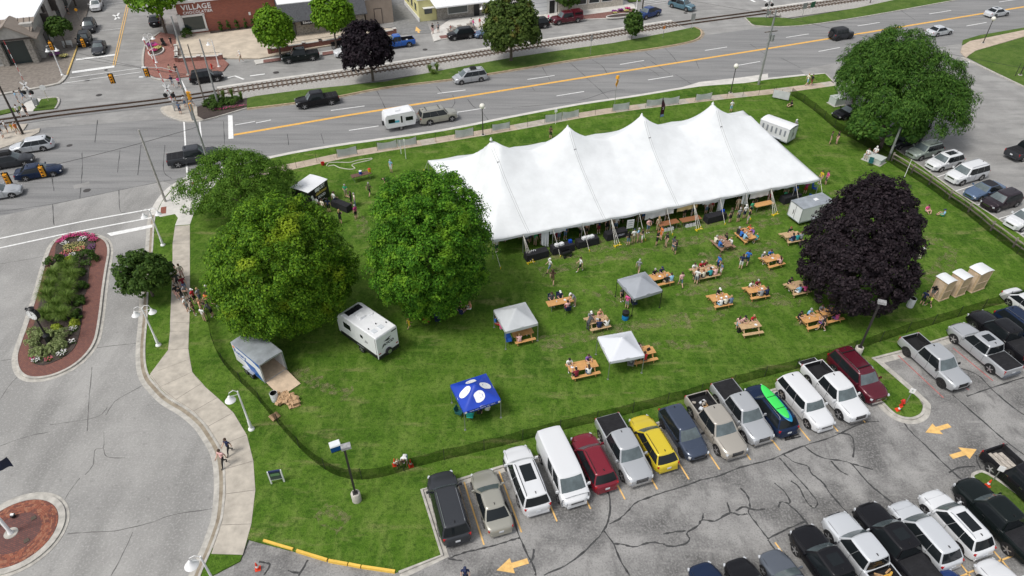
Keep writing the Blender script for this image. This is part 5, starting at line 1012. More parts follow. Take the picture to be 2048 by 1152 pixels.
# ================================================================ TRAILERS
m_wsh = M('trailer_white',(.72,.73,.74),.35,var=.06,scale=1.,obj=True); m_alu = M('brushed_aluminium',(.42,.45,.48),.4,.5,var=.25,scale=.9,obj=True); m_ply = M('plywood_deck',(.58,.45,.32),.8,var=.18,scale=2.5,obj=True)
def wheelset(r,xs,y,rad=.33):
    for x in xs:
        for s in (1,-1):
            t,w = wheelmesh(rad,False); o = mk('wheel',t,r,(x,s*y,rad)); mk('rim',w,o)
            MB().box((x,s*(y + .0),rad*2 + .06),(rad*2.5,.26,.04)).build('fender',m_alu,r)
def hitch(r,x,sgn,zc=.5):
    mb = MB(); mb.tube([(x,.5,zc),(x + sgn*1.2,0,zc)],.04,6); mb.tube([(x,-.5,zc),(x + sgn*1.2,0,zc)],.04,6); mb.tube([(x + sgn*1.05,0,.02),(x + sgn*1.05,0,.75)],.03,6); mb.build('hitch',m_blk,r)
def cargo(label,roofc,rz,L,W,H,wall,roofm,z0=.45,axle=(0,),zr=None):
    c = [G(x,y,(zr or H) + LZ) for x,y in roofc]; m = sum(c,Vector((0,0)))/len(c); r = thing('cargo_trailer',label,'trailer',(m.x,m.y,LZ),rz,'trailers on the lawn')
    return r,L,W,H,z0
# open cargo trailer with ramp (front towards +x)
r,L_,W_,H_,z0 = cargo('blue and white cargo trailer with its ramp down and boxes inside',[(464,683),(507,666),(561,702),(518,727)],R(139.5),3.9,2.05,2.35,None,None)
m_tb = M('trailer_blue',(.02,.10,.36),.35)
for s in (1,-1): MB().box((0,s*1.0,1.42),(3.9,.05,1.9)).build('side_wall',m_wsh,r)
MB().box((1.92,0,1.42),(.05,1.95,1.9)).build('front_wall',m_wsh,r); MB().box((0,0,.48),(3.86,1.95,.06)).build('floor',m_ply,r)
mb = MB(); mb.grid(lambda u,v: Vector(((u - .5)*3.98,(v - .5)*2.1,2.38 + .06*(1 - (2*v - 1) ** 2))),6,8); mb.build('roof',m_alu,r,True)
mb = MB(); mb.box((-1.95,.99,1.42),(.09,.09,1.95)); mb.box((-1.95,-.99,1.42),(.09,.09,1.95)); mb.box((-1.95,0,2.35),(.09,2.06,.1)); mb.box((-1.95,0,.45),(.09,2.06,.08)); mb.build('door_frame',m_alu,r)
MB().box((-2.85,0,.245),(1.85,1.85,.06),rot=Matrix.Rotation(-.235,3,'Y')).build('ramp',m_ply,r); MB().box((-2.85,0,.205),(1.88,1.9,.03),rot=Matrix.Rotation(-.235,3,'Y')).build('ramp_skin',m_blk,r)
sw = MB(); sw.add([(-1.9,1.03,.5),(-.3,1.03,.5),(.5,1.03,1.45),(-1.0,1.03,1.45)],[(0,1,2,3)][:1]); sw.add([(1.2,1.03,2.2),(1.9,1.03,2.35),(-1.9,1.03,2.35),(-1.9,1.03,1.9),(-.9,1.03,2.15)],[(0,1,2,3,4)]); sw.build('blue_graphic',m_tb,r)
text('side_lettering','Rotary',.62,m_tb,r,(.95,1.034,1.72),(math.pi/2,0,math.pi),.004,bold=.01); MB().box((.75,1.032,1.28),(1.4,.01,.05)).build('blue_line',m_tb,r)
MB().lathe([(.14,1.028),(.14,1.036)],14,(1.7,0,2.05),axis='Y').build('orange_badge',M('badge_orange',(.7,.2,.03),.5),r)
wheelset(r,(-.35,.35),1.12,.30); hitch(r,1.95,1)
m_card = M('cardboard',(.46,.30,.17),.85,var=.25,scale=3,obj=True)
def boxat(label,p,d,rz,tilt,group,name='cardboard_box'):
    mb = MB(); mb.box((0,0,d[2]/2),d)
    for s in (1,-1): mb.box((s*d[0]*.62,0,d[2]),(d[0]*.4,d[1],.015),rot=Matrix.Rotation(s*.6,3,'Y'))
    o = mb.build(name,m_card,None,loc=p); o.rotation_euler = (tilt,tilt*.6,rz); return tag(o,label,'box',group)
for i in range(6): p = local(r,1.3 - .35*(i % 3),-.6 + .5*(i // 3)*2*.5,.51); boxat('cardboard box stowed inside the blue and white trailer',p,(.4,.35,.35 + .3*rnd.random()),r.rotation_euler.z + rnd.random(),0,'boxes inside the trailer')
for i in range(22):
    g = G(575 + rnd.gauss(0,11),800 + rnd.gauss(0,6),LZ); boxat('flattened cardboard box in the heap by the ramp',(g.x,g.y,LZ + .02 + .16*rnd.random()),(rnd.uniform(.3,.55),rnd.uniform(.25,.45),rnd.uniform(.08,.32)),rnd.random()*6,rnd.uniform(-.5,.5),'cardboard heap by the ramp')
g = G(589,812,LZ); boxat('single flat cardboard box apart from the heap on its camera side',(g.x,g.y,LZ + .02),(.55,.45,.12),.5,.1,'cardboard heap by the ramp')
g = G(548,836,LZ); boxat('brown cardboard scrap lying against the black fence',(g.x,g.y,LZ + .02),(.5,.5,.25),1.,.4,None)
def barrel(label,px,py,colr,band=None,rr_=.29,h=.85,open_=True,name='trash_barrel'):
    g = G(px,py,LZ); r = thing(name,label,'barrel',(g.x,g.y,LZ),0,'barrels'); mb = MB(); mb.lathe([(rr_*.93,0),(rr_,.02),(rr_,h*.33),(rr_*1.03,h*.34),(rr_,h*.36),(rr_,h*.66),(rr_*1.03,h*.67),(rr_,h*.69),(rr_,h),(rr_*.93,h),(rr_*.9,h*.55),(.02,h*.5)],18); mb.m = [1 if i >= 9*18 else 0 for i in range(len(mb.f))]
    mb.build('drum',[colr,m_blk],r,True); 
    if band: MB().lathe([(rr_*1.012,h*.62),(rr_*1.06,h*.66),(rr_*1.06,h*1.0),(rr_*.93,h*1.01)],18).build('bin_liner',band,r,True)
    return r
barrel('white drum beside the ramp and cardboard',551,800,m_wsh,h=.8); barrel('blue drum with black liner by the grey canopy',1250,638,M('drum_blue',(.01,.17,.42),.4),m_blk); barrel('white drum with black liner near the wooden toilets',1819,613,m_wsh,h=.95)
# travel trailer
c = [G(x,y,2.95) for x,y in ((719,600),(784,647),(744,673),(683,634))]; m = sum(c,Vector((0,0)))/4
r = thing('travel_trailer','white camper trailer with dark lettering on its rear between two maples','trailer',(m.x,m.y,LZ),R(139),'trailers on the lawn')
LL,WW = 4.9,2.15; mb = MB()
for i,(x,zb_,zt_) in enumerate([(-2.45,.75,2.75),(-2.40,.6,2.88),(1.9,.6,2.88),(2.3,.65,2.7),(2.6,.9,2.2),(2.55,.75,1.2)]):
    mb.v += [(x,-WW/2,zb_),(x,WW/2,zb_),(x,WW/2,zt_ - .05),(x,WW/2 - .07,zt_),(x,-WW/2 + .07,zt_),(x,-WW/2,zt_ - .05)]
for i in range(5):
    for k in range(6): mb.f.append((i*6 + k,i*6 + (k + 1) % 6,(i + 1)*6 + (k + 1) % 6,(i + 1)*6 + k))
mb.f += [(5,4,3,2,1,0),tuple(30 + k for k in range(6))]; mb.m = [0]*len(mb.f); mb.build('shell',M('camper_white',(.74,.75,.76),.35,var=.05,scale=2,obj=True),r)
for s in (1,-1):
    MB().box((0,s*(WW/2 + .008),.78),(4.7,.02,.36)).build('dark_skirt',m_blk,r); MB().box((-2.3,s*(WW/2 + .006),1.7),(.03,.015,2.1)).build('corner_trim',m_blk,r)
    for x,z,w,h_ in ((1.3,2.0,.9,.55),(-.55,2.0,.3,.3)): MB().box((x,s*(WW/2 + .01),z),(w,.02,h_)).build('window',m_glass,r)
    text('side_mark','Jay',.32,m_blk,r,(-1.1,s*(WW/2 + .012),1.75),(math.pi/2,0,math.pi if s > 0 else 0),.003,shear=.3)
MB().box((-2.475,0,.72),(.06,2.1,.32)).build('rear_bumper',m_blk,r); MB().lathe([(.30,-2.66),(.32,-2.62),(.32,-2.5),(.3,-2.47)],18,(0,.05,.95),axis='X').build('spare_wheel',m_tyre,r,True); MB().lathe([(.19,-2.67),(.19,-2.6)],12,(0,.05,.95),axis='X').build('spare_rim',m_rim,r)
text('rear_lettering','JAYCO',.38,m_blk,r,(-2.475,0,1.75),(math.pi/2,0,-math.pi/2),.004,shear=.35,bold=.008)
bd = MB(); bd.add([(-2.48,.35,2.12),(-2.48,-.05,2.22),(-2.48,-.42,2.3),(-2.48,-.1,2.1),(-2.48,-.38,2.02),(-2.48,.05,2.02)],[(0,1,3,5),(1,2,3),(3,4,5)]); bd.build('bird_emblem',m_blk,r)
MB().box((-2.478,-.75,2.62),(.02,.5,.08)).build('brake_light',m_blk,r)
for s in (.9,-.9): MB().box((-2.478,s,1.15),(.02,.2,.09)).build('tail_light',m_tl,r)
MB().box((.55,.1,2.96),(.75,.6,.18),tx=.85,ty=.85).build('air_conditioner',m_wsh,r); MB().lathe([(.24,2.88),(.22,2.95)],14,(.2,-.65,0)).build('roof_vent',m_wsh,r); MB().box((1.6,0,2.9),(.6,1.5,.03)).build('solar_panel',M('solar_dark',(.012,.012,.016),.15),r)
for y in (.55,-.15): MB().box((-1.65,y,2.9),(.45,.4,.04)).build('skylight',M('skylight_lens',(.6,.63,.66),.2),r)
for x,y in ((-1.15,.7),(-1.6,-.75),(-1.1,-.1)): MB().lathe([(.05,2.88),(.05,2.98)],8,(x,y,0)).build('vent_pipe',m_blk,r)
wheelset(r,(-.2,),WW/2 - .1,.34); hitch(r,2.4,1,.55)
# food trailer
c = [G(x,y,2.6) for x,y in ((618,349),(653,362),(616,388),(585,373))]; m = sum(c,Vector((0,0)))/4; m_fb = M('food_trailer_black',(.012,.012,.014),.35)
r = thing('food_trailer','black food trailer with white roof and gold script lettering','trailer',(m.x,m.y,LZ),R(63),'trailers on the lawn')
MB().box((0,0,1.5),(3.1,2.3,2.1)).build('shell',m_fb,r); mb = MB(); mb.grid(lambda u,v: Vector(((u - .5)*3.2,(v - .5)*2.4,2.56 + .06*(1 - (2*v - 1) ** 2))),4,6); mb.build('roof',m_wsh,r,True)
y = -1.158; rt = (math.pi/2,0,0)
text('lettering','JUST',.52,m_ink,r,(.55,y,2.2),rt,.003,bold=.014); text('script_lettering','delicious',.5,M('gold_paint',(.62,.50,.10),.5),r,(.3,y,1.72),rt,.003,shear=.4,bold=.008); text('lettering','FOOD',.42,m_ink,r,(.35,y,1.22),rt,.003,bold=.012)
text('web_line','(989) 305-8108',.16,m_ink,r,(.2,y,.72),rt,.003); MB().box((-.25,y,2.2),(.55,.01,.35)).build('menu_print',m_wsh,r)
mb = MB()
for x,z in ((-1.0,1.5),(-.8,1.2),(-1.15,1.15),(-1.1,1.8)): mb.lathe([(.17,y - .004),(.17,y + .004)],8,(x,0,z),axis='Y')
struct(mb.build('white_blossom_print',m_ink,r),'stuff'); MB().box((1.62,-.6,1.4),(.15,.35,1.2)).build('propane_locker',m_wsh,r); MB().lathe([(.2,2.6),(.2,2.85)],12,(-.9,.3,0)).build('roof_vent',m_wsh,r)
wheelset(r,(-.1,),1.06,.32); hitch(r,1.5,1)
# closed cargo trailers
for lab,rc_,rz,L_,W_,H_,dark in [('white closed cargo trailer with ribbed roof beside the purple tree',((1586,402),(1646,384),(1663,402),(1607,419)),R(22.5),4.0,1.85,2.15,0),('white restroom trailer with round roof at the end of the tent',((1534,239),(1553,235),(1588,249),(1562,254)),R(-47),4.0,2.0,2.2,1)]:
    c = [G(x,y,H_ + LZ) for x,y in rc_]; m = sum(c,Vector((0,0)))/4; r = thing('cargo_trailer',lab,'trailer',(m.x,m.y,LZ),rz,'trailers on the lawn')
    MB().box((0,0,.42 + (H_ - .42)/2),(L_,W_,H_ - .42)).build('shell',m_wsh,r); mb = MB(); mb.grid(lambda u,v: Vector(((u - .5)*(L_ + .06),(v - .5)*(W_ + .06),H_ + .01 + (.16 if dark else .04)*(1 - (2*v - 1) ** 2))),6,8); mb.build('roof',m_wsh if dark else m_alu,r,True)
    e = -1 if not dark else 1
    mb = MB(); [mb.box((e*(L_/2 + .01),s*W_*.485,.42 + (H_ - .42)/2),(.05,.07,H_ - .45)) for s in (1,-1)]; mb.box((e*(L_/2 + .01),0,H_ - .03),(.05,W_,.08)); mb.box((e*(L_/2 + .01),0,.46),(.05,W_,.08)); mb.build('door_frame',m_alu,r)
    MB().box((e*(L_/2 + .012),0,.42 + (H_ - .42)/2),(.03,.02,H_ - .6)).build('door_gap',m_blk,r); MB().box((e*(L_/2 + .03),.2,1.2),(.03,.06,.5)).build('door_latch',m_blk,r)
    for s in (1,-1): MB().box((0,s*(W_/2 + .004),.5),(L_,.02,.14)).build('kick_plate',m_alu,r)
    wheelset(r,(-.1,) if not dark else (0,.75),W_/2 + .06,.3); hitch(r,-e*L_/2,-e)
    MB().box((-.4*e,0,H_ + .08),(.4,.4,.08)).build('roof_vent',m_wsh,r)
    if dark:
        for i in range(6): MB().box((-1.5 + i*.6,-(W_/2 + .006),1.5),(.22,.015,.75)).build('side_print',M('print_grey',(.25,.27,.30),.6),r); 
# caravan behind the gold suv
p = local(tow,-5.05,0); r = thing('caravan','small vintage white caravan with turquoise stripe on the road','caravan',(p.x,p.y,0),tow.rotation_euler.z); m_tq = M('turquoise',(.06,.42,.55),.4)
prof = [(-1.95,.55),(-2.1,1.0),(-2.0,2.0),(-1.8,2.3),(1.5,2.42),(1.85,2.2),(1.98,1.5),(1.75,.6)]; mb = MB(); n = len(prof)
mb.add([(x,-1.02,z) for x,z in prof] + [(x,1.02,z) for x,z in prof],[tuple(range(n)),tuple(range(2*n - 1,n - 1,-1))] + [((i + 1) % n,i,i + n,(i + 1) % n + n) for i in range(n)]); mb.build('shell',m_wsh,r,True,30)
for s in (1,-1):
    MB().box((-.6,s*1.025,1.35),(1.9,.012,.28)).build('stripe',m_tq,r)
    for x,w in ((-1.25,.85),(1.05,.95)): MB().box((x,s*1.03,1.5),(w,.02,.5)).build('louvre_window',m_glass,r)
    MB().box((.05,s*1.028,1.35),(.62,.02,1.55)).build('door',m_wsh,r)
MB().box((.05,-1.045,1.55),(.22,.012,.9)).build('door_louvre',m_glass,r); MB().box((-.2,0,2.44),(.6,.6,.1)).build('roof_vent',m_wsh,r); wheelset(r,(-.1,),.85,.31); hitch(r,1.85,1); MB().lathe([(.3,-.09),(.3,.09)],14,(-2.2,0,.95),axis='X').build('spare_wheel',m_tyre,r)
# ================================================================ WOODEN TOILET BOOTHS
m_ply2 = M('booth_plywood',(.50,.37,.23),.8,var=.2,scale=2.5,obj=True)
for lab,px,py,w,h_ in [('wooden toilet booth with white roof, smallest and nearest the drum',1882,600,1.15,2.0),('wooden toilet booth with white roof in the middle of three',1914,592,1.15,2.0),('wooden toilet booth with white roof, widest of three',1950,582,1.6,2.1)]:
    g = G(px,py,LZ); r = thing('toilet_booth',lab,'toilet booth',(g.x,g.y + .55,LZ),R(24),'wooden toilet booths'); MB().box((0,0,h_/2 + .05),(w,1.15,h_ - .1)).build('shell',m_ply2,r)
    mb = MB(); mb.grid(lambda u,v: Vector(((u - .5)*(w + .12),(v - .5)*1.3,h_ + .05 + .14*(1 - (2*u - 1) ** 2))),8,4); mb.build('roof',m_tent,r,True); MB().box((0,0,.05),(w + .1,1.25,.1)).build('skid_base',m_ply,r)
    for s in (1,-1): MB().box((s*(w/2 - .04),-.585,h_/2 + .05),(.08,.03,h_ - .12)).build('corner_batten',m_ply,r)
    MB().box((0,-.59,1.0),(w - .2,.03,.08)).build('cross_batten',m_ply,r); MB().box((-w/2 - .012,0,h_/2),(.03,.8,h_ - .3)).build('door',m_ply,r)
# ================================================================ PICNIC TABLES
m_pine = M('fresh_pine',(.56,.30,.11),.7,var=.16,scale=3,obj=True); m_pine2 = M('weathered_pine',(.48,.33,.18),.75,var=.18,scale=3,obj=True)
PTM = {}
def ptable(label,p1,p2,L_=2.4,mat=None,name='picnic_table',bench=True):
    a,b = G(*p1,.75 + LZ),G(*p2,.75 + LZ); m = (a + b)/2; r = thing(name,label,'picnic table' if bench else 'table',(m.x,m.y,LZ),ang(a,b),'picnic tables on the lawn'); mat = mat or m_pine
    for i in range(5): MB().box((0,(i - 2)*.152,.745),(L_,.142,.04)).build('top_plank',mat,r)
    for s in ((1,-1) if bench else ()):
        for i in (0,1): MB().box((0,s*(.66 + .145*i),.44),(L_,.135,.04)).build('bench_plank',mat,r)
    for x in (-L_*.36,L_*.36):
        if bench:
            for s in (1,-1): MB().tube([(x,s*.30,.72),(x,s*.72,.02)],.045,4).build('leg',mat,r)
            MB().box((x,0,.40),(.04,1.6,.09)).build('crossbar',mat,r)
        else:
            for s in (1,-1): MB().box((x,s*.3,.36),(.04,.04,.72)).build('leg',m_pole,r)
        MB().box((x,0,.70),(.04,.7,.05)).build('top_batten',mat,r)
    return r
TB = {}
for k,lab,a,b,L_,mt,bn in [('A','orange wooden table without benches near the pale grey canopy',(1096,608),(1143,598),2.4,None,False),('B','wooden picnic table below the grey canopy with a leaning man',(1179,643),(1211,636),1.9,m_pine2,True),('C','long wooden picnic table left of the white canopy',(1138,738),(1194,726),2.4,None,True),('D','wooden picnic table half under the white canopy',(1262,709),(1308,699),2.1,None,True),('E','picnic table with empty near bench by the backpack',(1481,653),(1518,647),1.9,m_pine2,True),('F','picnic table with two people in white caps',(1424,598),(1456,592),1.8,None,True),('G','picnic table right of the white caps table',(1494,582),(1532,575),1.9,None,True),
 ('H','cluttered picnic table at the foot of the purple tree',(1606,641),(1642,632),1.9,None,True),('I','picnic table mostly hidden by the left side of the purple tree',(1580,574),(1612,567),1.9,m_pine2,True),('J','crowded picnic table with people on both sides in mid lawn',(1386,544),(1434,534),2.4,m_pine2,True),('K','picnic table just behind the grey canopy',(1302,557),(1337,549),2.2,None,True),('L','brown picnic table set crosswise nearest the tent entrance',(1438,474),(1457,491),1.9,M('old_brown_wood',(.28,.17,.11),.8,var=.2,scale=3,obj=True),True),('M','picnic table set crosswise below the tent edge',(1486,459),(1504,475),1.9,None,True),('N','picnic table beside the white closed trailer',(1567,472),(1600,466),1.8,m_pine2,True),('O','picnic table left of the purple tree at its middle height',(1528,521),(1562,512),1.9,None,True),('Q','second picnic table end to end under the purple tree',(1648,628),(1676,621),1.8,None,True),('R','wooden table under the pale grey canopy',(1030,668),(1060,661),1.8,None,True)]:
    TB[k] = ptable(lab,a,b,L_,mt,bench=bn,name='picnic_table' if bn else 'wooden_table')
# ---- cloth covered serving tables
m_cloth = M('black_tablecloth',(.014,.014,.017),.85,var=.3,scale=5,obj=True)
def ctable(label,p1,p2,mat=None,name='serving_table',L_=2.3,drape=True,top=None):
    a,b = G(*p1,.78 + LZ),G(*p2,.78 + LZ); m = (a + b)/2; r = thing(name,label,'table',(m.x,m.y,LZ),ang(a,b),'serving tables')
    if drape:
        mb = MB(); mb.box((0,0,.75),(L_,.78,.05)); N = 44
        def edge(t):
            w,h_ = L_/2,.39; q = (t % 1)*4; s = int(q); f = q - s; pts = [(-w,-h_),(w,-h_),(w,h_),(-w,h_)]; A,B = pts[s % 4],pts[(s + 1) % 4]; return A[0] + (B[0] - A[0])*f,A[1] + (B[1] - A[1])*f
        mb.grid(lambda u,v: Vector((edge(u)[0]*(1 + v*.03 + .012*math.sin(u*120)*v),edge(u)[1]*(1 + v*.10 + .03*math.sin(u*120)*v),.77 - v*.70)),N,3); mb.build('tablecloth',mat or m_cloth,r,True,50)
    else: MB().box((0,0,.75),(L_,.76,.04)).build('tabletop',mat,r)
    for x in (-.9,.9):
        for s in (-.28,.28): MB().box((x*L_/2.3,s,.36),(.035,.035,.72)).build('leg',m_pole,r)
    return r
ST = [ctable('black cloth serving table at the left end of the tent front',(1051,508),(1095,497)),ctable('black cloth serving table with bowls and blue box, second along the tent',(1102,494),(1148,484)),ctable('black cloth serving table with white coolers, third along the tent',(1152,482),(1197,471)),ctable('black cloth table with white printed logo at the tent front',(1208,467),(1256,456)),
      ctable('brown wooden counter by the tan banner, left one',(1319,449),(1354,441),M('brown_counter',(.26,.11,.05),.6),drape=False),ctable('brown wooden counter by the tan banner, right one',(1361,441),(1401,433),M('brown_counter',(.26,.11,.05),.6),drape=False),ctable('black cloth table right of the brown counters',(1411,433),(1452,423)),ctable('orange wooden counter under the tent edge',(1508,411),(1545,403),m_pine,drape=False),ctable('black cloth table in shade at the right end of the tent',(1566,394),(1600,385)),ctable('black cloth table left of the food trailer queue',(666,398),(698,411)),ctable('brown folding table with two drink coolers',(705,352),(739,344),M('brown_top',(.13,.07,.05),.6),drape=False)]
text('table_logo','ROTARY',.26,M('logo_grey',(.45,.45,.55),.6),ST[3],(.25,-.44,.45),(math.pi/2 - .1,0,0),.003,bold=.006)
def small(label,name,cat,mb,mats,p,rz=0.,smooth=False,group=None): o = mb.build(name,mats,None,smooth,loc=p,rz=rz); return tag(o,label,cat,group)
def cooler(label,r,x,colr,lid):
    p = local(r,x,0,.775); t = thing('drink_cooler',label,'cooler',p,0,'drink coolers'); MB().lathe([(.15,0),(.17,.03),(.17,.36),(.15,.38)],14).build('drum',colr,t,True); MB().lathe([(.175,.38),(.175,.42),(.12,.46)],14).build('lid',lid,t,True); MB().box((0,-.19,.06),(.03,.06,.04)).build('tap',m_wsh,t)
cooler('blue drink cooler with white lid on the brown folding table',ST[10],-.05,M('cooler_blue',(.01,.06,.42),.4),m_wsh); cooler('yellow drink cooler with red lid on the brown folding table',ST[10],1.0,M('cooler_yellow',(.7,.42,.01),.4),M('cooler_red',(.5,.03,.02),.4))
for r_,xs,nm in ((ST[1],(-.6,-.1),'second'),(ST[2],(-.35,.1,.5),'third')):
    for i,x in enumerate(xs): small(f'white lidded container on the {nm} serving table, ' + ['left','middle','right'][i if nm == 'third' else i*2] + ' one','white_container','container',MB().box((0,0,.11),(.42,.36,.22),tx=.92,ty=.92),m_wsh,local(r_,x,.02,.776),r_.rotation_euler.z + .2)
small('blue box on the second serving table','blue_box','box',MB().box((0,0,.14),(.3,.3,.28)),M('cooler_blue',(.01,.06,.42),.4),local(ST[1],.85,.1,.776),.4); small('blue box on the black cloth table right of the counters','blue_box','box',MB().box((0,0,.12),(.25,.25,.24)),M('cooler_blue',(.01,.06,.42),.4),local(ST[6],.95,.1,.776),.4)
for i in range(5): small('white cup in the cluster on the leftmost serving table','paper_cup','cup',MB().lathe([(.035,0),(.045,.12)],8),m_wsh,local(ST[0],-.55 + .12*i,.1 + .1*(i % 2),.776),group='cups on the leftmost serving table')
for i in range(6): small(f'white gallon jug under the {["left", "right"][i // 3]} brown counter, ' + ['first','second','third'][i % 3] + ' from its left','plastic_jug','jug',MB().box((0,0,.16),(.34,.28,.32),tx=.8,ty=.8),m_wsh,local(ST[4 + i // 3],-.45 + .42*(i % 3),-.25,0),ST[4].rotation_euler.z)
g = G(1258,470,LZ); r = thing('poster_board','white poster sign standing at the tent front','sign',(g.x,g.y,LZ),.25); MB().box((0,0,1.35),(.75,.03,1.0)).build('board',m_wsh,r); [MB().box((s*.33,.03,.9),(.04,.04,1.8)).build('leg',m_pole,r) for s in (1,-1)]
for i in range(3): MB().box((0,-.019,1.65 - i*.25),(.5,.006,.06)).build('print_line',M('print_grey',(.25,.27,.30),.6),r)
g = G(1132,512,LZ); r = thing('garden_cart','black wire garden wagon with pull handle on the grass','cart',(g.x,g.y,LZ),ROAD + .1)
for s in (1,-1):
    MB().box((0,s*.28,.5),(1.0,.02,.28)).build('side_mesh',m_blk,r); MB().box((s*.5,0,.5),(.02,.56,.28)).build('end_mesh',m_blk,r)
    for x in (-.35,.35): MB().lathe([(.13,-.04),(.15,0),(.13,.04)],12,(x,s*.32,.15),axis='Y').build('wheel',m_tyre,r)
MB().box((0,0,.36),(1.0,.56,.03)).build('floor',m_blk,r); MB().tube([(-.5,0,.35),(-1.3,0,.5)],.015,5).build('handle',m_blk,r)
# hose, bucket, flag banner, utility boxes
mb = MB(); hp = smoothline(GP([(653,332),(658,326),(672,325),(700,325),(715,321),(740,317),(744,318),(738,321),(712,327),(704,331),(710,337),(700,339),(680,336),(668,331),(656,333)],LZ),6); mb.tube([(p.x,p.y,LZ + .03) for p in hp],.05,5); tag(mb.build('garden_hose',M('pale_hose',(.55,.52,.45),.8),None,True),'pale looped hose lying on the grass by the fence','hose')
small('red bucket on the grass by the fence','red_bucket','bucket',MB().lathe([(.17,0),(.22,.36),(.19,.36),(.16,.05)],14),M('bucket_red',(.5,.02,.02),.4),G3(646,330,LZ),smooth=True)
g = G(1318,246,LZ); r = thing('feather_flag','dark maroon feather banner behind the tent','banner',(g.x,g.y,LZ),.4); MB().tube([(0,0,0),(0,0,3.0),(.1,0,3.5)],.02,5).build('pole',m_blk,r)
mb = MB(); mb.grid(lambda u,v: Vector((.02 + u*.55*(1 - max(0,v - .6)*2.2),.03*math.sin(v*9),.8 + v*2.65)),4,14); mb.build('flag',M('flag_maroon',(.05,.012,.02),.7),r,True); text('flag_letter','S',.5,m_ink,r,(.3,-.05,2.0),(math.pi/2,0,0),.003); MB().box((.3,-.02,1.0),(.5,.02,.3)).build('flag_patch',M('flag_blue',(.2,.3,.5),.7),r)
m_util = M('utility_box_grey',(.46,.50,.47),.5)
for lab,px,py,d,rz in [('pale green utility cabinet under the feathery tree',1672,208,(1.6,1.3,1.0),R(20)),('pale slab-like utility box two people sit on',1747,322,(2.1,1.3,.6),R(-50))]:
    g = G(px,py,LZ); r = thing('utility_box',lab,'utility box',(g.x,g.y,LZ),rz); MB().box((0,0,d[2]/2 + .04),(d[0],d[1],d[2] - .02)).build('cabinet',m_util,r); MB().box((0,0,d[2] + .06),(d[0] + .08,d[1] + .08,.06)).build('lid',m_util,r); MB().box((0,0,.03),(d[0] + .3,d[1] + .3,.06)).build('plinth',m_concl,r)
g = G(672,898,LZ); r = thing('election_box','blue and white box on the grass behind the parking lamp','box',(g.x,g.y,LZ),R(25)); MB().box((0,0,.32),(.75,.55,.5)).build('body',M('box_blue',(.01,.09,.36),.5),r); MB().box((0,0,.60),(.78,.58,.08),tx=.9,ty=.85).build('lid',m_wsh,r)
# portable chairs
def chair(label,px,py,colr,rz,z=LZ):
    g = G(px,py,z); r = thing('camp_chair',label,'chair',(g.x,g.y,z),rz,'camp chairs'); MB().box((0,0,.42),(.48,.48,.04)).build('seat',colr,r); MB().box((0,.26,.70),(.48,.04,.5),rot=Matrix.Rotation(-.25,3,'X')).build('backrest',colr,r)
    for x in (-.24,.24):
        for y_ in (-.24,.24): MB().tube([(x,y_,0),(-x*.2,y_*.6,.42)],.014,5).build('leg',m_blk,r)
        MB().box((x,0,.62),(.06,.46,.03)).build('armrest',colr,r)
    return r
m_chb = M('chair_blue',(.01,.07,.32),.7); m_chn = M('chair_navy',(.012,.02,.06),.7); m_cht = M('chair_teal',(.02,.38,.34),.7); m_chr2 = M('chair_red',(.45,.015,.03),.7); m_chg = M('chair_green',(.01,.09,.09),.7)
for lab,x,y,cl,rz in [('blue camp chair in front of the pale grey canopy',1017,687,m_chb,.3),('red camp chair under the dark green maple',853,648,m_chr2,.4),('navy lounge chair under the dark green maple',876,646,m_chn,.2),('dark green camp chair left of the blue canopy front',919,832,m_chg,1.2),('teal camp chair under the blue canopy front',941,838,m_cht,3.0),('blue folding chair at the right end of the tent',1627,383,m_chb,.8),('blue folding chair beside the white closed trailer',1622,402,m_chb,2.2),('dark green camp chair by the utility box',1739,331,m_chg,-.5),('grey folding chair under the white canopy',1260,735,m_pole,-.2),('black chair under the grey canopy',1267,613,m_chn,.3)]: chair(lab,x,y,cl,rz)
# hedge of bare branches by the food trailer
rs = np.random.RandomState(5); g = G(598,390,LZ); mb = MB()
for i in range(40):
    d = Vector(rs.normal(size=3)); d.z = abs(d.z) + .3; d.normalize(); q = d*rs.uniform(.8,1.9); s = d*.5 + Vector(rs.normal(size=3))*.1; mb.tube([Vector((0,0,.5)),s + Vector((0,0,.6)),q + Vector((0,0,.7))],[.03,.02,.006],4)
tag(mb.build('bare_shrub',M('bare_twig',(.15,.12,.10),.9),None,loc=(g.x,g.y,LZ)),'bare grey branching shrub behind the food trailer','shrub')
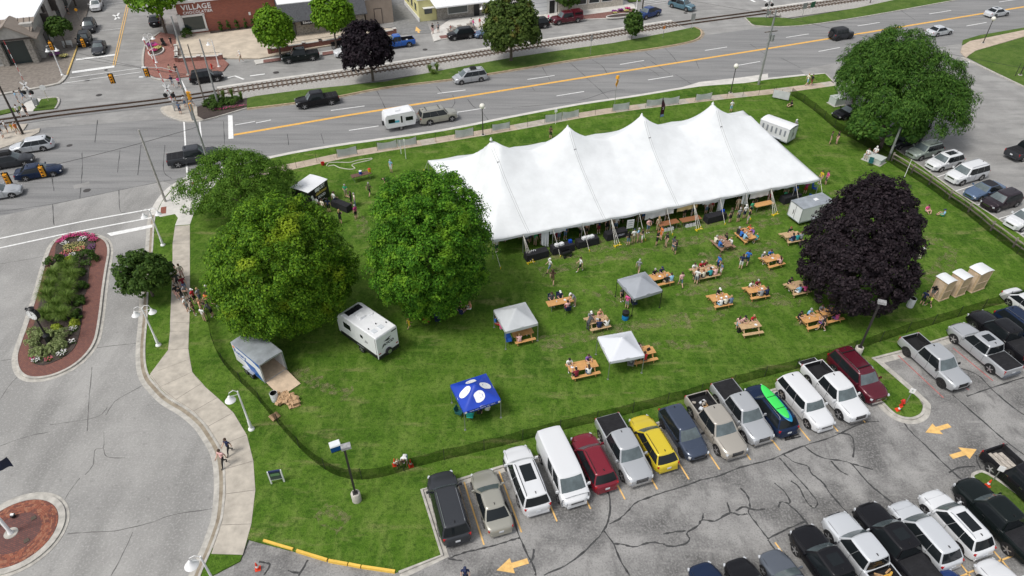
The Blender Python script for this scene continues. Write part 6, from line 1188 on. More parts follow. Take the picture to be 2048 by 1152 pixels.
# ================================================================ FENCES
m_mesh = M('black_fence_mesh',(.003,.004,.003),.95,alpha=.50,spec=.0); m_ban = M('grey_banner_back',(.52,.53,.54),.7,var=.12,scale=1.5); m_post = M('dark_fence_post',(.02,.022,.02),.7)
m_wire = M('wire_fence_mesh',(.03,.035,.03),.8,alpha=.10)
def fence(label,pts,h,step,mesh,name='mesh_fence',banners=None,n=5):
    q = smoothline(GP(pts,LZ),n); cum_ = [0]
    for i in range(1,len(q)): cum_.append(cum_[-1] + (q[i] - q[i - 1]).length)
    def pt(d):
        d = min(d,cum_[-1])
        for i in range(1,len(q)):
            if cum_[i] >= d: return q[i - 1].lerp(q[i],(d - cum_[i - 1])/max(1e-6,cum_[i] - cum_[i - 1]))
        return q[-1]
    r = thing(name,label,'fence',(q[0].x,q[0].y,LZ)); o = q[0]; k = 0; d = 0.
    pm = MB().tube([(0,0,-.02),(0,0,h + .08)],.022,5).mesh('fence_post',m_post)
    while d < cum_[-1]:
        p = pt(d) - o; mk('fence_post',pm,r,(p.x,p.y,0))
        mb = MB(); mb.grid(lambda u,v: Vector(((pt(d + step*u) - o).x,(pt(d + step*u) - o).y,.02 + h*v - .10*math.sin(math.pi*u)*v + .02*math.sin(u*9 + k))),6,1); mb.build('fence_panel',mesh,r)
        if banners and any(a <= k <= b for a,b in banners):
            mb = MB(); lo = rnd.uniform(.12,.3); sg = rnd.uniform(.05,.22); mb.grid(lambda u,v: Vector(((pt(d + step*(.02 + .96*u)) - o).x + .03,(pt(d + step*(.02 + .96*u)) - o).y - .035 - .04*math.sin(u*8 + k),lo + (h - lo - .02)*v - sg*math.sin(math.pi*u)*v)),8,3); mb.build('banner',m_ban,r,True)
        d += step; k += 1
    return r
SF = [(425,530),(423,576),(420,612),(420,646),(425,676),(435,708),(457,740),(482,766),(512,795),(540,829),(570,864),(600,897),(632,926),(672,951),(712,959),(762,955),(844,931),(927,911),(1024,887),(1086,870),(1184,846),(1274,824),(1399,790),(1489,765),(1536,752),(1636,726),(1786,675),(1961,620),(2060,590),(2150,562)]
fence('long black mesh fence round the west and south of the lawn',SF,1.2,2.9,m_mesh)
fence('thin wire fence with grey banners between lawn and main road',[(470,372),(520,352),(590,336),(697,312),(860,286),(1024,259),(1199,228),(1399,203),(1536,188),(1580,190)],1.2,2.45,m_wire,banners=[(5,5),(7,8),(11,11),(13,13),(16,17),(20,20),(22,23),(25,25)],n=3)
fence('black mesh fence curving behind the tent to the wooden rails',[(1582,191),(1605,205),(1636,228),(1676,262),(1726,290),(1783,328),(1823,354),(1858,376),(1898,406),(1936,431),(1981,468),(2026,502),(2060,526),(2150,590)],1.1,2.6,m_mesh)
g0 = G(1560,200,LZ); r = thing('banner','grey banner at the corner of the road fence','banner',(g0.x,g0.y,LZ),ang(G(1543,196),G(1577,203))); MB().box((0,0,.75),(2.2,.03,1.1)).build('sheet',m_ban,r); [MB().tube([(x,.03,0),(x,.03,1.5)],.025,5).build('post',m_post,r) for x in (-1.1,0,1.1)]
m_cedar = M('grey_cedar_rail',(.23,.205,.17),.9,var=.3,scale=3)
rp = [G(x,y,LZ) for x,y in ((1783,322),(1823,346),(1858,369),(1898,398),(1936,424),(1981,461),(2026,494),(2066,524),(2110,556))]
r = thing('split_rail_fence','weathered split rail fence beside the side lot','fence',(rp[0].x,rp[0].y,LZ))
for i,p in enumerate(rp):
    q = p - rp[0]; MB().box((q.x,q.y,.55),(.16,.13,1.15),R(-70)).build('post',m_cedar,r)
    if i < len(rp) - 1:
        e = rp[i + 1] - rp[0]
        for z in (.42,.90):
            for k_ in (0,1):
                w = Vector((.03,.03))*(k_*2 - 1); MB().tube([(q.x + w.x,q.y + w.y,z + .03*k_),((q.x + e.x)/2 + w.x,(q.y + e.y)/2 + w.y,z + .05),(e.x + w.x,e.y + w.y,z)],.055,5).build('rail',m_cedar,r)
# ================================================================ LAMPS AND POLES
m_lw = M('lamp_white_paint',(.78,.78,.77),.4); m_brz = M('dark_bronze',(.05,.045,.045),.5,.3); m_lens = M('lamp_glass',(.72,.70,.62),.3)
m_wood = M('old_pole_wood',(.17,.15,.13),.9,var=.35,scale=3); m_galv = M('galvanised',(.36,.37,.37),.5,.6,var=.2,scale=2); m_cpole = M('concrete_base',(.46,.43,.38),.9,var=.2,scale=3)
def shade(r,x,y,z,s=1.):
    MB().lathe([(.05*s,.40*s),(.10*s,.34*s),(.13*s,.22*s),(.26*s,.10*s),(.33*s,0),(.30*s,-.01),(.02,.10*s)],16,(x,y,z)).build('lamp_shade',m_lw,r,True)
def twin(label,px,py,h=4.1,rz=.3,zg=LZ,arms=2,s=1.):
    g = G(px,py,zg); r = thing('street_lamp',label,'street lamp',(g.x,g.y,zg),rz,'white street lamps')
    MB().lathe([(.24,0),(.22,.08),(.12,.16),(.10,.9),(.075,1.0),(.055,h)],14).build('post',m_lw,r,True)
    for s_ in ((1,-1) if arms == 2 else (-1,)):
        MB().tube([(0,0,h - .05),(s_*.25,0,h + .22),(s_*.55,0,h + .10),(s_*.62,0,h - .18)],.025,6).build('arm',m_lw,r,True); MB().tube([(0,0,h - .32),(s_*.6,0,h - .22)],.018,5).build('brace',m_lw,r)
        shade(r,s_*.62,0,h - .62,s)
    return r
twin('white twin-shade lamp by the long pavement',317,690); twin('white twin-shade lamp on the grass near the crossing',326,490,rz=.4)
twin('white single-shade lamp on the grass by the curved pavement',503,858,arms=1,rz=.5,s=1.15); twin('white lamp top poking up from the bottom edge',440,1185,arms=1,rz=.3,s=1.2)
twin('white twin lamp behind the hydrant at the brick corner',313,125,h=4.2,zg=.12,rz=.3); twin('white twin lamp outside the grey gabled building',125,150,h=4.2,zg=.12,rz=.3)
twin('white lamp on the courtyard wall',438,133,h=4.0,zg=.12,arms=1); twin('white lamp beside the parked car by the brick shop',329,48,h=4,zg=.12,arms=1); twin('white lamp by the flower bed near the garage',1272,24,h=4.0,zg=.12,arms=1); twin('white lamp in front of the white-roofed cafe',971,58,h=4.0,zg=.12,arms=1)
def lot_lamp(label,px,py,h,rz):
    g = G(px,py,LZ); r = thing('parking_lamp',label,'lamp post',(g.x,g.y,LZ),rz,'tall parking lamps'); MB().lathe([(.31,0),(.31,.78),(.27,.82)],18).build('concrete_base',m_cpole,r,True,50)
    MB().box((0,0,h/2 + .4),(.14,.14,h - .75)).build('post',m_brz,r); MB().box((.12,0,h + .06),(.62,.42,.2),tx=.95,ty=.92).build('lamp_head',M('lamp_head_grey',(.30,.30,.30),.6,var=.35,scale=8,obj=True),r); MB().box((0,0,.84),(.34,.34,.03)).build('base_plate',m_brz,r)
lot_lamp('tall dark parking lamp on a concrete drum near the parking corner',714,1000,5.6,R(20)); lot_lamp('tall dark parking lamp beside the maroon suv',1714,708,5.6,R(-20))
def globe(label,px,py,h=3.6,base=True):
    g = G(px,py,LZ); r = thing('globe_lamp',label,'street lamp',(g.x,g.y,LZ),0,'black globe lamps'); MB().lathe([(.2,0),(.16,.1),(.07,.2),(.05,h)],12).build('post',m_brz,r,True); a = [(.34*math.sin(t) + .001,-.34*math.cos(t)) for t in np.linspace(.15,math.pi - .05,11)]; MB().lathe(a,18,(0,0,h + .3)).build('globe',m_lens,r,True); MB().lathe([(.3,0),(.3,.06)],14).build('base',m_cpole,r)
globe('black globe lamp beside the road fence left of the tent',966,270); globe('black globe lamp near the utility pole on the verge',1461,186); globe('black globe lamp at the corner lawn path',1966,86); globe('black post on the corner lawn at the right edge',2040,150)
def upole(label,px,py,h,tilt=(0,0),mat=None,rad=.15,arm=None,name='utility_pole',zg=LZ,base=False):
    g = G(px,py,zg); r = thing(name,label,'pole',(g.x,g.y,zg),0,'poles'); MB().tube([(0,0,-.1),(tilt[0],tilt[1],h)],[rad,rad*.65],10).build('shaft',mat or m_wood,r,True)
    if base: MB().lathe([(.38,0),(.36,.08),(.2,.1)],14).build('base_plate',m_cpole,r)
    return r
p1 = upole('tall pale wooden pole at the plaza corner',331,403,8.5,(.0,.0),rad=.14,mat=M('pale_pole_wood',(.36,.345,.32),.9,var=.25,scale=3)); upole('dark wooden pole at the left edge behind the shoppers',46,268,9.5,mat=m_barkd); 
up = upole('tall grey utility pole with crossarms beside the main road',1517,169,10.5,mat=m_galv,rad=.17)
for z in (9.6,7.6): MB().box((0,0,z),(2.0,.12,.12),.3).build('crossarm',m_wood,up)
for x in (-.8,0,.8): MB().lathe([(.06,9.7),(.09,9.8),(.05,9.95)],8,(x,x*.3,0)).build('insulator',m_cpole,up)
MB().lathe([(.25,6.3),(.25,7.2)],12,(.4,0,0)).build('transformer',m_galv,up)
sp_ = upole('grey steel signal pole at the corner under the fine-leaved tree',424,348,8.6,mat=m_galv,rad=.16,name='signal_pole',base=True); upole('grey steel pole on the brick corner',378,149,8.5,mat=m_galv,rad=.16,name='signal_pole',zg=.12,base=True)
upole('thin wooden pole left in the junction planting bed',411,208,8.2,mat=m_wood,rad=.11); upole('grey steel pole right in the junction planting bed',437,210,9.0,mat=m_galv,rad=.13,name='signal_pole')
s2 = upole('grey signal pole on the median corner',386,240,7.0,mat=m_galv,rad=.14,name='signal_pole'); upole('wooden pole beside the feathery tree',1776,320,4.2,mat=m_galv,rad=.16); upole('thin white post by the split rail fence',1808,356,2.4,mat=m_lw,rad=.04,name='marker_post'); upole('dark pole by the white sign on the right lawn',2030,152,2.0,mat=m_brz,rad=.05,name='marker_post')
upole('thin wooden pole at the top near the green board',1740,6,3.5,mat=m_barkd,rad=.08); upole('dark pole at the top by the garage',1285,15,6,mat=m_barkd,rad=.12,zg=.12)
def arm_light(r,pts):
    MB().tube(pts,.035,6).build('mast_arm',m_galv,r,True); e = Vector(pts[-1]); MB().box(e + Vector((-.2,0,-.05)),(.55,.2,.12)).build('cobra_light',m_lw,r)
arm_light(s2,[(0,0,6.5),(-2.0,.4,6.9),(-4.2,.6,6.9)]); arm_light(s2,[(0,0,5.2),(-2.5,.4,5.5),(-5.0,.7,5.6)])
# hanging and post mounted traffic signals
m_sig = M('signal_yellow',(.72,.33,.02),.5); m_sigl = M('signal_lens',(.03,.02,.015),.3); m_bplate = M('backplate_black',(.012,.012,.012),.7)
def signal(label,p,rz,plate=True,group='traffic signals',h=1.05):
    r = thing('traffic_signal',label,'traffic light',p,rz,group); MB().box((0,0,0),(.36,.3,h)).build('housing',m_sig,r)
    if plate: MB().box((0,.16,0),(.62,.03,h + .28)).build('backplate',m_bplate,r)
    for z in (.34,0,-.34):
        MB().lathe([(.12,-.19),(.12,-.15)],12,(0,0,z),axis='Y').build('lens',m_sigl,r); mb = MB(); mb.add([(.15*math.cos(a),y_,z + .15*math.sin(a)) for y_ in (-.15,-.36) for a in np.linspace(0,math.pi,9)],[(i,i + 1,i + 10,i + 9) for i in range(8)]); mb.build('visor',m_sig,r)
    MB().box((0,0,h/2 + .15),(.05,.05,.3)).build('hanger',m_sig,r); return r
def sig_at(label,px,py,z,rz,**k): g = G(px,py,z); return signal(label,(g.x,g.y,z),rz,**k)
S1 = [sig_at('yellow traffic signal hanging over the junction, middle one',223,158,5.2,R(20)),sig_at('yellow traffic signal hanging by the brick corner',293,146,5.2,R(20)),sig_at('yellow traffic signal hanging before the parked black suv',166,86,5.2,R(20)),sig_at('yellow traffic signal hanging at the gabled building',102,92,5.2,R(20)),sig_at('yellow traffic signal with black backplate above the navy sedan',84,343,4.6,R(20)),sig_at('yellow traffic signal with black backplate at the left edge',13,358,4.6,R(20))]
g = s2.location; signal('yellow signal on the median pole, upper one',(g.x + .55,g.y - .3,3.6),R(110),plate=False); signal('yellow signal on the median pole, lower one',(g.x + .45,g.y - .4,2.1),R(20),plate=False)
m_cab = M('black_cable',(.02,.02,.02),.7)
def cable(label,a,b,sag=.4,rad=.022):
    a,b = Vector(a),Vector(b); tag(MB().tube([a.lerp(b,t) - Vector((0,0,sag*4*t*(1 - t))) for t in np.linspace(0,1,14)],rad,4).build('overhead_cable',m_cab),label,'cable','overhead cables')
sg0 = Vector(sp_.location); g2 = Vector(s2.location)
cable('overhead cable from the corner signal pole towards the left edge',sg0 + Vector((0,0,5.9)),Vector((*G(-60,366,5.3),5.3)),.3); cable('overhead cable from the median pole over the junction',g2 + Vector((0,0,6.2)),Vector((*G(90,88,6.2),6.2)),.3); cable('overhead cable crossing to the brick corner pole',Vector((*G(60,98,6.0),6.0)),Vector((*G(378,149,6.0),6.0)) ,.2)
q = up.location; cable('power line running left from the utility pole',(q.x,q.y,9.9),(q.x - 60,q.y + 40,11),.5,.015); cable('power line running right from the utility pole',(q.x,q.y,9.9),(q.x + 40,q.y - 22,8),.5,.015)
# ================================================================ RAILWAY CROSSING GEAR
m_rr = M('gate_red',(.45,.03,.03),.6)
def crossing(label,px,py,lean,L_,zg=.1,face=R(0)):
    g = G(px,py,zg); r = thing('crossing_gate',label,'crossing gate',(g.x,g.y,zg),0,'railway crossing gates'); MB().tube([(0,0,0),(0,0,3.6)],.08,8).build('mast',m_galv,r); MB().box((.35,0,.9),(.5,.45,.8)).build('gate_motor',m_galv,r)
    d = Vector(lean).normalized(); n = 14
    for i in range(n): MB().box(Vector((.25,-.15,1.0)) + d*(L_*(i + .5)/n),(.05,.10,L_/n),rot=d.to_track_quat('Z','Y').to_matrix()).build('gate_stripe',m_rr if i % 2 else m_lw,r)
    for a in (.785,-.785): MB().box((0,-.14,3.25),(1.3,.03,.2),rot=Matrix.Rotation(a,3,'Y')).build('crossbuck_blade',m_lw,r)
    for s in (-1,1): MB().lathe([(.30,-.12),(.30,-.08)],16,(s*.5,-.06,2.3),axis='Y').build('warning_disc',m_bplate,r); MB().lathe([(.13,-.3),(.13,-.1)],12,(s*.5,-.06,2.3),axis='Y').build('warning_light',m_bplate,r)
    MB().box((0,0,2.3),(1.1,.06,.06)).build('lamp_bar',m_galv,r); MB().box((0,-.1,1.75),(.5,.03,.3)).build('track_plate',m_lw,r); return r
crossing('raised red and white crossing gate by the brick corner',350,222,(-.16,.05,1),8.6); crossing('raised red and white crossing gate by the gabled building',72,216,(-.12,.12,1),8.0)
crossing('railway crossing signal at the top beside the utility pole',1532,36,(.1,.3,1),3.0)
def sign(label,px,py,h,w,hh,colr,rz=0,zg=LZ,post=None,shape='rect',name='road_sign',txt=None,tcol=None,size=.2):
    g = G(px,py,zg); r = thing(name,label,'sign',(g.x,g.y,zg),rz,'signs'); MB().tube([(0,.04,-.05),(0,.04,h)],.035,6).build('post',post or m_galv,r)
    if shape == 'diamond': MB().box((0,0,h - hh/2),(w,.03,hh),rot=Matrix.Rotation(math.pi/4,3,'Y')).build('plate',colr,r)
    elif shape == 'round': MB().lathe([(w/2,-.015),(w/2,.015)],20,(0,0,h - w/2),axis='Y').build('plate',colr,r)
    else: MB().box((0,0,h - hh/2),(w,.03,hh)).build('plate',colr,r)
    if txt: text('sign_text',txt,size,tcol or m_blk,r,(0,-.025,h - hh/2),(math.pi/2,0,0),.002)
    return r
s = sign('yellow diamond crossing sign with yellow beacon on the road verge',1230,207,3.4,.75,.9,m_sig,R(60),shape='diamond'); MB().box((0,0,3.75),(.4,.4,.4),tx=.8,ty=.8).build('beacon',m_sig,s)
sign('white small sign on a white post inside the road fence',1111,248,2.1,.35,.45,m_lw,.2,post=m_lw); s = sign('white square post near the road fence by the maple',812,318,2.6,.2,.3,m_lw,.2,post=m_lw); MB().box((-.5,0,1.6),(.08,.08,1.7)).build('post',m_lw,s)
sign('round red and white no entry sign on the grass by the crossing',97,202,2.3,.75,.75,m_lw,.3,shape='round',post=M('cream_post',(.55,.5,.36),.7)); sign('orange sign on the railway verge',1326,75,1.9,.35,.5,M('sign_orange',(.6,.18,.02),.6),.3); s = sign('grey back of a double-post sign on the railway verge',1181,109,3.0,.35,.9,m_galv,.4)
s = sign('grey back of a rounded sign at the end of the verge',1383,58,2.6,.75,1.2,m_galv,.2); sign('white parking sign at the tip of the grass island',1812,806,1.6,.36,.46,m_lw,R(-30),txt='P',tcol=M('sign_green',(.02,.2,.08),.6),size=.2)
sign('white sign beside the orange cone on the grass tip',1987,960,1.5,.38,.48,m_lw,R(-30)); sign('small round yellow sign on the side street',162,46,2.5,.5,.5,m_sig,.2,zg=.12,shape='round'); 
s = sign('green notice board with white posts on the right verge',1622,25,1.9,1.1,1.0,M('sign_dkgreen',(.02,.10,.05),.6),.5,post=m_lw); s2_ = sign('grey-backed sign on two posts on the right verge',1604,36,2.6,1.0,1.0,m_galv,.5)
sign('white horse-head shaped sign on the verge',868,140,1.2,.8,.7,m_wsh,.3); sign('street name sign by the street flowers',118,130,2.3,.7,.2,m_lw,.2,zg=.12,txt='Main',size=.15)
g = G(556,965,LZ); r = thing('notice_board','white-posted information board on the grass near the walkers','sign',(g.x,g.y,LZ),R(12))
for s in (1,-1): MB().box((s*.42,0,.65),(.09,.09,1.3)).build('post',m_lw,r)
MB().box((0,0,.85),(.74,.05,.75),rot=Matrix.Rotation(-.15,3,'X')).build('panel',M('board_dark',(.05,.07,.06),.5),r); MB().box((0,-.01,1.28),(.76,.1,.14)).build('header',M('board_navy',(.02,.03,.10),.5),r); MB().box((0,-.04,.44),(.76,.05,.05)).build('rail',m_lw,r)
MB().box((0,-.05,.95),(.6,.02,.22),rot=Matrix.Rotation(-.15,3,'X')).build('map_print',M('map_green',(.10,.20,.09),.6),r); MB().box((0,-.02,.70),(.6,.02,.2),rot=Matrix.Rotation(-.15,3,'X')).build('photo_print',M('photo_grey',(.2,.22,.2),.6),r)
# ---- clock on the island, flagpole, flag
zc = LZ + .06; g = G(102,688,zc); r = thing('street_clock','black four-footed street clock with white round face','clock',(g.x,g.y,zc),R(-15)); m_ck = M('clock_black',(.012,.012,.013),.4)
MB().lathe([(.34,0),(.32,.25),(.26,.3),(.24,.95),(.28,1.0),(.13,1.15),(.09,1.3),(.07,2.7),(.12,2.78),(.06,2.85)],8).build('pedestal',m_ck,r,True,30); MB().lathe([(.50,-.17),(.55,-.12),(.55,.12),(.50,.17)],28,(0,0,3.35),axis='Y').build('case',m_ck,r,True)
MB().lathe([(.46,-.19),(.46,-.172)],28,(0,0,3.35),axis='Y').build('face',M('clock_face',(.75,.76,.74),.4),r); mb = MB()
for i in range(12): a = i*math.pi/6; mb.box((.38*math.sin(a),-.195,3.35 + .38*math.cos(a)),(.03,.006,.09),rot=Matrix.Rotation(a,3,'Y'))
struct(mb.build('hour_marks',m_ck,r),'stuff'); MB().box((.10,-.2,3.45),(.03,.008,.26),rot=Matrix.Rotation(.7,3,'Y')).build('hour_hand',m_ck,r); MB().box((.02,-.2,3.51),(.02,.008,.36),rot=Matrix.Rotation(.1,3,'Y')).build('minute_hand',m_ck,r)
MB().lathe([(.2,3.88),(.3,3.93),(.12,4.02),(.05,4.1)],10).build('finial',m_ck,r,True)
for s in (1,-1): MB().box((s*.45,0,3.82),(.16,.2,.16),tx=.5,ty=.5).build('corner_ornament',m_ck,r)
g = G(22,1066,.1); r = thing('flagpole','thick white flagpole on the round brick plaza','flagpole',(g.x,g.y,.1)); MB().lathe([(.42,0),(.40,.03)],24).build('foundation',m_concl,r); MB().lathe([(.18,.03),(.15,.15),(.11,.2),(.06,13)],14).build('shaft',m_lw,r,True)
fl = MB(); fl.grid(lambda u,v: Vector((u*1.0,.12*math.sin(u*7 + v*2),-v*(.7 + .2*u) - .2*u)),10,6); g3 = G(-24,935,7.0); tag(fl.build('flag',M('flag_navy',(.012,.018,.045),.7),None,True,loc=(g3.x,g3.y,7.35),rz=R(35)),'dark navy flag corner at the left edge','flag')
for i,(x,y) in enumerate([(67,1036),(53,1081),(1,1049)]):
    g = G(x,y,.12); o = MB().box((0,0,.02),(.3,.3,.03)).build('brass_plaque',M('dark_brass',(.10,.08,.06),.5,.4),None,loc=(g.x,g.y,.1),rz=.78); tag(o,'small diamond plaque set in the brick circle, ' + ['far right','near right','far left'][i],'plaque','plaques')
g = G(28,1034,.1); r = thing('ground_light','small white floodlight on the brick circle','light',(g.x,g.y,.1)); MB().lathe([(.12,0),(.14,.12),(.16,.25)],12).build('housing',m_blk,r); MB().box((0,0,.28),(.2,.14,.1)).build('lamp',m_lw,r)
# ---- yellow wheel stops, cones, hydrants
for i,(a,b) in enumerate([((527,1082),(587,1100)),((593,1102),(655,1121)),((657,1122),(696,1129)),((697,1129),(722,1134)),((723,1134),(791,1144))]):
    p,q = G(*a,.05),G(*b,.05); m = (p + q)/2; tag(MB().box((0,0,.1),((q - p).length - .04,.20,.2),ty=.75).build('kerb_block',M('kerb_block_yellow',(.72,.46,.08),.7,var=.15,scale=2),None,loc=(m.x,m.y,0),rz=ang(p,q)),'yellow painted kerb block, ' + ['first by the pavement end','second from the pavement','third, short, in the middle','fourth and shortest','last and next to the parking corner'][i],'kerb block','yellow kerb blocks')
m_cone = M('cone_orange',(.75,.06,.02),.5)
def cone(label,px,py,z=.02,tilt=0.):
    g = G(px,py,z); r = thing('traffic_cone',label,'cone',(g.x,g.y,z),.3,'orange cones'); MB().box((0,0,.02),(.34,.34,.04)).build('base',m_cone,r); MB().lathe([(.14,.04),(.10,.26)],14).build('lower_cone',m_cone,r,True); MB().lathe([(.10,.26),(.075,.42)],14).build('white_band',m_lw,r,True); MB().lathe([(.075,.42),(.03,.7)],14).build('tip',m_cone,r,True); r.rotation_euler[0] = tilt
cone('orange cone on the driveway at the bottom',516,1138); cone('orange cone with white band on the grass tip',1974,972,LZ); cone('leaning orange cone against the hydrant on the island',1795,820,LZ,.3); cone('orange cone beside the stooping person at the fence',822,932,LZ); cone('orange cone held near the child at the fence',790,930,LZ)
def hydrant(label,px,py,zg):
    g = G(px,py,zg); r = thing('fire_hydrant',label,'hydrant',(g.x,g.y,zg),.4,'fire hydrants'); c = M('hydrant_red',(.55,.03,.02),.4); MB().lathe([(.15,0),(.15,.05),(.10,.07),(.10,.55),(.14,.57),(.12,.68),(.04,.76)],14).build('barrel',c,r,True)
    for s in (1,-1): MB().lathe([(.06,s*.08),(.06,s*.18)],10,(0,0,.45),axis='Y').build('outlet',c,r)
    MB().lathe([(.07,.08),(.07,.2)],10,(0,0,.4),axis='X').build('pumper_outlet',c,r)
hydrant('red fire hydrant at the tip of the grass island',1802,812,LZ); hydrant('red fire hydrant by the courtyard wall',424,137,.12)
# grass tip in the lower right parking row
tip = smoothline(GP([(1948,955),(1955,948),(1975,949),(2048,1000),(2100,1050),(2100,1090),(2040,1040),(1960,975)],LZ),3,True); struct(MB().prism(tip,0,LZ,bottom=False).build('lot_island',m_lawn2)); kb = MB(); tip = tip if sum(tip[i - 1].x*tip[i].y - tip[i].x*tip[i - 1].y for i in range(len(tip))) > 0 else tip[::-1]; strip(kb,tip,0,-.2,0,LZ + .03,True); struct(kb.build('island_kerb',m_concl))
g = G(1580,872,.02); r = thing('bike_rack','folded black bicycle rack lying behind the dark blue suv','bike rack',(g.x,g.y,.02),R(15))
for i in range(5): MB().box((0,-.3 + .15*i,.12 + .03*(i % 2)),(1.3 - .1*i,.05,.06),.08*i).build('rack_bar',m_blk,r)
MB().box((0,0,.2),(.2,.7,.1)).build('rack_spine',m_blk,r)
for i,(px,py) in enumerate([(330,108),(1240,33)]):
    g = G(px if i else 313,py if i else 104,.12); r = thing('flower_planter',['kerbed flower bed on the brick corner','long kerbed flower bed by the garage'][i],'planter',(g.x,g.y,.12),R(100) if not i else R(20)); n = 24; sx,sy = (1.7,1.0) if not i else (2.6,.8)
    ol = [Vector((sx*math.cos(2*math.pi*k/n),sy*math.sin(2*math.pi*k/n))) for k in range(n)]; kb = MB(); strip(kb,ol,0,-.18,0,.22,True); kb.build('kerb_ring',m_concp,r); MB().prism(ol,0,.15).build('soil',m_mulch,r)
for i,(x,y,cm,rr_) in enumerate([(304,90,F_pur,.9),(312,92,F_pink,.5),(316,97,F_yel,.6),(309,102,F_pink,.5),(1229,24,F_pur,.5),(1241,21,F_pur,.5),(1255,18,F_pink,.5),(1230,27,F_yel,.4),(1253,23,F_yel,.4),(110,110,F_pur,.8),(128,113,F_yel,.6)]): flowers(['dark purple blooms at the back of the brick corner bed','pink blooms in the brick corner bed','lime blooms in the brick corner bed','pink blooms at the front of the brick corner bed','purple blooms left in the garage bed','purple blooms middle in the garage bed','pink blooms right in the garage bed','yellow blooms left in the garage bed','yellow blooms right in the garage bed','purple hanging blooms by the gabled building','yellow-green blooms by the gabled building'][i],x,y,rr_,cm,300 + i,120,.25,size=.1)
# ================================================================ BUILDINGS
m_brick = brickmat('red_shop_brick',(.33,.10,.065),(.26,.08,.055),(.24,.15,.12),.42,.14)
for n_ in m_brick.node_tree.nodes:
    if n_.type == 'MAPPING': n_.inputs['Rotation'].default_value = (math.pi/2,0,0)
m_roofw = M('white_roof_membrane',(.76,.77,.77),.7,var=.06,scale=.4); m_shing = M('dark_shingle',(.085,.088,.095),.9,var=.4,scale=6,detail=8); m_stone = M('field_stone',(.28,.26,.23),.9,var=.5,scale=4,bump=.8); m_tanw = M('tan_wall',(.33,.27,.22),.85,var=.1,scale=1.); m_ystuc = M('yellow_siding',(.66,.62,.30),.8,var=.06,scale=1.); m_greyst = M('grey_stucco',(.40,.385,.355),.9,var=.14,scale=2.); m_trim = M('dark_wood_trim',(.06,.05,.045),.8); m_wtr = M('white_trim',(.70,.70,.68),.6)
m_win = M('shop_glass',(.03,.045,.045),.08,spec=.7)
def building(name,label,a,rz):
    return thing(name,label,'building',(a.x,a.y,0),rz,'shops beyond the railway')
def bx(r,name,x0,x1,y0,y1,z0,z1,mat): return MB().box(((x0 + x1)/2,(y0 + y1)/2,(z0 + z1)/2),(x1 - x0,y1 - y0,z1 - z0)).build(name,mat,r)
def window(r,x0,x1,z0,z1,y=-.03,frame=None):
    w = bx(r,'window',x0,x1,y,y + .06,z0,z1,m_win); fr = MB(); t = .09
    for q in ((x0 - t,x1 + t,z1,z1 + t),(x0 - t,x1 + t,z0 - t,z0),(x0 - t,x0,z0,z1),(x1,x1 + t,z0,z1)): fr.box(((q[0] + q[1])/2,y,(q[2] + q[3])/2),(q[1] - q[0],.10,q[3] - q[2]))
    fr.build('frame',frame or m_wtr,w)
# brick chocolate shop: front wall runs right from its south-west corner
a = G(368,71); r = building('brick_shop','red brick shop with white lettering and flat white roof',a,R(22.0)); WL = 15.6; HH = 5.1
bx(r,'wall',0,WL,0,22,0,HH,m_brick); bx(r,'roof',-.25,WL + .1,-.25,22.2,HH,HH + .3,m_roofw); bx(r,'corner_pier',-.3,.35,-.3,.3,0,HH - 1.7,m_wtr)
bx(r,'parapet_cap',-.3,WL + .12,-.3,.1,HH + .3,HH + .42,m_wtr)
wn_ = bx(r,'window',.55,3.7,-.06,.05,.7,2.9,m_win); fr = MB(); [fr.box(c,d) for c,d in (((2.1,-.08,3.05),(3.9,.2,.3)),((2.1,-.08,.55),(3.9,.2,.3)),((.35,-.08,1.8),(.35,.2,2.6)),((3.85,-.08,1.8),(.3,.2,2.6)))]; fr.build('frame',m_wtr,wn_)
text('shop_sign','VILLAGE',1.15,m_ink,r,(3.1,-.02,4.32),(math.pi/2,0,0),.03,bold=.025,space=1.1); text('shop_sign','CHOCOLATIER',.62,m_ink,r,(3.15,-.02,3.52),(math.pi/2,0,0),.03,bold=.012,space=1.12); MB().lathe([(.02,.42),(.13,.2),(.2,0),(.12,-.14),(.02,-.18)],12,(3.0,0,5.05)).build('drop_emblem',m_ink,r,True)
bx(r,'planter_bed',4.2,WL,-1.1,-.02,0,.2,m_mulch)
MB().box((11.2,-.05,2.3),(.35,.06,.5)).build('wall_notice',m_wtr,r)
for i in range(5): g = local(r,6.0 + i*1.35,-.55); o = mk('cypress_shrub',crown(np.random.RandomState(400 + i),.75,.28,.28,.75,16,30,.16,.10,'shrub',low=-1),None,(g.x,g.y,.2)); tag(o,'small dark conical shrub against the brick wall, ' + ['first','second','third','fourth','fifth'][i] + ' from the shop window','shrub','conical shrubs')
for i in range(4): g = local(r,12.0 + i*.9,-.6); o = mk('low_shrub',crown(np.random.RandomState(410 + i),.2,.45,.45,.4,16,30,.2,.11,'limeshrub' if i % 2 else 'shrub',low=-.2),None,(g.x,g.y,.2)); tag(o,'low ' + ('lime' if i % 2 else 'green') + ' shrub by the brick wall, ' + ['farthest','second farthest','third','nearest the office'][i] + ' along the bed','shrub','low shrubs by the brick wall')
g = local(r,.6,-1.1); tag(mk('round_shrub',crown(np.random.RandomState(420),.5,.8,.8,.6,30,30,.3,.12,'shrub',low=-.3),None,(g.x,g.y,.15)),'round green shrub below the brick shop window','shrub')
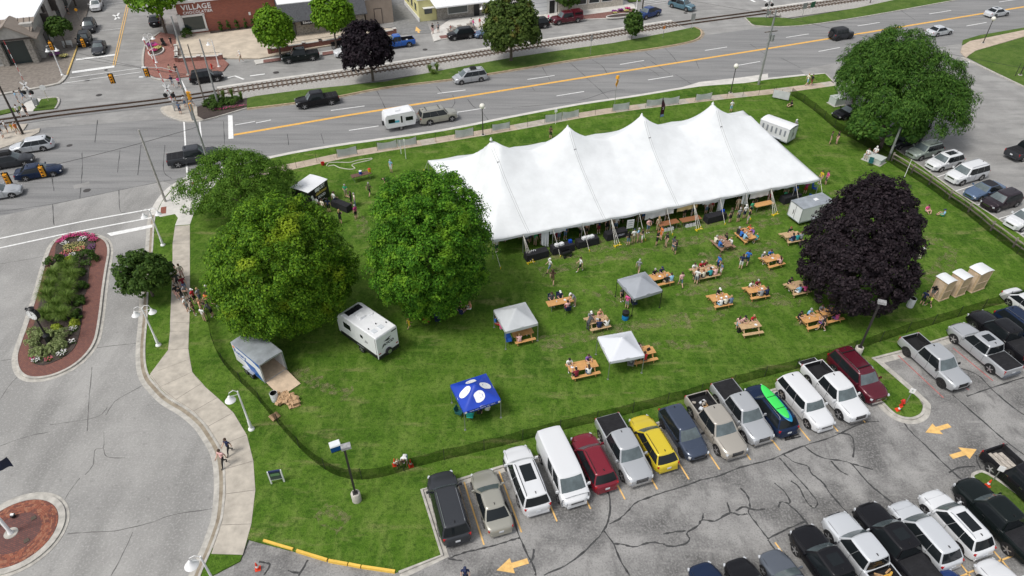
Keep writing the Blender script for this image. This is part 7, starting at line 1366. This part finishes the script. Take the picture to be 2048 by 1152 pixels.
# stone office with shingle mansard
a = G(588,73); r = building('stone_office','stone-faced office with dark shingle mansard roof',a,R(21)); WL = 12.2
bx(r,'wall',-.6,WL,0,14,0,3.0,m_stone); mb = MB(); mb.add([(-1.6,-1.0,2.7),(WL + .4,-1.0,2.7),(WL + .4,.9,5.0),(-1.6,.9,5.0),(-1.6,14,5.0),(WL + .4,14,5.0),(-1.6,-1,2.55),(WL + .4,-1,2.55),(WL + .4,14,2.55),(-1.6,14,2.55)],[(0,1,2,3),(6,7,1,0),(7,8,5,2,1),(6,0,3,4,9),(9,8,7,6)]); mb.build('mansard_roof',m_shing,r)
bx(r,'flat_roof',-1.6,WL + .4,.9,16,4.85,5.1,m_roofw); sb = bx(r,'sign_board',1.4,5.0,-.95,-.8,2.0,2.7,m_blk); text('shop_sign','Edward Jones',.52,m_ink,r,(3.2,-.96,2.33),(math.pi/2,0,0),.01,bold=.006)
window(r,-.35,.5,.4,2.4,frame=m_trim); bx(r,'door',9.6,10.7,-.05,.1,0,2.5,m_blk); window(r,8.4,9.2,.5,2.3,frame=m_trim); window(r,5.6,7.2,.9,2.2,frame=m_trim)
bx(r,'rooftop_unit',4.2,5.6,4,5.4,5.1,6.0,m_galv); bx(r,'rooftop_unit',2.0,2.5,3.5,4.0,5.1,5.9,M('rust_vent',(.2,.08,.05),.8)); bx(r,'side_block',WL + .42,WL + 5.2,1.2,14,0,4.2,m_tanw); bx(r,'side_roof',WL + .45,WL + 5.3,1.1,14,4.2,4.45,m_roofw); bx(r,'side_door',WL + 2.0,WL + 3.2,1.12,1.2,0,2.5,m_tanw); bx(r,'door_frame',WL + 1.9,WL + 3.3,1.15,1.22,0,2.62,m_trim)
# cafe with white metal roof
a = G(872,45); r = building('cafe','cafe with white metal roof and stone front',a,R(21)); WL = 13.5
bx(r,'wall',.6,WL,1.0,10,0,2.8,m_stone); mb = MB(); mb.add([(0,-.6,2.7),(WL,-.6,2.7),(WL,4.2,4.9),(-1.2,4.2,4.9),(-1.2,10,4.9),(WL,10,4.9),(0,-.6,2.5),(WL,-.6,2.5)],[(0,1,2,3),(3,2,5,4),(6,7,1,0),(6,0,3)]); mb.build('metal_roof',m_roofw,r)
for i in range(14): MB().tube([(.3 + i*.95,-.6,2.75),(.3 + i*.95 - .9*(1 - i/14)*.5,4.2,4.95)],.025,4).build('roof_rib',m_wtr,r)
text('cafe_sign',"MARION'S",.85,m_rr,r,(7.6,.9,3.75),(math.radians(48),0,0),.03,bold=.02); text('cafe_sign','DAIRY BAR',.3,m_blk,r,(7.6,.25,3.3),(math.radians(48),0,0),.02)
window(r,2.6,6.2,.9,2.2,.95); bx(r,'door',7.4,8.4,.9,1.02,0,2.2,m_blk); window(r,9.2,11.5,.9,2.1,.95)
bx(r,'side_wing',-2.6,.58,1.4,12,0,3.6,m_ystuc); bx(r,'wing_roof',-2.8,.6,1.2,12,3.6,3.85,m_roofw); 
for y_ in (3,5.6,8.4):
    w = bx(r,'window',-2.64,-2.58,y_,y_ + 1.1,1.4,2.6,m_win)
bx(r,'serving_hatch',-1.6,-.2,1.34,1.42,1.2,2.1,m_win); bx(r,'hatch_awning',-1.9,.1,.5,1.4,2.3,2.4,m_wtr); bx(r,'white_base',-2.7,-2.55,1.3,12,0,.7,m_wtr)
CAF = r
# garage and stone building
a = G(1050,34); r = building('garage','white garage with blue-grey roof beside the cafe',a,R(20)); bx(r,'wall',0,6.2,0,9,0,3.6,m_wtr); bx(r,'roof',-.3,6.5,-.4,9,3.6,3.9,M('bluegrey_roof',(.16,.2,.26),.8)); bx(r,'garage_door',.6,4.2,-.05,.05,0,2.8,m_roofw); [bx(r,'door_panel_line',.6,4.2,-.07,-.05,z,z + .03,M('print_grey',(.25,.27,.30),.6)) for z in (.7,1.4,2.1)]; bx(r,'door',4.7,5.7,-.05,.05,0,2.3,m_blk)
a = G(1117,27); r = building('stone_shop','pale stone shop with dark windows at the top edge',a,R(20)); bx(r,'wall',0,13,0,9,0,4,M('pale_stone',(.48,.44,.38),.9,var=.25,scale=4)); bx(r,'roof',-.2,13.3,-.3,9,4,4.3,m_shing)
for x0 in (3.4,6.0,8.6): window(r,x0,x0 + 2.0,1.2,3.0)
struct(MB().prism(GP([(1258,5),(1282,3),(1275,-8),(1250,-4)]),.1,.14).build('shop_lawn',m_lawn2))
# grey gabled building (upper left): wall runs along the side street
a = G(88,128); r = building('gabled_building','grey stucco building with white roof and timber gable porch',a,R(20))
bx(r,'wall',-24,0,2.5,40,0,5.4,m_greyst); bx(r,'flat_roof',-24,.1,4.3,40,5.4,5.7,m_roofw)
mb = MB(); mb.add([(-24,1.6,4.5),(-.2,1.6,4.5),(.3,4.4,5.8),(-24,4.4,5.8)],[(0,1,2,3)]); mb.build('eave_roof',M('brown_metal_roof',(.24,.20,.165),.7,var=.12,scale=1.2),r)
for i in range(30): MB().box((-23.6 + i*.8,3.0,5.2),(.05,3.1,.05),rot=Matrix.Rotation(.435,3,'X')).build('roof_rib',m_trim,r)
bx(r,'entrance_glass',-4.6,-1.4,1.1,2.45,0,3.6,m_win); bx(r,'pier',-5.4,-4.6,.4,2.4,0,4.0,m_stone); bx(r,'pier',-1.4,-.6,.4,2.4,0,4.0,m_stone)
mb = MB(); mb.add([(-6.4,.2,3.8),(.4,.2,3.8),(-3.0,.2,6.0),(-6.4,5,3.8),(.4,5,3.8),(-3.0,5,6.0)],[(0,1,2),(0,2,5,3),(1,4,5,2)]); mb.build('gable_porch',m_greyst,r)
for s in (-1,1): MB().box((-3.0 + s*1.75,2.3,4.98),(4.15,5.0,.16),rot=Matrix.Rotation(s*.574,3,'Y')).build('gable_roof',M('brown_metal_roof',(.24,.20,.165),.7),r)
MB().box((-3.0,.15,4.0),(6.6,.14,.25)).build('tie_beam',m_trim,r)
for x0 in (-12,-18): window(r,x0,x0 + 4,.4,2.6,2.44,m_trim)
for i,y_ in enumerate((9,17,25)): bx(r,'timber_bracket',.0,1.0,y_,y_ + .25,3.0,4.9,m_trim); bx(r,'bay_trim',-.02,.35,y_ + 2,y_ + 3.4,3.4,5.4,m_trim)
for y_ in (6,12,19,27): bx(r,'window',.0,.06,y_,y_ + 2.6,.5,2.6,m_win)
for i,y_ in enumerate((8.2,9.4)): bx(r,'hanging_sign',.15,.9,y_,y_ + .08,2.4 + .3*i,3.6,m_blk)
# low brick garden walls with railings
def lowwall(label,pts,h,piers=True):
    q = GP(pts,.1); r = thing('brick_garden_wall',label,'wall',(q[0].x,q[0].y,.1),0,'low brick walls')
    for i in range(len(q) - 1):
        a,b = q[i] - q[0],q[i + 1] - q[0]; L_ = (b - a).length; m = (a + b)/2; MB().box((m.x,m.y,h/2),(L_,.35,h),ang(a,b)).build('wall',m_bpave,r); MB().box((m.x,m.y,h + .04),(L_,.45,.07),ang(a,b)).build('coping',m_concp,r)
        n = max(1,int(L_/2.6))
        for k in range(n + 1): p = a.lerp(b,k/n); MB().box((p.x,p.y,h*.65),(.5,.5,h*1.3),ang(a,b)).build('pier',m_bpave,r); MB().box((p.x,p.y,h*1.3 + .04),(.58,.58,.08),ang(a,b)).build('pier_cap',m_concp,r)
        MB().box((m.x,m.y,h + .5),(L_,.04,.04),ang(a,b)).build('railing',m_blk,r)
lowwall('long low brick wall behind the parked green pickup',[(540,107),(642,91),(720,79)],.7); lowwall('short low brick wall by the alley',[(760,73),(790,68)],.7); lowwall('low brick wall of the courtyard corner',[(354,99),(355,123),(443,118)],.55)
for i,(x,y) in enumerate([(905,58),(921,56),(940,53)]): ptable('weathered cafe picnic table, ' + ['left','middle','right'][i] + ' of three under the cafe windows',(x - 5,y - 7),(x + 6,y + 1),1.8,M('weathered_grey_wood',(.25,.22,.19),.9))
for i,(x,y,zz) in enumerate([(672,96,.12),(683,93,.12),(137,94,.12)]):
    g = G(x,y,zz); r = thing('street_bench',['dark bench left by the brick wall','dark bench right by the brick wall','white bench outside the gabled building'][i],'bench',(g.x,g.y,zz),R(20)); mm = m_wtr if i == 2 else m_blk
    MB().box((0,0,.44),(1.4,.45,.05)).build('seat',mm,r); MB().box((0,.24,.72),(1.4,.05,.45)).build('backrest',mm,r); [MB().box((s*.6,0,.22),(.06,.4,.44)).build('leg',mm,r) for s in (1,-1)]
g = G(1091,46,.12); r = thing('motorcycle','white touring motorcycle parked by the red pickup','motorcycle',(g.x,g.y,.12),R(20))
for x in (-.75,.75): MB().lathe([(.2,-.07),(.31,-.06),(.31,.06),(.2,.07)],16,(x,0,.31),axis='Y').build('wheel',m_tyre,r,True)
MB().box((0,0,.62),(1.2,.32,.4),tx=.8,ty=.7).build('engine_body',m_lw,r); MB().box((-.3,0,.86),(.8,.32,.12),tx=.85,ty=.8).build('seat',m_blk,r); MB().tube([(.75,0,.35),(.5,0,1.0)],.05,6).build('fork',m_chr,r); MB().tube([(.4,.35,1.08),(.52,0,1.0),(.4,-.35,1.08)],.025,6).build('handlebar',m_chr,r); MB().box((-.75,0,.95),(.4,.55,.35)).build('luggage_box',m_lw,r)
g = G(328,90,.12); r = thing('mobility_scooter','black scooter parked on the brick corner','scooter',(g.x,g.y,.12),R(110))
for x,y_ in ((-.45,.28),(-.45,-.28),(.5,.2),(.5,-.2)): MB().lathe([(.16,-.05),(.16,.05)],12,(x,y_,.16),axis='Y').build('wheel',m_tyre,r)
MB().box((0,0,.3),(1.2,.5,.16)).build('deck',m_blk,r); MB().box((-.3,0,.72),(.45,.48,.1)).build('seat',m_blk,r); MB().box((-.52,0,1.0),(.1,.46,.55)).build('backrest',m_blk,r); MB().tube([(.5,0,.35),(.4,0,1.05)],.04,6).build('tiller',m_blk,r); MB().tube([(-.3,0,.3),(-.3,0,.7)],.06,6).build('seat_post',m_blk,r)
# ================================================================ PEOPLE
def seat(t,x,sd_,shirt,pants,hair,where,dy=.73,pose='sit',**k):
    p = local(t,x,sd_*dy); f = math.degrees(t.rotation_euler.z) - 90*sd_; return person(pose,Vector((p.x,p.y)),f + rnd.uniform(-12,12),shirt,pants,hair,where,group='people at the picnic tables',**k)
# --- junction and shops
Z0 = .1
for a in [('stand',(38,206),40,'ltblue','grey','brown','waiting at the railway island'),('walk',(49,200),60,'dkgrey','denim','black','by the crossing gate'),('walk',(41,233),-60,'white','black','brown','crossing the rails on the left','long'),('stand',(56,232),-100,'black','black','blond','crossing the rails on the left','long'),('stand',(8,277),0,'black','white','brown','at the left edge corner'),('stand',(17,266),30,'white','black','grey','behind the left edge corner'),('walk',(38,269),-30,'orange','khaki','grey','by the dark left pole'),('stand',(2,268),20,'maroon','black','capw','at the very left edge'),
          ('stand',(344,152),-90,'tan','red','black','on the brick corner paving'),('hold',(356,152),-80,'black','black','brown','on the brick corner paving'),('walk',(347,174),-60,'navy','grey','capn','crossing by the black turning suv'),('walk',(361,176),-60,'pink','black','brown','crossing by the black turning suv'),('stand',(354,208),200,'blue','khaki','brown','at the median crossing post'),('stand',(362,228),-90,'denim','navy','capn','at the median corner kerb'),('walk',(385,212),180,'peach','grey','grey','by the junction planting'),('stand',(372,214),150,'white','denim','brown','behind the median signal pole'),('walk',(345,94),250,'black','black','brown','beside the parked scooter'),('walk',(483,124),200,'white','khaki','capw','across the courtyard paving'),('stand',(138,30),-90,'dkgrey','black','black','in shade on the side street'),
          ('stand',(866,68),-60,'black','palepink','brown','at the alley mouth'),('stand',(877,65),-80,'grey','black','black','at the alley mouth'),('walk',(947,58),30,'pink','denim','blond','outside the cafe'),('walk',(960,55),30,'red','khaki','grey','outside the cafe'),('stand',(943,56),90,'white','black','brown','at the cafe windows')]:
    person(*a[:7],hv=a[7] if len(a) > 7 else None,z=Z0)
person('walk',(27,263),-30,'yellow','yellow','blond','by the dark left pole',s=.66,z=Z0); person('stand',(902,64),-30,'red','navy','brown','outside the cafe',s=.66,z=Z0); person('chair',(1097,43),200,'pink','navy','white','on the white motorcycle',z=.5,short=False)
person('stand',(402,360),200,'black','black','brown','at the corner under the fine-leaved tree',hv='long')
# --- queue on the pavement
W_ = 'in the pavement queue '
for a in [('stand',(335,546),30,'blue','grey','brown',W_ + 'beside the grass, farthest',None),('stand',(340,553),-20,'ltblue','khaki','grey',W_ + 'beside the small tree',None),('stand',(352,552),-100,'black','white','black',W_ + 'at its far end','long'),('stand',(366,556),-60,'cream','palepink','brown',W_ + 'at its far end','long'),('stand',(349,566),0,'white','black','brown',W_ + 'next to the small tree',None),('stand',(360,575),-60,'dkgrey','black','black',W_ + 'next to the small tree',None),('stand',(372,583),-50,'maroon','denim','brown',W_ + 'behind the black shirts',None),('stand',(358,598),-30,'black','palepink','brown',W_ + 'near the small tree shade',None),('stand',(367,602),-20,'black','dkgrey','black',W_ + 'in the middle',None),('hold',(376,599),-30,'grey','olive','capn',W_ + 'in the middle',None),('stand',(378,624),-10,'white','grey','grey',W_ + 'at the pavement edge',None),('stand',(391,630),10,'brown','dkgrey','black',W_ + 'at the pavement edge',None),('stand',(392,607),-10,'red','black','capw',W_ + 'on the grass side',None),('stand',(403,605),-20,'grey','denim','blond',W_ + 'on the grass side',None),('stand',(421,600),230,'navy','cream','white',W_ + 'by the maple',None),('hold',(419,615),250,'orange','dkgrey','brown',W_ + 'by the maple',None),('hold',(406,627),20,'peach','palepink','blond',W_ + 'near the black fence','long'),('stand',(411,643),70,'white','tan','blond',W_ + 'nearest the black fence',None),('lean',(426,633),180,'dkgrey','black','black',W_ + 'near the black fence',None),('hold',(440,625),190,'lime','white','blond',W_ + 'under the maple edge',None)]:
    person(*a[:7],hv=a[7],group='queue on the pavement')
person('walk',(461,907),240,'navy','black','brown','on the curved pavement',short=False); person('walk',(450,931),245,'palepink','black','brown','on the curved pavement',short=False)
person('stoop',(812,926),-95,'white','ltblue','brown','over the child at the black fence'); person('hold',(797,937),-60,'cream','dkgrey','blond','with cones at the black fence',s=.6); person('stand',(932,1164),-90,'navy','black','capn','in the lot at the bottom',z=.02)
# --- food trailer group
F_ = 'near the food trailer '
for a in [('walk',(671,411),40,'white','navy','brown',F_ + 'in a long coat',None),('stand',(659,424),90,'navy','black','black',F_ + 'facing it','long'),('hold',(682,447),70,'black','black','blond',F_ + 'with a phone','long'),('stand',(713,438),150,'magenta','black','grey',F_ + 'walking away',None),('stand',(711,413),200,'cream','denim','grey',F_ + 'beside the table end',None),('hold',(704,411),180,'black','black','brown',F_ + 'at the table end','long'),('hold',(693,395),-90,'green','khaki','grey',F_ + 'behind the black table',None),('walk',(740,392),70,'olive','black','grey',F_ + 'across the grass',None),('stand',(783,345),-120,'ltblue','white','grey','by the maple behind the tent',None),('stoop',(777,372),200,'black','black','black','by the maple behind the tent',None),('stand',(637,421),60,'white','black','black',F_ + 'at its counter',None),('stand',(648,426),60,'cream','dkgrey','brown',F_ + 'at its counter',None)]:
    person(*a[:7],hv=a[7],short=a[4] != 'denim',group='people near the food trailer')
# --- tent front and around
T_ = 'in front of the tent '
for a in [('stand',(1053,497),60,'dkgrey','black','black','behind the leftmost serving table',None),('stand',(1070,491),60,'green','khaki','brown','behind the leftmost serving table',None),('walk',(1099,545),200,'white','denim','capw',T_ + 'with a white hat',None),('walk',(1160,543),190,'white','black','brown',T_ + 'alone',None),('walk',(1105,568),80,'brown','brown','brown',T_ + 'nearest the canopies','long'),('walk',(1276,547),60,'grey','khaki','grey',T_ + 'in mid lawn',None),
          ('stand',(1231,461),80,'white','denim','grey','under the tent edge by the logo table',None),('stand',(1213,462),-60,'black','black','black','under the tent edge by the logo table',None),('stand',(1256,491),90,'black','denim','black',T_ + 'by the poster','long'),('stand',(1266,486),100,'white','khaki','capn',T_ + 'by the poster',None),('stand',(1275,484),-30,'ltblue','khaki','grey',T_ + 'by the poster',None),('hold',(1283,485),180,'black','white','brown',T_ + 'by the poster','long'),('hold',(1295,466),-70,'palepink','denim','black',T_ + 'right of the poster',None),('stand',(1315,461),100,'tan','tan','blond','at the brown counter','long'),('hold',(1313,490),-40,'black','black','red',T_ + 'in a dress','long'),('stand',(1321,480),200,'orange','orange','brown',T_ + 'among black shirts',None),('stand',(1331,494),200,'black','khaki','brown',T_ + 'facing the orange dress',None),('hold',(1350,508),160,'black','dkgrey','brown',T_ + 'at the grass edge',None),('stand',(1345,502),30,'dkgrey','denim','black',T_ + 'at the grass edge',None),
          ('walk',(1360,574),100,'palepink','denim','brown','between the grey canopy and crowded table',None),('stand',(1459,445),120,'olive','black','brown','at the tent entrance',None),('stand',(1473,421),90,'tan','khaki','brown','inside the tent entrance',None),('stand',(1483,419),90,'cream','khaki','black','inside the tent entrance',None),('stand',(1475,444),110,'grey','dkgrey','grey','at the tent entrance',None),('stand',(1487,437),110,'white','navy','white','at the tent entrance',None),('stand',(1494,447),150,'black','white','blond','at the tent entrance',None),('stand',(1500,429),120,'green','black','brown','at the tent entrance',None),('stand',(1480,538),70,'navy','white','brown','on the lawn beside a blue shirt',None),('walk',(1492,530),60,'blue','navy','brown','on the lawn beside a navy shirt',None),
          ('stand',(1411,428),-70,'white','denim','brown','in tent shade behind the right counters',None),('stand',(1421,425),-70,'red','khaki','brown','in tent shade behind the right counters',None),('stand',(1368,434),-70,'white','black','grey','behind the brown counter',None),('stand',(1383,431),-70,'ltblue','navy','brown','behind the brown counter',None),('stand',(1275,444),60,'brown','khaki','black','inside the tent behind the poster',None),('stand',(1245,446),0,'maroon','black','black','inside the tent behind the poster',None),('hold',(1161,474),-70,'white','black','black','behind the third serving table',None),('hold',(1172,471),-70,'peach','black','brown','behind the third serving table',None),('hold',(1117,482),-70,'ltblue','denim','brown','behind the second serving table',None),('hold',(1130,479),-70,'blue','denim','grey','behind the second serving table',None),
          ('stand',(1568,399),90,'olive','green','brown','at the right end of the tent',None),('stand',(1586,396),80,'blue','navy','black','at the right end of the tent','long'),('stand',(1638,368),200,'yellow','khaki','brown','outside the tent corner',None),('stand',(1650,369),180,'pink','dkgrey','brown','outside the tent corner',None),('stand',(1101,277),60,'brown','black','black','behind the tent ridge',None),('stand',(1461,224),90,'white','ltblue','capn','behind the tent peak',None),('stand',(1524,258),30,'ltblue','khaki','grey','by the round-roofed trailer',None),('stand',(1588,263),200,'grey','ltblue','capw','right of the round-roofed trailer',None),('stand',(1659,288),-30,'olive','khaki','brown','on the lawn under the feathery tree',None),('stand',(1672,288),180,'black','palepink','brown','on the lawn under the feathery tree',None),('walk',(1613,171),20,'cream','ltblue','blond','on the road pavement',None),('walk',(1621,172),20,'black','maroon','capb','on the road pavement',None),('stand',(1838,518),100,'white','cream','brown','behind the big purple tree',None)]:
    person(*a[:7],hv=a[7],short=a[4] not in ('cream',),group='people round the tent')
person('ground',(1582,213),200,'black','black','brown','by the mesh fence corner'); person('chair',(1733,316),230,'white','black','brown','on the pale utility box',z=.26); person('chair',(1748,313),230,'white','grey','capw','on the pale utility box',z=.26)
person('ground',(1852,423),-80,'pink','palepink','brown','near the rail fence'); person('ground',(1886,433),150,'ltblue','green','capn','near the rail fence')
person('stand',(1842,610),40,'navy','black','black','beside the wooden booths'); person('walk',(1856,614),120,'lime','black','blond','beside the wooden booths',s=.72); person('lean',(1862,595),230,'black','grey','black','beside the wooden booths')
# --- groups on the grass and under canopies
person('walk',(819,657),40,'yellow','yellow','blond','under the dark green maple',s=.68); person('ground',(909,618),-30,'denim','denim','white','right of the dark green maple'); person('ground',(921,630),60,'navy','navy','black','right of the dark green maple'); person('ground',(941,618),200,'peach','white','blond','right of the dark green maple'); person('ground',(915,606),-60,'ltblue','black','brown','under the right side of the maple')
person('chair',(992,655),-20,'blue','red','brown','left under the pale grey canopy'); person('chair',(1003,667),40,'pink','dkgrey','blond','left under the pale grey canopy'); seat(TB['R'],-.5,-1,'palepink','palepink','blond','under the pale grey canopy'); seat(TB['R'],.5,1,'orange','orange','brown','under the pale grey canopy')
person('stand',(1243,603),-60,'dkgrey','black','brown','under the grey canopy',hv='long'); person('stand',(1253,617),60,'pink','grey','brown','under the grey canopy'); person('chair',(1267,612),80,'white','grey','grey','under the grey canopy'); person('chair',(1285,604),120,'palepink','black','grey','under the grey canopy'); person('stand',(1253,596),0,'ltblue','navy','brown','under the grey canopy')
person('chair',(958,836),80,'black','black','blond','under the blue canopy',hv='long'); person('chair',(974,829),80,'white','white','black','under the blue canopy'); person('chair',(1260,735),60,'grey','dkgrey','capn','under the bright white canopy')
A = 'at the orange table without benches'; seat(TB['A'],-.5,1,'dkgrey','black','brown',A,pose='chair'); seat(TB['A'],.3,1,'navy','black','capw',A,pose='chair'); seat(TB['A'],.45,-1,'palepink','red','black',A,pose='chair'); person('lean',(1149,612),200,'grey','khaki','capw',A)
for lab,x in (('left',-.5),('middle',.3),('right',.45)): p = local(TB['A'],x,.8 if x != .45 else -.8); r = chair('dark chair drawn up to the orange table, ' + {'left': 'far side left','middle': 'far side right','right': 'near side'}[lab],0,0,m_chn,TB['A'].rotation_euler.z + (math.pi if x != .45 else 0) + (0 if x != .45 else math.pi)); r.location = (p.x,p.y,LZ); r.rotation_euler.z = TB['A'].rotation_euler.z + (0 if x != .45 else math.pi)
A = 'at the table with the leaning man'; seat(TB['B'],-.35,1,'grey','denim','capw',A); seat(TB['B'],.45,1,'peach','palepink','blond',A,hv='long'); seat(TB['B'],-.1,-1,'navy','navy','black',A); seat(TB['B'],.6,-1,'white','white','blond',A,hv='long'); person('lean',(1175,660),30,'dkgrey','dkgrey','brown',A,short=False)
A = 'at the table left of the white canopy'; seat(TB['C'],-.95,1,'white','grey','black',A); seat(TB['C'],.65,1,'purple','black','brown',A); seat(TB['C'],-.8,-1,'maroon','black','black',A); seat(TB['C'],.25,-1,'white','denim','brown',A,hv='long')
A = 'at the table half under the white canopy'; seat(TB['D'],-.1,1,'palepink','grey','brown',A); seat(TB['D'],-.1,-1,'red','dkgrey','brown',A)
A = 'at the table by the backpack'; seat(TB['E'],-.2,1,'palepink','black','capb',A); seat(TB['E'],.6,1,'red','black','blond',A); person('stand',(1474,659),60,'palepink','ltblue','brown','beside the backpack',hv='long',s=.9)
A = 'at the white caps table'; seat(TB['F'],.2,1,'black','dkgrey','capw',A); seat(TB['F'],-.25,-1,'white','ltblue','capw',A); seat(TB['F'],.2,-1,'cream','black','capw',A); seat(TB['F'],.75,-1,'denim','grey','blond',A)
A = 'at the table before the purple tree'; seat(TB['G'],-.2,1,'white','black','brown',A); seat(TB['G'],.45,1,'maroon','dkgrey','grey',A); seat(TB['G'],.1,-1,'grey','khaki','capw',A); seat(TB['G'],.7,-1,'navy','black','brown',A)
A = 'at the table at the purple tree foot'; seat(TB['H'],-.75,1,'black','black','black',A); seat(TB['H'],.2,1,'ltblue','black','grey',A); seat(TB['H'],.65,-1,'grey','purple','brown',A); person('walk',(1641,662),150,'black','black','brown','below the purple tree table',hv='long')
A = 'at the end table under the purple tree'; seat(TB['Q'],.1,-1,'pink','purple','brown',A); seat(TB['Q'],-.5,1,'grey','black','brown',A)
A = 'at the table hidden by the purple tree'; seat(TB['I'],-.3,-1,'ltblue','white','brown',A); seat(TB['I'],.3,-1,'pink','black','blond',A); seat(TB['I'],-.4,1,'black','black','black',A)
A = 'at the crowded mid lawn table'; seat(TB['J'],-.75,1,'white','khaki','brown',A); seat(TB['J'],-.05,1,'red','maroon','grey',A); seat(TB['J'],.35,1,'maroon','black','blond',A); seat(TB['J'],-.5,-1,'cream','dkgrey','red',A); seat(TB['J'],.2,-1,'teal','black','black',A); seat(TB['J'],.75,-1,'palepink','palepink','blond',A); seat(TB['J'],-1.1,-1,'navy','black','black',A)
person('stand',(1434,540),200,'blue','navy','brown','beside the crowded mid lawn table'); person('stand',(1440,550),190,'denim','white','brown','beside the crowded mid lawn table',s=.8); person('stand',(1391,568),60,'white','grey','brown','beside the crowded mid lawn table')
A = 'at the table behind the grey canopy'; seat(TB['K'],-.2,1,'black','black','grey',A); seat(TB['K'],.5,1,'navy','dkgrey','capn',A); seat(TB['K'],.35,-1,'black','khaki','grey',A); seat(TB['K'],.85,-1,'ltblue','white','brown',A)
A = 'at the crosswise brown table'; seat(TB['L'],-.4,-1,'cream','khaki','grey',A); seat(TB['L'],.25,-1,'blue','denim','grey',A); seat(TB['L'],-.4,1,'black','black','brown',A); seat(TB['L'],.35,1,'white','grey','blond',A)
A = 'at the crosswise table below the tent'; seat(TB['M'],-.6,-1,'black','dkgrey','grey',A); seat(TB['M'],-.1,-1,'blue','navy','brown',A); seat(TB['M'],.45,-1,'ltblue','khaki','grey',A); seat(TB['M'],-.5,1,'orange','red','red',A); seat(TB['M'],.0,1,'purple','denim','blond',A); seat(TB['M'],.75,1,'teal','teal','blond',A,s=.84)
A = 'at the table beside the white closed trailer'; seat(TB['N'],.2,1,'black','black','red',A); seat(TB['N'],-.25,-1,'navy','denim','black',A); seat(TB['N'],.2,-1,'teal','grey','brown',A); seat(TB['N'],.65,-1,'grey','black','brown',A)
A = 'at the table left of the purple tree'; seat(TB['O'],-.6,1,'grey','khaki','white',A); seat(TB['O'],.4,-1,'palepink','black','brown',A,hv='long'); seat(TB['O'],.2,1,'blue','black','brown',A)
small('black backpack on the grass beside a picnic table','backpack','bag',MB().box((0,0,.22),(.34,.24,.44),tx=.8,ty=.7),m_blk,G3(1478,664,LZ),.3); small('dark bag on the table half under the white canopy','handbag','bag',MB().box((0,0,.12),(.3,.18,.24),tx=.7,ty=.6),m_blk,local(TB['D'],.55,.05,.766),.5)
for i,(k,x,y_) in enumerate([('C',-.9,.1),('C',-.6,-.05),('C',.45,.1),('A',.5,.05),('A',-.3,0),('E',.1,.1),('E',.5,-.1),('J',.3,0),('J',-.3,.1),('J',.8,.05),('H',-.3,0),('H',.3,.1),('B',0,.05),('F',-.3,.1),('G',.4,0),('O',0,0),('L',0,0),('M',.2,.05),('K',0,0)]):
    w = i % 3; mb = MB().lathe([(.11,0),(.13,.02)],12) if w == 0 else MB().lathe([(.035,0),(.045,.12)],8) if w == 1 else MB().box((0,0,.04),(.22,.16,.08))
    small(['white paper plate','paper cup','paper food tray'][w] + ' on the ' + TB[k]['label'].replace(' with people on both sides','').replace(' with a leaning man','').replace(' with two people in white caps',' of the white caps')[:70] + (', left' if x < 0 else ', right' if x > .35 else ''),['paper_plate','paper_cup','food_tray'][w],['plate','cup','tray'][w],mb,m_wsh if w != 2 else M('tray_tan',(.5,.36,.2),.8),local(TB[k],x,y_,.766),.3,group='table litter')

oc = ['first','second','third','fourth','fifth','sixth','seventh','eighth','ninth','tenth','eleventh','twelfth']
ks = list(CLO)
for i in range(12):
    for j in range(3):
        p = tp((i + .25 + .25*j)/12,.05 + .045*((i*2 + j*3) % 4)); sh_c = ks[(i*5 + j*7) % 25]
        person(('stand','hold','phone')[(i + j) % 3],p,rnd.uniform(0,360),sh_c,ks[(i*3 + j*11 + 4) % 25],('brown','grey','black','blond')[(i + j) % 4],'in tent shade past the ' + oc[i] + ' front pole',group='people inside the tent')
